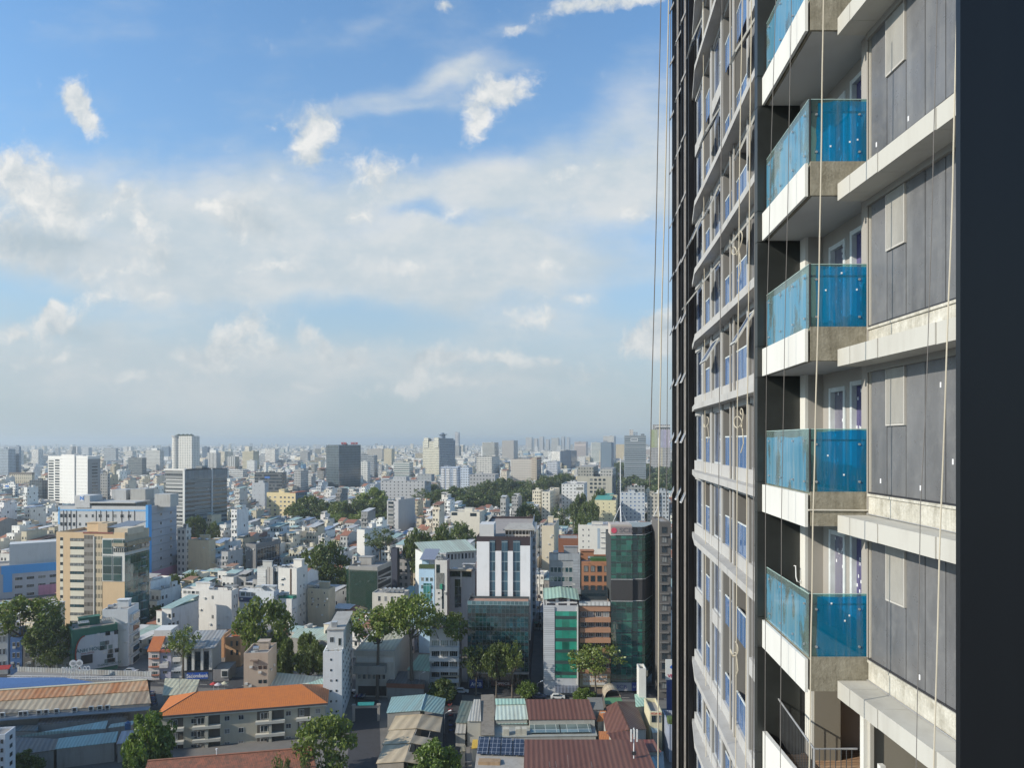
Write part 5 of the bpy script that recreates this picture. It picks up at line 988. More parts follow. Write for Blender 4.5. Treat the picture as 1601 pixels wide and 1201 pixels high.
tree('bright bushy tree at the bottom centre edge beside the stepped roofs', 680, 1163, 84, 1226, None, 1.0, 'bushy', LEAFB)
tree('small dark tree at the bottom edge before the red tiled roof, left one', 437, 1170, 38, 1240, 146, 1.0, 'loose', LEAFD)
tree('small dark tree at the bottom edge before the red tiled roof, right one', 476, 1174, 34, 1240, 146, 1.0, 'loose', LEAFD)
tree('large dark tree crown in the middle of the picture before the low roofs', 506, 846, 92, 940, None, .85, 'round', LEAFD)
tree('dark smaller tree at the right foot of the large dark crown', 540, 878, 40, 945, None, .85, 'loose', LEAFD)
tree('pale thin tree with long bare limbs beside the white tower house', 594, 822, 54, 930, None, .36, 'loose', LEAFG)
tree('dark bushy tree above the light blue house, left one', 655, 826, 52, 905, 345, .75, 'round', LEAFD)
tree('dark bushy tree above the pale green roof, right one', 690, 818, 56, 905, 360, .8, 'round', LEAFD)
tree('trees top beside the low white flats, darker', 722, 815, 50, 880, 420, .8, 'round', LEAFD)
tree('small tree in the lane left of the white slatted block', 380, 888, 34, 940, None, .9, 'loose', LEAFD)
tree('tree clump left of the plain white block, left crown', 274, 897, 38, 950, 312, .85, 'round', LEAFD)
tree('tree clump left of the plain white block, middle crown', 300, 893, 40, 950, 318, .85, 'round', LEAFD)
tree('tree clump left of the plain white block, right crown', 326, 898, 34, 950, 322, .85, 'loose', LEAFD)
tree('dark tree before the foot of the framed dark office tower, left', 305, 806, 36, 850, 500, .8, 'round', LEAFD)
tree('dark tree before the foot of the framed dark office tower, right', 334, 815, 24, 852, 500, .8, 'round', LEAFD)
for i, (px, yt, w, d) in enumerate(((462, 790, 34, 640), (484, 778, 44, 660), (508, 780, 48, 650), (532, 786, 40, 630), (480, 800, 44, 590), (520, 802, 46, 585), (560, 783, 36, 640), (582, 766, 48, 660), (606, 778, 34, 650), (572, 800, 50, 590), (600, 804, 40, 590))):
    tree('park tree of the dark clump between the yellow hotel and the balcony block', px, yt - 3, w * 1.2, None, d, .9, ('round', 'dense', 'umbrella')[i % 3], (LEAFD, LEAF)[i % 2], 'park trees in the dark clump')
for i, (px, yt, w, d) in enumerate(((688, 770, 40, 770), (705, 765, 44, 790), (726, 762, 46, 800), (748, 758, 46, 820), (770, 755, 48, 830), (792, 752, 46, 840), (812, 750, 44, 860), (834, 748, 42, 880), (854, 747, 40, 900), (874, 746, 36, 930), (884, 738, 26, 1050), (700, 782, 44, 700), (722, 778, 46, 710), (745, 775, 46, 720), (768, 774, 44, 725), (790, 770, 44, 735), (812, 768, 40, 745), (836, 764, 36, 760), (676, 756, 24, 900), (660, 764, 26, 860))):
    tree('tree of the long dark belt crossing the right centre', px, yt - 4, w * 1.25, None, d, .9, ('round', 'dense', 'umbrella', 'loose')[i % 4], (LEAFD, LEAFG)[i % 3 == 2], 'trees of the long belt')
for i, (px, yt, w, d) in enumerate(((826, 786, 44, 520), (874, 784, 40, 520), (906, 772, 34, 600), (922, 782, 36, 560), (910, 794, 36, 500), (938, 764, 28, 660))):
    tree('tree of the group in front of the white stepped apartment block', px, yt, w, None, d, .85, ('round', 'loose', 'dense')[i % 3], LEAFD, 'trees before the stepped block')
FR = random.Random(21)
def midtree(label, x, y, h, rad, group, mat, i):
    me, cl = MID[i % 4]; t = thing('tree', label, 'tree', (x, y, 0), FR.uniform(0, 6.28), group); m = MB(); m.tube([(0, 0, 0), (0, 0, h * .55)], [.35, .2], 5); m.build('trunk', BARK, t)
    c = bpy.data.objects.new('crown', mesh_mat(me, mat)); COL.objects.link(c); c.parent = t; c.location = (0, 0, h * .58); c.scale = (rad, rad, h * .46)
for i in range(76):
    px = FR.uniform(956, 1056); d = FR.uniform(900, 1750); p = Wp(px, HY, d)
    midtree('tree of the wooded park behind the grey office at the right', p.x, p.y, FR.uniform(19, 27) + max(0, d - 980) * .008, FR.uniform(9, 14), 'trees of the wooded park', (LEAFD, LEAFG)[i % 2], i)

# ================================================================== foreground roofs and sheds
def roof_thing(label, name, cat, cor, mat, wmat, t=.14, inset=.35, z0=0.0, solid=True, pname='roof'):
    """cor: four (px, py, z) corners front-left, front-right, back-right, back-left"""
    P = [Wz(*c) for c in cor]; base = sum(P, Vector()) / 4; d = P[1] - P[0]; a = math.atan2(d.y, d.x); o = thing(name, label, cat, (base.x, base.y, z0), a)
    M = Matrix.Rotation(-a, 3, 'Z'); L = [M @ (p - Vector((base.x, base.y, z0))) for p in P]
    m = MB(); m.slab(L, t); m.build(pname, mat, o)
    if solid:
        c = sum(L, Vector()) / 4; Q = [p + Vector(((c.x - p.x), (c.y - p.y), 0)).normalized() * inset for p in L]
        m = MB(); m.hexa([(q.x, q.y, 0) for q in Q], [(q.x, q.y, q.z - t - .01) for q in Q]); m.build('wall', wmat, o)
    FOOT.append((base.x, base.y, 6)); return o, L
SHW = wall((.30, .29, .27), .35)
# market hall
o, L = roof_thing('long market hall with a rusty orange and beige corrugated roof at the lower left', 'market_hall', 'market hall', [(-46, 1120, 7), (236, 1100, 7), (230, 1064, 10), (-46, 1083.5, 10)], corrugated((.42, .36, .26), .45, 1.5, 0, (.20, .13, .08)), SHW, pname='lower_roof')
fl, fr, br, bl = L; mid = lambda p, q, k: p + (q - p) * k
m = MB(); m.slab([mid(fl, bl, .52) + Vector((0, 0, .16)), mid(fr, br, .52) + Vector((0, 0, .16)), br + Vector((0, 0, .16)), bl + Vector((0, 0, .16))], .12); m.build('upper_roof', corrugated((.40, .17, .065), .5, 1.3, 0, (.50, .36, .22)), o)
m = MB(); k = Vector((0, .5, .22)); m.slab([bl + Vector((0, -.5, .2)), br + Vector((0, -.5, .2)), br + k, bl + k], .12); m.build('ridge_cap', wall((.50, .46, .34), .3), o)
m = MB(); m.slab([bl + Vector((0, .5, 0)), br + Vector((0, .5, 0)), br + Vector((0, 8, -3)), bl + Vector((0, 8, -3))], .12); m.build('rear_roof', corrugated((.36, .32, .25), .4, 1.5), o)
m = MB(); m.slab([mid(fl, bl, .0) + Vector((0, -.0, .04)), mid(fr, br, .0) + Vector((-24, 0, .04)), mid(fr, br, .17) + Vector((-34, 0, .04)), mid(fl, bl, .24) + Vector((0, 0, .04))], .05); m.build('painted_shade_strip', corrugated((.15, .145, .125), .4, 1.5), o)  # shadow over the lower roof, painted as a dark strip
acs = (4, 32, 39, 60, 71, 87, 115, 141, 155, 167)
for px in acs:
    x = fl.x + (fr.x - fl.x) * (px + 46) / 282; m = MB(); m.box(x - .55, x + .55, fl.y - .9, fl.y - .45, 6.55, 7.5); m.box(x - .38, x + .38, fl.y - .93, fl.y - .9, 6.65, 7.4, 1); m.box(x - .5, x - .42, fl.y - .85, fl.y + .1, 6.0, 6.55); m.box(x + .42, x + .5, fl.y - .85, fl.y + .1, 6.0, 6.55); m.build('air_conditioner', [ACM, DARKM], o)
m = MB(); m.slab([(fl.x, fl.y - 2.4, 6.1), (fr.x, fr.y - 2.4, 6.1), (fr.x, fr.y - .1, 6.3), (fl.x, fl.y - .1, 6.3)], .15); m.build('eave_gutter', wall((.22, .24, .26), .3), o)
o, L = roof_thing('low blue sheet roof behind the market hall ridge at left', 'blue_roof_shed', 'shed', [(-46, 1080, 9), (152, 1068, 9), (100, 1060, 10.2), (-46, 1060, 10.6)], paint((.075, .15, .32), .5), SHW)
o, L = roof_thing('long grey parapet building with railings behind the blue roof', 'parapet_block', 'building', [(10, 1063, 8.2), (237, 1066, 8.2), (237, 1058, 8.2), (28, 1050, 8.2)], wall((.24, .23, .22), .4), wall((.30, .30, .30), .3))
fl, fr, br, bl = L; m = MB(); m.hexa([bl + Vector((0, -.2, 0)), br + Vector((0, -.2, 0)), br, bl], [bl + Vector((0, -.2, 1.3)), br + Vector((0, -.2, 1.3)), br + Vector((0, 0, 1.3)), bl + Vector((0, 0, 1.3))]); m.build('parapet', corrugated((.40, .42, .42), .3, .8), o)
for nm, zz in (('upper_rail', 1.0), ('lower_rail', .5)): m = MB(); m.tube([fl + Vector((0, .3, zz)), fr + Vector((0, .3, zz))], .06, 5); m.build(nm, WMETAL, o)
m = MB(); [m.tube([fl.lerp(fr, i / 24) + Vector((0, .3, 0)), fl.lerp(fr, i / 24) + Vector((0, .3, 1.0))], .05, 4) for i in range(1, 2)]; m.build('rail_post', WMETAL, o)
for i in range(2, 24): m = MB(); m.tube([fl.lerp(fr, i / 24) + Vector((0, .3, 0)), fl.lerp(fr, i / 24) + Vector((0, .3, 1.0))], .05, 4); m.build('rail_post', WMETAL, o)
p = Wz(119, 1061, 8.4); t = thing('roof_lettering', 'white supermarket roof letters seen from behind on thin posts at left', 'sign', (p.x, p.y, 8.3), R(10))
WL = paint((.72, .72, .72), .5)
text_obj('letters', 'CO.OPMART', 1.9, WL, t, (0, 0, 2.6), (R(90), 0, R(180)), .12, 'CENTER', .03, .68)
for i, x in enumerate((-.8, .8)):
    m = MB(); m.tube([(x, -.1, 4.3), (x, .1, 4.3)], .95, 18); m.tube([(x, -.14, 4.3), (x, -.1, 4.3)], .5, 14, 1); m.build('round_emblem', [WL, paint((.35, .36, .37), .5)], t)
for i in range(8): x = -3.4 + i * .97; m = MB(); m.tube([(x, .15, 0), (x, .15, 3.4 if 2 < i < 6 else 2.6)], .05, 4); m.build('post', WL, t)
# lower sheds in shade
for lab, cor, mt in (('long flat grey lean-to roof below the market eave', [(-46, 1131, 5.4), (219, 1110, 5.4), (218, 1104, 5.8), (-46, 1123, 5.8)], corrugated((.26, .27, .29), .3, 1.0)),
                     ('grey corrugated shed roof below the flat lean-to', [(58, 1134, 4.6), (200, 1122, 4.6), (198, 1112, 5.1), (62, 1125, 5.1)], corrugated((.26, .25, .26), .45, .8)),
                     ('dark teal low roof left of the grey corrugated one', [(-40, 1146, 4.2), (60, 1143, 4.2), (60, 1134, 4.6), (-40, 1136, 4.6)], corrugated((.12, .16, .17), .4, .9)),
                     ('long thin pale teal roof wedge over the yard', [(10, 1155, 4.6), (165, 1140, 4.6), (169, 1127, 5.3), (66, 1145, 5.3)], corrugated((.34, .47, .45), .2, .7)),
                     ('small pale teal roof right of the thin wedge', [(169, 1139, 4.6), (207, 1134, 4.6), (211, 1127, 5.0), (173, 1133, 5.0)], corrugated((.38, .46, .42), .2, .7)),
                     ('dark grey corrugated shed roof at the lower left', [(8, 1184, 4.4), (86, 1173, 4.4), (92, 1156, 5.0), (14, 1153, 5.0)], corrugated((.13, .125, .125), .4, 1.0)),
                     ('teal sheet shed roof at the lower left, widest of the teal ones', [(86, 1172, 4.6), (181, 1161, 4.6), (185, 1144, 5.2), (92, 1155, 5.2)], corrugated((.27, .40, .385), .2, .7)),
                     ('patched silver shed roof under the blue water tank', [(182, 1164, 4.6), (207, 1161, 4.6), (219, 1141, 5.2), (190, 1144, 5.2)], corrugated((.38, .38, .42), .4, 1.2)),
                     ('yellowish corrugated roof house with two aerials behind the orange roof', [(254, 1088, 6.5), (305, 1086, 6.5), (312, 1063, 7.6), (258, 1061, 7.6)], corrugated((.47, .46, .33), .35, 1.2)),
                     ('pale shed roof behind the orange roofed flats, long white one', [(420, 1082, 5.6), (506, 1078, 5.6), (506, 1059, 6.6), (421, 1051, 6.6)], corrugated((.50, .54, .47), .25, 1.0)),
                     ('teal patch roof at the right end of the long white shed', [(478, 1083, 5.9), (507, 1078, 5.9), (507, 1060, 6.9), (483, 1068, 6.9)], corrugated((.32, .47, .42), .2, .8)),
                     ('pale green roof behind the slim white tower house', [(455, 997, 7.0), (520, 1003, 7.0), (528, 985, 8.2), (466, 982, 8.2)], corrugated((.42, .52, .44), .25, 1.0)),
                     ('green sheet roof between the umbrella trees', [(636, 1048, 8.0), (672, 1050, 8.0), (672, 1024, 9.6), (655, 1024, 9.6)], corrugated((.25, .38, .27), .25, 1.0)),
                     ('dark carport roof with rusty edge below the green sheet roof', [(604, 1068, 5.0), (664, 1070, 5.0), (664, 1050, 5.8), (618, 1050, 5.8)], corrugated((.12, .12, .13), .3, 1.0))):
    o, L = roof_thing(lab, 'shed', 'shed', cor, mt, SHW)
    if 'lean-to' not in lab and 'aerials' in lab:
        for k in (.45, .8): m = MB(); q = L[0].lerp(L[2], k); m.tube([q, q + Vector((0, 0, 2.6))], .05, 4); [m.tube([q + Vector((-.8, 0, h)), q + Vector((.8, 0, h))], .04, 4) for h in (1.9, 2.3)]; m.build('aerial', METAL, o)
    if 'long white' in lab:
        for k in (.2, .3, .42, .55): m = MB(); q = L[0].lerp(L[1], k); m.box(q.x - .5, q.x + .5, q.y - .6, q.y - .1, q.z - .1, q.z + .8); m.build('air_conditioner', ACM, o)
    if 'rusty edge' in lab: m = MB(); m.box(L[0].x, L[1].x, L[0].y - .1, L[0].y + .1, L[0].z - 1.4, L[0].z - .2); m.build('rusty_fascia', wall((.24, .11, .07), .4), o)
p = Wz(200, 1139, 5.2); t = thing('water_tank', 'blue plastic water tank standing on the patched silver shed roof', 'water tank', (p.x, p.y, 5.0)); m = MB(); m.tube([(0, 0, 0), (0, 0, 1.5), (0, 0, 1.8)], [.7, .7, .25], 14); m.build('drum', paint((.05, .12, .25), .4), t); m = MB(); m.tube([(0, 0, 1.8), (0, 0, 2.0)], .2, 10); m.build('lid', paint((.04, .09, .2), .4), t)
# orange roofed flats
b = Bld('cream flats with a bright orange hip roof and recessed balconies', 250, 508, 1122, None, 172.5, 12.8, None, 12.6, mat=wall((.47, .44, .35), .2), par=0, short='the orange roofed flats', name='apartment_house')
OR = tiles((.52, .165, .038), (.40, .13, .045), .5, .6); ez = b.H + .5; W2, D = b.W2 + .8, b.D + .8; rh = 3.0; rl, rr_ = -W2 + 8, W2 - 7
m = MB(); A, B2, C, D2, E, G = (-W2, -.9, ez), (W2, -.9, ez), (W2, D, ez), (-W2, D, ez), (rl, b.D / 2, ez + rh), (rr_, b.D / 2, ez + rh)
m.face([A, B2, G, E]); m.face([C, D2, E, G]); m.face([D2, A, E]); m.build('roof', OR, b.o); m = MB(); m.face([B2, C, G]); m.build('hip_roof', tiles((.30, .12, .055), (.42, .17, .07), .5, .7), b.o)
m = MB(); [m.tube([p, q], .14, 6) for p, q in ((A, E),)]; m.build('hip_ridge', wall((.10, .06, .05)), b.o); m = MB(); m.box(-W2, W2, -1.0, -.85, ez - .35, ez + .05); m.build('gutter', wall((.08, .07, .07)), b.o); m = MB(); m.box(-W2 + .1, W2 - .1, -.85, b.D + .5, ez - .75, ez - .3); m.build('cornice', wall((.56, .55, .48), .15), b.o)
fhh = 3.2
for i in range(4):
    zt = b.H - .5 - i * fhh
    for c, wd in ((277, 19), (324, 40), (423, 42), (475, 19)):
        x0, x1 = b.lx(c - wd / 2), b.lx(c + wd / 2); b.lbox('balcony_recess', x0, x1, -.06, .02, zt - 2.3, zt, wall((.11, .10, .085), .4)); 
        if wd > 30: b.lbox('divider', (x0 + x1) / 2 - .35, (x0 + x1) / 2 + .35, -1.1, 0, zt - 2.9, zt, wall((.50, .47, .38), .15))
        if i < 2: b.lbox('balcony_parapet', x0 - .3, x1 + .3, -1.3, -.06, zt - 2.95, zt - 2.25, wall((.55, .53, .46), .15))
        b._win(win_mesh(GL, FW, 2), ((x0 + x1) / 2 - (x1 - x0) * .18, -.06, zt - 2.1), 0, (x1 - x0) * .42, 1.7)
    for c in (303, 355, 377, 451, 497): b._win(win_mesh(GL, FW, 1), (b.lx(c), 0, zt - 1.75), 0, 1.3, 1.25)
# red tiled roof at the bottom
o, L = roof_thing('old red tiled roof cut by the bottom edge of the picture', 'tiled_house', 'house', [(212, 1246, 5.2), (500, 1225, 5.2), (487, 1170, 8.4), (231, 1191, 8.4)], tiles((.33, .12, .07), (.14, .075, .05), .36, .9), wall((.45, .42, .36), .3), .2)
m = MB(); m.tube([L[3] + Vector((0, 0, .1)), L[2] + Vector((0, 0, .1))], .2, 6); m.build('ridge_tiles', wall((.30, .14, .09), .4), o)
m = MB(); q = L[3].lerp(L[2], .41); m.tube([q + Vector((0, 0, 0)), q + Vector((0, 0, 1.2))], .12, 6); m.tube([q + Vector((0, 0, 1.2)), q + Vector((0, 0, 1.5))], .22, 6); m.build('vent_pipe', WMETAL, o)
# slim white tower house
b = Bld('slim white tower house with rows of tiny dark windows beside the driveway', 505, 534.5, 1020, None, 190, 6, 551, 22, mat=wall((.74, .75, .75), .2), par=.5, short='the slim white tower house', clutter=0, name='tower_house')
b.lbox('upper_storey', -b.W2 + .6, b.W2, 3.2, b.D, b.H - .6, b.H + 5, wall((.66, .66, .64), .2), None); b.lbox('roof_slab', -b.W2 + .4, b.W2 + .3, 2.9, b.D + .2, b.H + 5, b.H + 5.2, wall((.40, .38, .34), .4), None)
b._win(win_mesh(GL, FW, 1), (-.6, 3.2, b.H + 1.6), 0, 1.1, 1.5); b._win(win_mesh(GL, FW, 0), (1.5, 3.2, b.H + .6), 0, .8, 2.2)
for i in range(7):
    for c in ((513.5, 522) if i > 1 else (513.5,)): b._win(win_mesh(GL, FD, 0), (b.lx(c + 4), 0, b.H - 2.4 - i * 2.8), 0, .45, .55)
b.grid(.06, .94, 1020, 1120, 6, 7, .34, .22, GL, FD, 0, 'r'); b.lbox('water_tank', -1, .5, 5, 7, b.H + 5.2, b.H + 6.6, TANK, None)
m = MB(); [m.box(-b.W2 + .5 + i * .9, -b.W2 + 1.1 + i * .9, .6, 1.6, b.H - .3, b.H + .3) for i in range(1)]; m.build('air_conditioner', ACM, b.o)
b.lbox('air_conditioner', .3, 1.2, .8, 1.6, b.H - .4, b.H + .4, ACM); b.lbox('air_conditioner', 1.6, 2.3, .8, 1.6, b.H - .4, b.H + .3, ACM)
# long concrete villa
b = Bld('long white concrete building with pale flat roof and shaded terrace behind the umbrella trees', 556, 617, 1016, 1090, None, -2, 643, 26, mat=wall((.50, .48, .43), .3), par=.2, clutter=0, short='the concrete terrace building', roofmat=corrugated((.46, .45, .33), .3, 1.2))
b.box('roof_fascia', 555, 618, 1016, 1024, wall((.40, .39, .36), .25), 1.2, 0); b.box('terrace_opening', 558, 615, 1024.5, 1035, wall((.55, .56, .55), .2), .05); b.grid(562, 614, 1025, 1034, 4, 1, .28, .95, GL, FW, 1); b.box('terrace_parapet', 556, 605, 1037, 1050, wall((.30, .29, .27), .35), 3.0, 0); b.grid(558, 604, 1052, 1063, 6, 1, .6, .9, GL, FW, 1); b.box('garage_opening', 560, 604, 1073, 1088, wall((.05, .05, .05)), .06)
b = Bld('white balcony building behind the right umbrella tree', 672, 717, 984, 1080, None, -2, 722, 14, mat=wall((.60, .61, .61), .15), par=.6, clutter=3, short='the white balcony building')
for j in range(5): b.grid(674, 716, 1001 + j * 16.4, 1010.5 + j * 16.4, 3, 1, .88, 1, GL, FW, 3); b.box('balcony_band', 671.5, 718, 1011 + j * 16.4, 1017 + j * 16.4, wall((.62, .62, .61), .2), 1.0)
b.box('ground_floor_frame', 690, 717, 1056, 1075, wall((.46, .40, .30), .2), .6); b.box('dark_shopfront', 692, 714, 1058, 1072, GL, .7)
# teal shed, stepped roofs, gate
o, L = roof_thing('open shed with a pale teal gable roof beside the driveway, left slope and right slope', 'teal_gable_shed', 'shed', [(604, 1115, 6), (658, 1111, 7.2), (665.5, 1086, 7.2), (612, 1090.5, 6)], corrugated((.25, .40, .41), .2, .8), wall((.20, .2, .19), .3))
ba = math.atan2((Wz(658, 1111, 7.2) - Wz(604, 1115, 6)).y, (Wz(658, 1111, 7.2) - Wz(604, 1115, 6)).x); loc = o.location; M = Matrix.Rotation(-ba, 3, 'Z')
Q = [M @ (Wz(*c) - Vector((loc.x, loc.y, 0))) for c in ((658, 1111, 7.2), (693, 1117, 6), (697, 1093, 6), (665.5, 1086, 7.2))]; m = MB(); m.slab(Q, .14); m.build('right_roof', corrugated((.25, .40, .39), .2, .8), o)
m = MB(); m.tube([L[1] + Vector((0, 0, .08)), L[2] + Vector((0, 0, .08))], .15, 6); m.build('ridge_cap', paint((.4, .55, .58)), o)
for i, (yt, yb, dx) in enumerate(((1119, 1142, 0), (1143, 1165, -10), (1166, 1194, -19))):
    xl0, xl1, xr1, xr0 = 619 + dx, 611 + dx - 4, 690 + dx - 2, 692 + dx; xm0, xm1 = 660 + dx, 651 + dx
    o, L = roof_thing('beige stepped gable roof beside the driveway, %s of three' % ('upper', 'middle', 'lowest')[i], 'stepped_roof', 'shed', [(xl1, yb, 5.2), (xm1, yb - 3, 6.2), (xm0, yt - 2, 6.2), (xl0, yt, 5.2)], corrugated((.52, .42, .28), .25, 2.6), wall((.25, .22, .18), .3), solid=True, pname='left_roof')
    P0, P1 = Wz(xl1, yb, 5.2), Wz(xm1, yb - 3, 6.2); aa = math.atan2((P1 - P0).y, (P1 - P0).x); M = Matrix.Rotation(-aa, 3, 'Z')
    def lc(c): return M @ (Wz(*c) - Vector((o.location.x, o.location.y, 0)))
    f = .45 if i else 0.0
    pts = [lc((xm1, yb - 3, 6.2)), lc((xr1, yb + 3, 5.0)), lc((xr0, yt + 3, 5.0)), lc((xm0, yt - 2, 6.2))]
    m = MB(); m.slab([pts[0], pts[1], pts[1].lerp(pts[2], 1 - f), pts[0].lerp(pts[3], 1 - f)], .14); m.build('right_roof', corrugated((.50, .40, .27), .25, 2.6), o)
    if f: m = MB(); [m.tube([pts[0].lerp(pts[3], 1 - f).lerp(pts[1].lerp(pts[2], 1 - f), u), pts[3].lerp(pts[2], u)], .07, 4) for u in (.05,)]; m.build('rafter', wall((.45, .42, .36)), o); m = MB(); m.tube([pts[0].lerp(pts[3], 1 - f).lerp(pts[1].lerp(pts[2], 1 - f), .7), pts[3].lerp(pts[2], .7)], .07, 4); m.build('rafter', wall((.45, .42, .36)), o)
p = Wz(572, 1128, 0); t = thing('gate_arch', 'small driveway gate with two posts and a beam below the umbrella trees', 'gate', (p.x, p.y, 0), R(4))
for x in (-3.2, 3.4): m = MB(); m.box(x - .35, x + .35, -.35, .35, 0, 4.2); m.box(x - .5, x + .5, -.5, .5, 4.2, 4.5); m.build('gate_post', wall((.33, .31, .28), .3), t)
m = MB(); m.box(-2.85, 3.05, -.2, .2, 3.5, 4.1); m.build('beam', wall((.36, .34, .31), .3), t); m = MB(); m.slab([(-2.2, -.8, 4.5), (2.2, -.8, 4.5), (2.2, .8, 4.8), (-2.2, .8, 4.8)], .1); m.build('teal_canopy', paint((.04, .25, .24), .5), t)
# bottom right: red brown roofs round a court
RB = corrugated((.145, .062, .045), .3, 1.1, 0, (.20, .10, .07), .6)
def rr(lab, cor, mt, nm='courtyard_house', w=None, **k): return roof_thing(lab, nm, 'house', cor, mt, w or wall((.38, .37, .33), .3), **k)
rr('red brown sheet roof of the court, upper wing', [(826, 1126, 7.2), (932, 1125, 7.2), (921, 1094, 9), (822, 1094, 9)], RB)
o, L = rr('red brown sheet roof of the court, lower wing along the bottom edge', [(818, 1236, 6.6), (1040, 1238, 6.6), (1006, 1157, 8.6), (820, 1157, 8.6)], RB)
for f in (.2, .25, .34, .52): m = MB(); q = L[0].lerp(L[3], .42).lerp(L[1].lerp(L[2], .42), f); m.tube([q, q + Vector((-.2, 0, 2.6 if f == .34 else 1.2))], .05, 4); m.build('aerial', METAL, o)
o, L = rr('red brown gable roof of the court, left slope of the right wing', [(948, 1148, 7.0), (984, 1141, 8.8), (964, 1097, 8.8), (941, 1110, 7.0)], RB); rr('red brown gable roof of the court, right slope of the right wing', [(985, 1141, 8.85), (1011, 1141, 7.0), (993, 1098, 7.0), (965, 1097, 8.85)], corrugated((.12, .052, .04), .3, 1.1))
rr('connecting red brown roof strip below the right wing', [(958, 1160, 7.6), (1000, 1160, 7.6), (984, 1143, 8.4), (950, 1147, 8.4)], RB)
m = None
rr('pale sheet roof at the left end of the upper wing', [(774, 1126, 6.8), (826, 1125, 6.8), (822, 1101, 8.2), (776, 1101, 8.2)], corrugated((.52, .60, .52), .2, 1.0)); rr('small teal roof strip above the pale sheet roof', [(775, 1102, 8.4), (822, 1101, 8.4), (820, 1093, 9.2), (774, 1093, 9.2)], corrugated((.34, .52, .44), .2, .9))
o, L = rr('flat grey gallery with glass skylights between the two red brown wings', [(772, 1153, 5.0), (934, 1151, 5.0), (927, 1126, 5.2), (774, 1127, 5.2)], wall((.33, .34, .31), .4))
fl, fr, br, bl = L
for u0, u1 in ((.35, .64), (.65, .95)):
    q = [fl.lerp(fr, u0).lerp(bl.lerp(br, u0), .1), fl.lerp(fr, u1).lerp(bl.lerp(br, u1), .1), fl.lerp(fr, u1).lerp(bl.lerp(br, u1), .62), fl.lerp(fr, u0).lerp(bl.lerp(br, u0), .62)]
    m = MB(); m.slab([p + Vector((0, 0, .5 + (.5 if i > 1 else 0))) for i, p in enumerate(q)], .08); m.build('skylight', curtain_wall((.14, .19, .18), (.42, .45, .4), 2.6, 2.4, .95, .94, .4), o)
    m = MB(); m.tube([q[2] + Vector((0, 0, 1.1)), q[3] + Vector((0, 0, 1.1))], .13, 5); m.build('skylight_ridge', wall((.6, .58, .48)), o)
q = [fl.lerp(fr, .02).lerp(bl.lerp(br, .02), .62), fl.lerp(fr, .33).lerp(bl.lerp(br, .33), .62), fl.lerp(fr, .33).lerp(bl.lerp(br, .33), .9), fl.lerp(fr, .02).lerp(bl.lerp(br, .02), .9)]; m = MB(); m.slab([p + Vector((0, 0, .6)) for p in q], .1); m.build('teal_awning', corrugated((.30, .46, .42), .2, .8), o)
for u in (.12, .24, .29): p = fl.lerp(fr, u); m = MB(); m.box(p.x - .7, p.x + .7, p.y + .6, p.y + 2.2, p.z, p.z + 1.5); m.build('roof_box', wall((.50, .47, .38), .3), o)
o, L = rr('white walled house carrying rows of solar panels at the bottom edge', [(742, 1204, 6.4), (822, 1206, 6.4), (820, 1160, 8.0), (748, 1156, 8.0)], wall((.34, .32, .29), .4), w=wall((.62, .66, .68), .25))
SOL = curtain_wall((.022, .028, .048), (.36, .38, .42), 1.0, 1.65, .94, .95, .25, 1.6, .15)
for i in range(4):
    u0, u1 = i / 4 + .012, (i + 1) / 4 - .012; q = [L[0].lerp(L[1], u).lerp(L[3].lerp(L[2], u), v) + Vector((0, 0, .55)) for u, v in ((u0, .42), (u1, .42), (u1, 1.0), (u0, 1.0))]
    m = MB(); m.slab(q, .08); m.build('solar_panel', SOL, o)
m = MB(); q = L[0].lerp(L[1], .5).lerp(L[3].lerp(L[2], .5), .25); m.box(L[0].x + .6, q.x, q.y - 1.2, q.y + .6, q.z - .3, q.z + .5); m.build('planter', wall((.36, .24, .14), .6), o)
for lab, cor in (('small orange tiled roof peak in the court, upper one', [(933, 1128, 6.0), (952, 1128, 6.0), (947, 1112, 7.6), (938, 1112, 7.6)]), ('small orange tiled roof in the court, lower one', [(937, 1158, 6.4), (960, 1158, 6.4), (956, 1144, 7.2), (936, 1144, 7.2)])): rr(lab, cor, tiles((.48, .18, .06), (.33, .12, .05), .4, .5))
rr('dark grey flat roof block at the corner of the upper wing', [(921, 1110, 8.0), (944, 1110, 8.0), (941, 1091, 8.0), (918, 1091, 8.0)], wall((.20, .19, .17), .4))
p = Wz(958, 1093, 7); t = thing('vaulted_roof', 'small beige barrel vaulted roof standing behind the right wing', 'vaulted roof', (p.x, p.y, 0), R(2)); m = MB(); n = 10; arcp = [(-2.1 * math.cos(math.pi * i / n), 2.2 * math.sin(math.pi * i / n)) for i in range(n + 1)]
for i in range(n): m.face([(arcp[i][0], 0, 7.2 + arcp[i][1]), (arcp[i + 1][0], 0, 7.2 + arcp[i + 1][1]), (arcp[i + 1][0], 5, 7.2 + arcp[i + 1][1]), (arcp[i][0], 5, 7.2 + arcp[i][1])])
m.build('vault', corrugated((.50, .42, .30), .5, .9, 1), t); m = MB(); m.prism([(-1.9, .3), (1.9, .3), (1.9, 5), (-1.9, 5)], 0, 7.3); m.build('wall', wall((.10, .09, .08)), t); m = MB(); m.slab([(-2.4, -2.2, 6.4), (2.4, -2.2, 6.4), (2.2, .2, 7.2), (-2.2, .2, 7.2)], .1); m.build('green_canopy', paint((.10, .24, .13), .5), t)
b = Bld('narrow white house with a planted balcony right of the bank sign', 999, 1010, 1046, None, 186, -2, 1027, 9, mat=wall((.66, .64, .58), .2), clutter=0); b.sbox('white_shutter', .1, .9, 1060, 1088, wall((.62, .62, .6)), .1); b.sbox('planted_balcony', .0, .9, 1049, 1058, wall((.16, .15, .12), .5), .5)
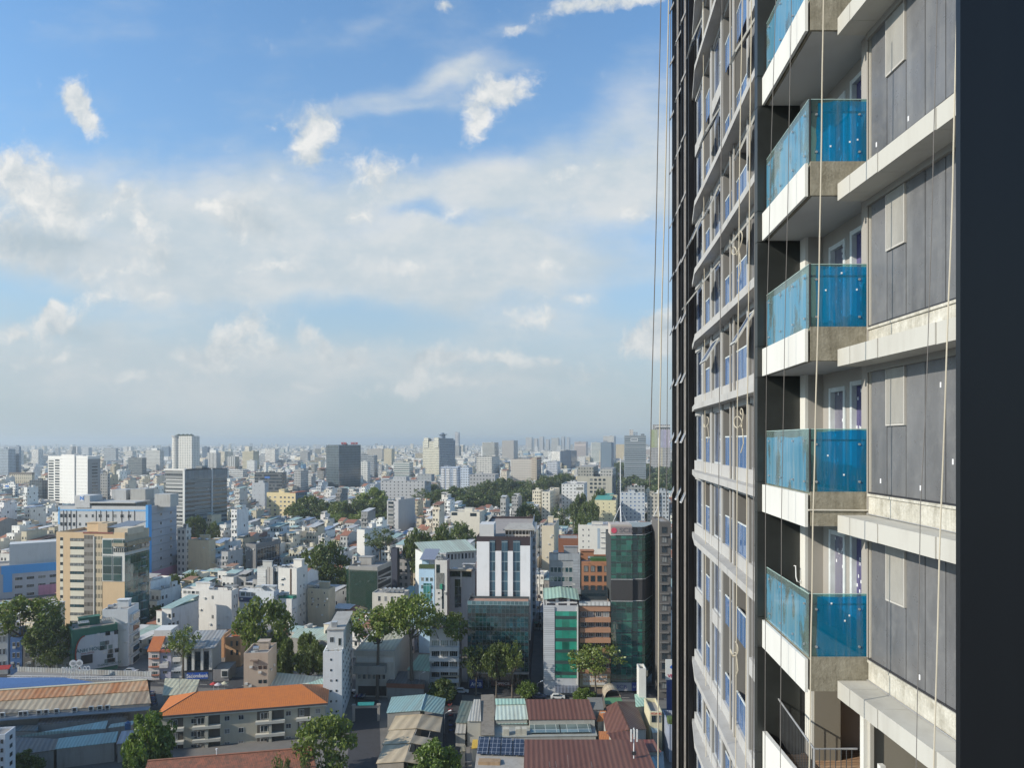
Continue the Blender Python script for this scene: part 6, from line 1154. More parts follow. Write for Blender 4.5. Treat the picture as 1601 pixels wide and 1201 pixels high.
rr('small mint green sheet roof right of the right wing', [(994, 1106, 7.2), (1013, 1104, 7.2), (1009, 1086, 8.2), (992, 1086, 8.2)], corrugated((.36, .55, .44), .2, .8))
b = Bld('cream shop house with a red lettered sign at the lower right', 1016, 1035, 1113, None, 172, -2, None, 9, mat=wall((.58, .53, .36), .25), clutter=0); b.sign('cream sign board with red letters on the lower right shop house', 1016.5, 1034.5, 1113, 1118.5, wall((.60, .55, .36)), 'HOANG', .7, (.5, .06, .04), .3); b.grid(1018, 1034, 1119, 1130, 2, 1, .85, 1, GL, FD, 1)
rr('pale blue sheet roof beside the cream shop house', [(1020, 1146, 5.2), (1030, 1146, 5.2), (1024, 1132, 6.0), (1016, 1133, 6.0)], corrugated((.36, .48, .52), .2, .8)); rr('grey concrete yard wall house at the lower right corner', [(1010, 1240, 6.0), (1042, 1240, 6.0), (1037, 1176, 6.0), (1006, 1172, 6.0)], wall((.30, .30, .29), .4)); rr('dark red roof bit at the lower right corner', [(1008, 1176, 6.9), (1034, 1176, 6.9), (1022, 1157, 7.6), (1002, 1157, 7.6)], corrugated((.19, .05, .04), .3, 1.0))
rr('light blue basin roof in the lower right yard', [(1016, 1206, 6.15), (1032, 1206, 6.15), (1022, 1184, 6.15), (1010, 1186, 6.15)], paint((.25, .42, .46)), t=.06, solid=False)
b = Bld('grey blue corrugated house at the tower edge with plants on the roof', 1046, 1062, 1134, None, 166, -2, None, 9, mat=corrugated((.30, .34, .42), .2, .6), clutter=0); b.lbox('roof_plants', -b.W2, 0, .5, 3, b.H - .5, b.H + 1.0, wall((.08, .12, .03), .5), None)
p = Wz(1043, 1126, 3); t = thing('parasol', 'pale blue parasol open in the lane by the black fins', 'parasol', (p.x, p.y, 0)); m = MB(); m.tube([(0, 0, 2.1), (0, 0, 2.75)], [1.7, .05], 10); m.build('canopy', paint((.42, .46, .52), .7), t); m = MB(); m.tube([(0, 0, 0), (0, 0, 2.1)], .04, 5); m.build('pole', WMETAL, t)
p = Wp(1052, 1050, 190); t = thing('sign_board', 'tall white sign reading VN with a blue emblem at the black fins', 'sign', (p.x, p.y, 0), 0); m = MB(); m.box(-1.9, 2.6, 0, .4, 11.2, 16.6); m.build('panel', WHITEP, t); text_obj('lettering', 'VN', 1.3, paint((.45, .04, .10)), t, (-.5, -.03, 12.2), (R(90), 0, 0), .02, 'CENTER', .03); m = MB(); m.face([(-.9, -.02, 14.6), (.1, -.02, 13.8), (1.1, -.02, 14.6), (.1, -.02, 15.6)]); m.build('blue_emblem', paint((.02, .12, .5)), t); m = MB(); m.box(-1.6, 2.6, .05, .5, 0, 11.1); m.build('blue_column', paint((.03, .06, .2)), t)
# telecom mast on the lower wing
p = Wz(991, 1188, 7.6); t = thing('telecom_mast', 'white telecom mast with panel antennas rising over the red brown roof', 'mast', (p.x, p.y, 7.0)); zt = EYE - (1139 - HY) / F * p.y - 7
m = MB(); m.tube([(0, 0, 0), (0, 0, zt)], .13, 8); m.build('pole', WMETAL, t)
for i, (x, h) in enumerate(((-.62, 2.6), (0, 2.0), (.62, 2.6))): m = MB(); m.box(x - .17, x + .17, -.35, -.15, zt - h - .2, zt - .2); m.build('antenna_panel', paint((.74, .74, .70), .4), t)
m = MB(); m.box(-.8, .8, -.15, .05, zt - 1.2, zt - 1.05); m.build('bracket', DARKM, t); m = MB(); m.box(-.45, .45, -.3, .1, 1.6, 2.3); m.build('equipment_box', DARKM, t)
for px, d in ((970, 232), (1030, 226)):
    p = Wp(px, 812, d); t = thing('roof_mast', 'white tripod legged mast on the roof, %s one behind the green glass bank tower' % ('left' if px < 1000 else 'right'), 'mast', (p.x, p.y, p.z - 2)); hh = 8 if px < 1000 else 10
    m = MB(); m.tube([(0, 0, 0), (0, 0, hh + (14 if px < 1000 else 18))], .14, 6); m.build('pole', WMETAL, t)
    for i in range(3): aa = i * 2.1 + .5; m = MB(); m.tube([(math.cos(aa) * 3.2, math.sin(aa) * 3.2, -.5), (0, 0, 6.5)], .10, 5); m.build('leg', WMETAL, t)
# lane clutter left of the solar house
rr('dark glass sheet lean-to roof along the lane', [(712, 1130, 4.5), (733, 1131, 4.5), (739, 1097, 5.4), (721, 1096, 5.4)], corrugated((.10, .15, .14), .3, 1.0)); rr('long pale ribbed skylight roof beside the lane', [(730, 1128, 6.4), (752, 1128, 6.4), (751, 1094, 7.0), (741, 1094, 7.0)], corrugated((.50, .49, .44), .3, .7)); rr('brown mottled flat roof beside the ribbed skylight', [(752, 1150, 6.0), (773, 1150, 6.0), (772, 1086, 6.6), (752, 1087, 6.6)], wall((.24, .21, .17), .6)); rr('grey tin awning with red edge on the lane', [(711, 1147, 3.6), (728, 1147, 3.6), (729, 1131, 4.2), (714, 1131, 4.2)], corrugated((.42, .40, .35), .3, .9)); rr('yellow tin roof left of the solar panels', [(737, 1171, 5.0), (747, 1170, 5.0), (747, 1157, 5.4), (739, 1157, 5.4)], paint((.60, .38, .06), .6)); rr('olive tin awning on the lane near the bottom', [(719, 1176, 3.6), (728, 1175, 3.6), (728, 1166, 4.0), (721, 1168, 4.0)], corrugated((.25, .23, .16), .3, .9))
def lamp(label, px, yb, yt):
    d = gd(yb); p = Wp(px, HY, d); h = EYE - (yt - HY) / F * d; t = thing('street_lamp', label, 'street lamp', (p.x, p.y, 0)); m = MB(); m.tube([(0, 0, 0), (0, 0, h)], [.11, .07], 6); m.build('pole', METAL, t); m = MB(); m.tube([(0, 0, h), (1.0, 0, h + .7)], .05, 5); m.build('arm', METAL, t); m = MB(); m.tube([(.9, 0, h + .65), (1.7, 0, h + .95)], [.12, .2], 6); m.build('lamp_head', WMETAL, t)
lamp('white street lamp with a curved head in the lane right of the teal shed', 695, 1152, 1117); lamp('street lamp before the carport under the umbrella trees', 656, 1092, 1056); lamp('pale street lamp on the pavement beside the glass block', 840, 1090, 1070)
# ---- left part of the street front
b = Bld('pink white corner house with an orange tiled mansard at the left of the street row', 232, 249, 1018, 1064, None, 6, None, 10, mat=wall((.66, .60, .56), .15), par=.2, clutter=0); m = MB(); m.slab([(-b.W2 - .3, -.4, b.H - .1), (b.W2 + .3, -.4, b.H - .1), (b.W2 + .3, 4.4, b.H + 3.3), (-b.W2 - .3, 4.4, b.H + 3.3)], .2); m.build('roof', tiles((.46, .15, .05), (.34, .10, .05), .4, .5), b.o); b.grid(236, 248, 1021, 1060, 1, 3, .75, .45, GLT, FW, 2); b.lbox('upper_storey', -b.W2, b.W2 + 2, 4.4, 11, b.H - .1, b.H + 5.2, wall((.66, .65, .62), .2), None)
for j in range(3): b.box('red_ledge', 233, 249, 1029.5 + j * 13, 1031 + j * 13, wall((.44, .18, .12)), .5)
b = Bld('lilac house with a red roof edge right of the orange mansard house', 250.5, 267, 1018, 1064, 224, 6, None, 10, mat=wall((.47, .46, .56), .15), par=.2, clutter=2); b.box('red_roof_edge', 250.5, 267, 1016, 1020, wall((.42, .13, .08)), .7); b.grid(253, 263, 1022, 1058, 1, 3, .7, .4, GL, FW, 1); b.box('balcony', 251, 264, 1038, 1044, wall((.62, .6, .58)), 1.0)
b = Bld('grey white house with stacked awnings between lilac house and bank house', 268, 287, 1012, 1064, 225, 6, None, 10, mat=wall((.50, .52, .53), .2), par=.3, clutter=3); b.grid(270, 284, 1016, 1058, 1, 3, .8, .4, GLT, FW, 2); b.box('white_awning', 272, 284, 1028, 1034, wall((.66, .64, .60)), 1.2); b.box('white_awning', 270, 285, 1043, 1049, wall((.55, .58, .62)), 1.2)
b = Bld('white piered bank house with dark glass strips and pitched grey roof, behind the slim tree', 289, 332, 1014, 1064, 222, 6, 346, 12, mat=wall((.48, .49, .49), .15), par=.2, clutter=0, short='the striped bank house')
for p0, p1 in ((293, 300), (305, 314), (319, 327)): b.box('glass_strip', p0, p1, 1020, 1050, GL, .05)
for p0, p1 in ((289, 292.5), (300.5, 304.5), (314.5, 318.5), (327.5, 332)): b.box('white_pier', p0, p1, 1015, 1050, WHITEP, .5)
b.box('dark_band', 289, 332, 1048.5, 1051.5, DARKM, .55); m = MB(); m.slab([(-b.W2 - .5, -1.0, b.H), (b.W2 + 1, -1.0, b.H), (b.W2 + 1, 12, b.H + 2.4), (-b.W2 - .5, 12, b.H + 2.4)], .2); m.build('roof', corrugated((.33, .34, .34), .3, 1.2), b.o)
b.sign('blue bank sign with white lettering reading Sacombank', 293.5, 326, 1052, 1062, paint((.03, .10, .42)), 'Sacombank', 1.55, (.80, .80, .82), .7, sx=.92, bold=.03)
b = Bld('small shop front with white framed opening right of the bank house', 333, 358, 1048, 1068, 222, 6, None, 8, mat=wall((.26, .25, .25), .3), par=.2); b.box('white_frame', 346, 357, 1048, 1060, WHITEP, .3); b.box('dark_opening', 347.5, 355.5, 1050, 1058, GL, .4)
Bld('peach orange house with a small red pyramid roof and arched openings', 326, 350, 994, 1050, 246, 4, 362, 10, mat=wall((.55, .33, .18), .15), par=.4)
b = Bld('taller peach orange house with a red pyramid roof, in front of the round crowned tree', 352, 376, 997, 1064, 236, 4, None, 10, mat=wall((.56, .35, .20), .15), par=.3); m = MB(); z = b.H; m.face([(-1, 1, z), (2, 1, z), (.5, 2.5, z + 2.2)]); m.face([(2, 1, z), (2, 4, z), (.5, 2.5, z + 2.2)]); m.face([(2, 4, z), (-1, 4, z), (.5, 2.5, z + 2.2)]); m.face([(-1, 4, z), (-1, 1, z), (.5, 2.5, z + 2.2)]); m.build('pyramid_roof', tiles((.42, .12, .05), (.3, .1, .05)), b.o); b.grid(358, 375, 1000, 1028, 2, 2, .4, .55, GL, FD, 0)
b = Bld('beige slim house with arched brown windows behind the orange roof', 381, 419, 1022, 1085, 198, 5, None, 10, mat=wall((.46, .37, .29), .2), par=.6, clutter=3); b.box('stair_slot', 396, 404, 1034, 1046, GL, .05); b.grid(403, 418, 1034, 1078, 2, 2, .7, .25, GL, FD, 0); b.box('slot_ledge', 392, 404, 1032, 1034, wall((.26, .2, .16)), .8)
b = Bld('house front with bright green awnings beside the pair of dark trees', 398, 431, 990, 1064, 228, 5, None, 10, mat=wall((.34, .32, .29), .25), par=.4)
for j in range(4): b.box('green_awning', 417, 431, 1003 + j * 16, 1007.5 + j * 16, paint((.04, .36, .20), .5), 1.2); b.grid(419, 430, 1008 + j * 16, 1017 + j * 16, 2, 1, .8, 1, GL, FW, 1)
b.box('green_panel', 399, 409, 990, 1006, paint((.03, .42, .24), .6), .3)
b = Bld('curved white billboard house with green edge in the shade of the street', 112, 184, 986, 1050, 226, 40, None, 10, mat=wall((.05, .16, .11), .2), par=.3, clutter=3, short='the billboard house')
W2 = b.W2; pts = []
for i in range(13): aa = math.pi * (.5 + i / 12); pts.append((-W2 * .42 + math.cos(aa) * W2 * .40, 7.0 + math.sin(aa) * 5.6))
poly = [(W2, 1.4)] + [(W2, 12.6)] + pts; m = MB(); n = len(poly)
fr_ = [(x, -.35, z) for x, z in poly]; bk_ = [(x, 0.02, z) for x, z in poly]; m.face(fr_[::-1]); [m.face([fr_[i], fr_[(i + 1) % n], bk_[(i + 1) % n], bk_[i]]) for i in range(n)]; m.build('white_facade_panel', wall((.50, .53, .55), .15), b.o)
m = MB(); m.tube([(x - .15, -.38, z) for x, z in pts], .22, 6); m.build('red_rim', paint((.28, .06, .04), .5), b.o)
for i in range(20):
    x, z = b.r.uniform(W2 * .15, W2 * .9), 2.6 + 1.5 * b.r.randint(0, 6); b.lbox('window', x, x + 1.2, -.42, -.3, z, z + 1.3, GL if i % 3 else wall((.16, .22, .21)))
b.lbox('video_screen', -W2 * .62, -W2 * .12, -.6, -.3, 3.6, 6.4, paint((.035, .037, .042), .3)); text_obj('lettering', 'THÀNH HOUSE', 1.5, paint((.05, .14, .15)), b.o, (-W2 * .33, -.40, 7.9), (R(90), 0, 0), .02, 'CENTER', .03, 1.0)
text_obj('small_lettering', 'NHA HANG', .7, paint((.3, .08, .07)), b.o, (-W2 * .33, -.40, 6.9), (R(90), 0, 0), .02); text_obj('lower_lettering', 'THÀNH HOUSE', 1.0, paint((.06, .16, .17)), b.o, (W2 * .62, -.45, 2.2), (R(90), 0, 0), .02)
b = Bld('white sided narrow building with stacked bay windows right of the billboard house', 160, 200, 954, 1046, 236, 8, 217, 12, mat=wall((.66, .67, .66), .15), par=.5, clutter=3)
for j in range(5): b.sbox('bay_window', .15, .85, 964 + j * 17, 976 + j * 17, WHITEP, .9); b.sbox('bay_glass', .22, .78, 965.5 + j * 17, 974.5 + j * 17, GL, 1.0)
for i, (x0, x1, yt, c, lab) in enumerate(((-12, 12, 988, (.50, .50, .48), 'white small house with two arched windows at the left edge of the street'), (16, 34, 998, (.10, .20, .42), 'deep blue house front in the shade under the big left tree'), (36, 52, 996, (.22, .20, .17), 'brown balcony house in the shade under the big left tree'), (54, 84, 1012, (.26, .26, .25), 'grey shop house with a white sign strip behind the shaded tree'), (86, 111, 1000, (.33, .34, .33), 'grey house left of the billboard house'))):
    b = Bld(lab, x0, x1, yt, 1056, None, 14, None, 10, mat=wall(c, .25), par=.5, clutter=2); b.grid(x0 + 2, x1 - 2, yt + 3, 1050, max(1, int((x1 - x0) / 8)), 3, .6, .5, GL, FW, 1)
    if i == 3: b.sign('white shop sign strip in the shade behind the trees at left', 56, 72, 1022, 1027, wall((.55, .55, .53)), 'TRANG', .8, (.1, .1, .1), .4)
p = Wz(22, 1052, 0); t = thing('sign_board', 'beige arched shop sign standing at the left edge of the street', 'sign', (p.x, p.y, 0), R(12)); m = MB(); m.box(-1.7, 1.7, 0, .3, 1, 4); m.build('panel', wall((.38, .27, .22), .2), t); m = MB(); m.tube([(0, 0, 4), (0, .3, 4)], 1.1, 14); m.build('arch', wall((.38, .27, .22), .2), t); text_obj('lettering', 'COM NHA\nTRA', .85, paint((.12, .06, .05)), t, (0, -.02, 2.6), (R(90), 0, 0), .02)
p = Wz(4, 1060, 0); t = thing('awning', 'red awning stripe at the left edge of the street', 'awning', (p.x, p.y, 0), R(12)); m = MB(); m.slab([(-3, -1.5, 3), (2.4, -1.5, 3), (2.4, .4, 3.8), (-3, .4, 3.8)], .1); m.build('canopy', paint((.35, .04, .04), .6), t); m = MB(); m.tube([(-2.8, -1.4, 0), (-2.8, -1.4, 2.95)], .05, 5); m.build('post', METAL, t)
for i, (px, py, c, lab) in enumerate(((334, 1069, (.45, .05, .05), 'red parasol on the pavement by the small shop front'), (341, 1070, (.55, .50, .52), 'pale pink parasol beside the red one on the pavement'), (351, 1068, (.55, .52, .38), 'cream parasol, right one of three on the pavement'))):
    p = Wz(px, py, 2.4); t = thing('parasol', lab, 'parasol', (p.x, p.y, 0)); m = MB(); m.tube([(0, 0, 2.2), (0, 0, 2.8)], [1.15, .05], 10); m.build('canopy', paint(c, .7), t); m = MB(); m.tube([(0, 0, 0), (0, 0, 2.2)], .04, 5); m.build('pole', WMETAL, t)
# block at the left edge, near, and an unseen taller block added to shade the yard
b = Bld('pale grey blue narrow block cut by the left edge at the bottom', -40, 8, 1152, None, 140, 10, 12, 10, mat=wall((.50, .53, .57), .15), par=.4); b.grid(-2, 8, 1156, 1240, 1, 6, .4, .45, GL, FD, 0); b.grid(.2, .9, 1156, 1240, 1, 6, .35, .45, GL, FD, 0, 'r')
nb = thing('building', 'tall plain unseen block added beyond the left edge to shade the market yard', 'building', (-205, 75, 0), R(14)); m = MB(); m.box(-20, 20, 0, 64, 0, 66); m.build('wall', facade(LG), nb); m = MB(); m.box(-6, 8, 20, 34, 66, 71); m.build('stair_room', facade(LG), nb)
FOOT.append((-205, 110, 40))
# parked motorbikes along the lane
def motorbike_meshes():
    a = MB(); a.tube([(-.55, 0, .55), (-.1, 0, .45), (.35, 0, .5), (.52, 0, .9)], [.10, .14, .12, .06], 6); a.box(-.6, .1, -.13, .13, .68, .78); a.tube([(.5, -.3, 1.0), (.5, .3, 1.0)], .03, 4)
    w = MB(); n = 12
    for i in range(n):
        t0, t1 = 2 * math.pi * i / n, 2 * math.pi * (i + 1) / n
        for s in (-.05, .05): w.face([(math.cos(t0) * .28, s, .28 + math.sin(t0) * .28), (math.cos(t1) * .28, s, .28 + math.sin(t1) * .28), (math.cos(t1) * .17, s, .28 + math.sin(t1) * .17), (math.cos(t0) * .17, s, .28 + math.sin(t0) * .17)])
        w.face([(math.cos(t0) * .28, -.05, .28 + math.sin(t0) * .28), (math.cos(t1) * .28, -.05, .28 + math.sin(t1) * .28), (math.cos(t1) * .28, .05, .28 + math.sin(t1) * .28), (math.cos(t0) * .28, .05, .28 + math.sin(t0) * .28)])
    return a, w
BM, WMB = motorbike_meshes(); bm_ = [BM.build('body', paint(c, .35)) for c in ((.35, .03, .03), (.5, .5, .5), (.04, .05, .07), (.05, .1, .3))]; wm_ = WMB.build('wheel', DARKM); bmd = [o.data for o in bm_]; wmd = wm_.data
for o in bm_ + [wm_]: bpy.data.objects.remove(o)
MBR = random.Random(3)
def bike(p, rz, where):
    k = MBR.randrange(4); t = thing('motorbike', '%s motorbike parked %s' % (('red', 'silver', 'black', 'blue')[k], where), 'motorbike', (p.x, p.y, .02), rz, 'parked motorbikes'); o = bpy.data.objects.new('body', bmd[k]); COL.objects.link(o); o.parent = t
    for x in (-.6, .6): w = bpy.data.objects.new('wheel', wmd); COL.objects.link(w); w.parent = t; w.location = (x, 0, 0)
for i in range(9): bike(Wz(554 + i * 1.9, 1092 + (i % 2) * .8, 0), R(80 + MBR.uniform(-10, 10)), 'under the umbrella trees by the gate')
for i in range(7): bike(Wz(703 + i * .5, 1098 + i * 8, 0), R(10 + MBR.uniform(-10, 10)), 'in the lane beside the tin awnings')
for i in range(7): bike(Wz(238 + i * .6, 1085 + i * 3.2, 0), R(20 + MBR.uniform(-10, 10)), 'in the alley beside the market hall')

# cars on the street
CARM = {}
def car(p, rz, col, label):
    t = thing('parked_car', label, 'car', (p.x, p.y, .03), rz, 'cars along the street')
    m = MB(); L, W_ = 2.1, .85; m.hexa([(-L, -W_, .3), (L, -W_, .3), (L, W_, .3), (-L, W_, .3)], [(-L, -W_ * .95, .85), (L * .98, -W_ * .95, .75), (L * .98, W_ * .95, .75), (-L, W_ * .95, .85)]); m.hexa([(-L * .8, -W_ * .9, .85), (L * .45, -W_ * .9, .82), (L * .45, W_ * .9, .82), (-L * .8, W_ * .9, .85)], [(-L * .6, -W_ * .75, 1.42), (L * .12, -W_ * .75, 1.42), (L * .12, W_ * .75, 1.42), (-L * .6, W_ * .75, 1.42)]); m.build('body', paint(col, .25), t)
    m = MB(); m.hexa([(-L * .72, -W_ * .92, .92), (L * .40, -W_ * .92, .9), (L * .40, W_ * .92, .9), (-L * .72, W_ * .92, .92)], [(-L * .59, -W_ * .79, 1.34), (L * .15, -W_ * .79, 1.34), (L * .15, W_ * .79, 1.34), (-L * .59, W_ * .79, 1.34)]); m.build('windows', GL, t)
    for x in (-1.3, 1.3):
        for y in (-.82, .82): m = MB(); m.tube([(x, y - .1, .32), (x, y + .1, .32)], .32, 10); m.build('wheel', DARKM, t)
for i, (px, py, c, nm) in enumerate(((205, 1052, (.6, .6, .6), 'white car in the street gap right of the billboard house'), (222, 1056, (.04, .04, .05), 'black car in the street gap right of the billboard house'), (545, 1084, (.55, .56, .58), 'silver car on the street beyond the driveway gate'), (640, 1083, (.4, .03, .03), 'red car under the umbrella trees'), (722, 1084, (.6, .6, .6), 'white car at the mouth of the back lane'), (843, 1092, (.05, .07, .12), 'dark blue car on the street by the silver office'), (872, 1093, (.62, .62, .6), 'white car on the street by the silver office'))): car(Wz(px, py, 0), R(-4 if i < 2 else -2), c, nm)
# ================================================================== low houses packed between the heroes
HR = random.Random(99)
WCOL = [((.78, .77, .73), 'white'), ((.66, .64, .59), 'off white'), ((.68, .62, .49), 'cream'), ((.42, .42, .41), 'grey'), ((.52, .46, .34), 'beige'), ((.50, .54, .57), 'pale blue'), ((.58, .48, .41), 'peach'), ((.50, .53, .48), 'pale green'), ((.60, .54, .36), 'yellow'), ((.28, .28, .27), 'dark grey'), ((.52, .46, .47), 'dull pink'), ((.18, .34, .50), 'blue')]
WGT = [14, 11, 6, 5, 5, 1.2, .8, .4, .8, 1.6, .25, .4]
RCOL = [((.34, .33, .31), 'grey flat roof'), ((.42, .40, .36), 'pale flat roof'), ((.26, .12, .075), 'rusty tin roof'), ((.30, .42, .40), 'teal tin roof'), ((.50, .51, .52), 'silver tin roof'), ((.30, .13, .08), 'red tiled roof'), ((.24, .33, .46), 'blue tin roof')]
RWG = [9, 8, 3, 3, 4, 2, 1]
def house(mb, w, dep, h, wc, rc, kind, r, detail):
    """local coordinates: front at y=0 facing -y, centred in x"""
    W = w / 2; A = lambda a: wc + (a,); mb.rc = (.34, .33, .31, 1) if kind < 2 else rc + (1,)
    if kind < 2: mb.rc = rc + (1,)
    def bx(x0, x1, y0, y1, z0, z1, af, as_):
        v = [(x0, y0, z0), (x1, y0, z0), (x1, y1, z0), (x0, y1, z0), (x0, y0, z1), (x1, y0, z1), (x1, y1, z1), (x0, y1, z1)]
        for idx, a in (((0, 1, 5, 4), af), ((1, 2, 6, 5), as_), ((2, 3, 7, 6), af), ((3, 0, 4, 7), as_), ((4, 5, 6, 7), 0)):
            mb.cc = A(a); mb.face([v[i] for i in idx])
    if kind == 5:
        bx(-W, W, 0, dep, 0, h, .8, .15); rh = min(2.6, dep * .18); mb.cc = A(0)
        mb.face([(-W - .3, -.4, h), (W + .3, -.4, h), (W + .3, dep / 2, h + rh), (-W - .3, dep / 2, h + rh)]); mb.face([(W + .3, dep + .4, h), (-W - .3, dep + .4, h), (-W - .3, dep / 2, h + rh), (W + .3, dep / 2, h + rh)])
        mb.face([(-W, 0, h), (-W, dep / 2, h + rh), (-W, dep, h)]); mb.face([(W, 0, h), (W, dep, h), (W, dep / 2, h + rh)]); return
    k = r.uniform(.6, .92) if r.random() < .6 and dep > 8 else 1.0; h2 = h - (3.2 if k < 1 and h > 7 else 0)
    if k < 1: bx(-W, W, 0, dep * (1 - k), 0, h2, .85, .15); bx(-W, W, dep * (1 - k), dep, 0, h, .8, .15)
    else: bx(-W, W, 0, dep, 0, h, .85, .15)
    if kind < 2:
        t = .2; y0 = dep * (1 - k) if k < 1 else 0
        for q in ((-W, W, y0, y0 + t), (-W, W, dep - t, dep), (-W, -W + t, y0 + t, dep - t), (W - t, W, y0 + t, dep - t)): bx(q[0], q[1], q[2], q[3], h, h + .9, 0, 0)
        if r.random() < .75: s = r.choice((-1, 1)); xw = W * r.uniform(.5, .9); xx = s * (W - xw); y1 = r.uniform(.5, .7) * dep; bx(xx - xw / 2, xx + xw / 2, y1, y1 + r.uniform(2.5, 4), h, h + r.uniform(2.3, 3), .25, .25)
        if r.random() < .5 and detail:
            x, y = r.uniform(-W * .5, W * .5), dep * r.uniform(.15, .45); mb.cc = (.5, .51, .52, 0); mb.rc = (.5, .51, .52, 1); mb.tube([(x - .8, y, h + 1.5), (x + .8, y, h + 1.5)], .5, 8); mb.tube([(x, y, h), (x, y, h + 1.2)], .3, 4); mb.rc = rc + (1,)
        if r.random() < .35:
            mb.rc = r.choice(((.50, .51, .52), (.32, .44, .42), (.30, .16, .10), (.40, .38, .35))) + (1,); mb.cc = A(0); y0 = r.uniform(0, .4) * dep; y1 = y0 + dep * .4
            mb.slab([(-W + .1, y0, h + 2.2), (W - .1, y0, h + 2.2), (W - .1, y1, h + 2.9), (-W + .1, y1, h + 2.9)], .12)
    else:
        mb.cc = A(0); mb.rc = rc + (1,); rs = r.uniform(.8, 1.8); mb.slab([(-W - .2, -.3, h + .15), (W + .2, -.3, h + .15), (W + .2, dep + .2, h + .15 + rs), (-W - .2, dep + .2, h + .15 + rs)], .12)
        bx(-W, W, dep - .2, dep, h, h + rs, 0, 0)
    if detail:
        mb.cc = A(0); n = int(h2 / 3.2)
        for i in range(1, n):
            if r.random() < .7: z = i * 3.2; mb.box(-W + .1, W - .1, -.9, 0, z - .15, z + .75, 0, None)
        if r.random() < .6: z = 3.0; mb.rc = r.choice(((.1, .25, .4), (.4, .1, .08), (.35, .36, .35), (.08, .3, .2))) + (1,); mb.slab([(-W, -1.8, z), (W, -1.8, z), (W, 0, z + .5), (-W, 0, z + .5)], .08)
AG = R(-14); ca, sa = math.cos(AG), math.sin(AG)
HASH = {}
for (x, y, r) in FOOT:
    for i in range(int((x - r) // 20), int((x + r) // 20) + 1):
        for j in range(int((y - r) // 20), int((y + r) // 20) + 1): HASH.setdefault((i, j), []).append((x, y, r))
def free(x, y, r):
    for q in HASH.get((int(x // 20), int(y // 20)), ()):
        if (q[0] - x) ** 2 + (q[1] - y) ** 2 < (q[2] + r) ** 2: return False
    return True
def hmax(px, w, Y, h, tol=2.0):
    hw = F * w / Y * .6
    for (x0, x1, yt, yb, d, s) in HERO:
        if d > Y + 3 and px + hw > x0 and px - hw < x1: h = min(h, EYE - (yb - tol - HY) * Y / F)
    return h
def inpark(px, d): return (664 < px < 892 and 680 < d < 1060) or (952 < px < 1060 and 840 < d < 1800) or (450 < px < 612 and 570 < d < 680) or (815 < px < 945 and 490 < d < 610 )
cands = []
t = 180.0
while t < 1800:
    dep = HR.uniform(11, 15); s = -1500.0
    for row in (0, 1):
        s = -1500.0
        while s < 700:
            w = HR.choice((4, 4.2, 5, 5, 6, 8)) if t < 900 else HR.choice((5, 7, 9, 12)); s += w
            if int(s / 75) != int((s - w) / 75): s += 6
            X = s * ca - t * sa; Y = s * sa + t * ca
            if Y < 240 or Y > 1750: continue
            px = CX + F * X / Y
            if px < -40 or px > 1062 or inpark(px, Y): continue
            cands.append((Y, X, px, w - .12, dep, row))
        t += dep + (1.2 if row == 0 else HR.choice((3.5, 4, 8)))
cands.sort()
ind = []; near = MB(); nbig = 0
SHORTS = [(h[0], h[1], h[4], h[5]) for h in HERO if h[5]]
N_IND = 280; seen = {}
num = {2: 'two', 3: 'three', 4: 'four', 5: 'five', 6: 'six', 7: 'seven', 8: 'eight', 9: 'nine', 10: 'ten'}
mtree_n = 0; mtr = []
for (Y, X, px, w, dep, row) in cands:
    r_ = HR.random(); h = 3.3 * HR.choice((2, 2, 3, 3, 3, 4, 4, 5)) + HR.uniform(-.4, .5)
    if Y > 420 and r_ < .05: h = HR.uniform(20, 34)
    if not free(X + dep / 2 * -sa, Y + dep / 2 * ca, 3.2): continue
    if HR.random() < .05 and Y > 280:
        mtr.append((X, Y, h)); continue
    h = min(h, hmax(px, w, Y, h))
    if h < 4.5: continue
    wc = HR.choices(WCOL, WGT)[0]; rk = HR.choices(range(7), RWG)[0]; kind = rk if rk < 2 else (5 if rk == 5 else 2); rc = RCOL[rk]
    kk = HR.uniform(.84, 1.08); c_ = tuple(min(.82, v * kk * HR.uniform(.985, 1.015)) for v in wc[0]); kk = HR.uniform(.8, 1.15); rcc = tuple(v * kk for v in rc[0])
    vis = EYE - h  # nearest ones, largest in the picture, are things of their own
    if nbig < N_IND and Y < 620:
        mb = MB(); house(mb, w, dep, h, c_, rcc, kind, HR, True)
        o = mb.build('townhouse', HOUSE, None, (X, Y, 0), AG + (math.pi if row and HR.random() < .5 else 0), attrs=True)
        best = min(SHORTS, key=lambda q: abs((q[0] + q[1]) / 2 - px) * Y / F + abs(q[2] - Y) * .7); rel = 'left of' if px < best[0] else 'right of' if px > best[1] else 'behind' if Y > best[2] else 'before'
        lab = '%s %s storey house, %s, %s %s' % (wc[1], num.get(max(2, int(h / 3.2 + .4)), 'ten'), rc[1], rel, best[3]); seen.setdefault(lab, []).append((o, px, Y)); nbig += 1
        if o.rotation_euler.z > 1: o.location = (X - sa * dep * -1 * -1, Y + ca * dep, 0) if False else (X + dep * -sa, Y + dep * ca, 0)
    else:
        n0 = len(near.v); house(near, w, dep, h, c_, rcc, kind, HR, Y < 700)
        for i in range(n0, len(near.v)):
            x, y, z = near.v[i]; near.v[i] = (X + x * ca - y * sa, Y + x * sa + y * ca, z)
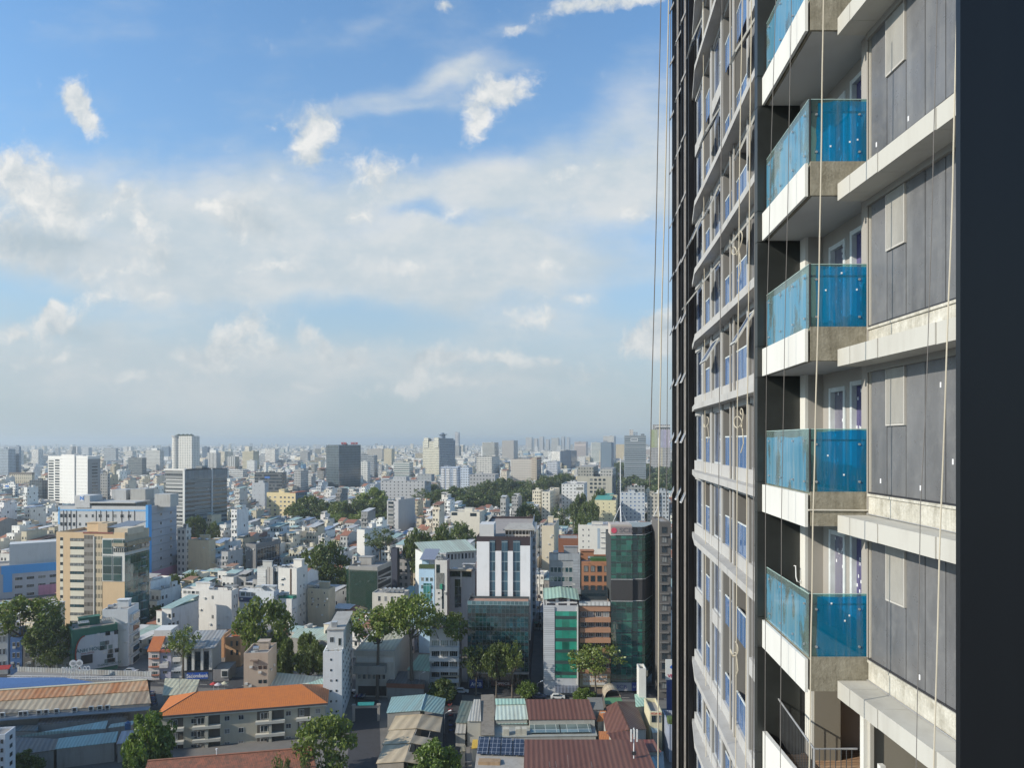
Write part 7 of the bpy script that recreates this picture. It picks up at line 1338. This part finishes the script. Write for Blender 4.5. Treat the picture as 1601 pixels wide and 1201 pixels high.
for lab, lst in seen.items():
    lst.sort(key=lambda q: q[1])
    for i, (o, px, Y) in enumerate(lst):
        l2 = lab
        if len(lst) == 2: l2 = lab.replace(', ', ', %s of two, ' % ('left' if i == 0 else 'right'), 1)
        if len(l2.split()) > 16: l2 = l2.replace(' storey house', ' storey').replace('flat roof', 'roof').replace(' of two', '')
        if len(l2.split()) > 16: l2 = l2.replace(' roof', '').replace('the ', '')
        tag(o, l2, 'house', 'townhouses packed between the office blocks')
tag(near.build('townhouse_quarter', HOUSE, attrs=True), 'close packed low townhouses filling the middle distance', 'houses', kind='stuff')
for i, (X, Y, h) in enumerate(mtr[:90]):
    px = CX + F * X / Y; hh = min(HR.uniform(9, 14), hmax(px, 8, Y, 14))
    if hh > 6: midtree('small green tree growing between the close packed townhouses', X, Y, hh, HR.uniform(3.2, 5.5), 'small trees between the townhouses', (LEAF, LEAFD)[i % 2], i)
# ------------------------------------------------ far city: blocks thinning into the haze
fb = MB()
def fblock(x, y, w, d, h, c, rc):
    fb.rc = rc + (1,); a = R(HR.choice((-14, -14, 8, -30))); c0, s0 = math.cos(a), math.sin(a); P = [(-w / 2, -d / 2), (w / 2, -d / 2), (w / 2, d / 2), (-w / 2, d / 2)]; P = [(x + p * c0 - q * s0, y + p * s0 + q * c0) for p, q in P]
    b0 = [(p, q, 0) for p, q in P]; t0 = [(p, q, h) for p, q in P]
    for i in range(4): fb.cc = c + (.75 if i % 2 == 0 else .4,); j = (i + 1) % 4; fb.face([b0[i], b0[j], t0[j], t0[i]])
    fb.cc = c + (0,); fb.face(t0)
for i in range(19000):
    Y = 1650 * (7.2 ** (HR.random() ** .9)); X = Y * HR.uniform(-.76, .27); px = CX + F * X / Y
    if inpark(px, Y): continue
    r_ = HR.random(); h = HR.uniform(6, 15) if r_ < .94 else HR.uniform(16, 28) if r_ < .988 else HR.uniform(32, 58); w = HR.uniform(9, 26) * (1 + Y / 9000); d = HR.uniform(10, 22)
    if r_ > .94: w, d = HR.uniform(16, 34), HR.uniform(14, 22)
    h = min(h, hmax(px, w, Y, h)) if Y < 2600 else h
    if h < 4: continue
    wc = HR.choices(WCOL, WGT)[0][0]; k = HR.uniform(.75, 1.1); fblock(X, Y, w, d, h, tuple(min(.8, v * k) for v in wc), HR.choices(RCOL, RWG)[0][0])
tag(fb.build('distant_city', FARM, attrs=True), 'countless distant city blocks fading toward the horizon', 'city', kind='stuff')
# scattered far trees as one canopy
tm = MB()
for i in range(900):
    Y = 900 * (6.0 ** HR.random()); X = Y * HR.uniform(-.76, .27); px = CX + F * X / Y
    if not free(X, Y, 5): continue
    h = min(HR.uniform(8, 15), hmax(px, 10, Y, 15))
    if h < 5: continue
    rad = HR.uniform(4, 11)
    for j in range(26):
        v = Vector((HR.gauss(0, 1), HR.gauss(0, 1), HR.gauss(0, 1))).normalized(); c = Vector((X, Y, h * .6)) + Vector((v.x * rad, v.y * rad, v.z * h * .38)) * HR.uniform(.5, 1); s = HR.uniform(1.2, 2.6); a = Vector((HR.gauss(0, 1), HR.gauss(0, 1), HR.gauss(0, 1))).normalized(); b_ = a.orthogonal().normalized(); c2 = a.cross(b_); tm.face([c + b_ * s, c + c2 * s, c - b_ * s, c - c2 * s])
tag(tm.build('distant_trees', LEAFG), 'scattered distant tree canopy between the far blocks', 'trees', kind='stuff')

# ================================================================== haze
hz = MB(); hz.box(-19000, 19000, -1500, 21500, -1.0, 135.0)
t = NT('haze_air'); pv = t.n('ShaderNodeVolumePrincipled'); t.set(pv, 'Color', (.84, .92, .955)); t.set(pv, 'Density', HAZE_DENSITY); t.set(pv, 'Anisotropy', .25); t.t.links.new(pv.outputs[0], t.out.inputs['Volume'])
o = tag(hz.build('haze', t.mat), 'pale humid air that fades the distant city', 'haze', kind='stuff'); bpy.context.view_layer.update()
scene.cycles.volume_bounces = 0; scene.cycles.max_bounces = 8; scene.cycles.transparent_max_bounces = 16
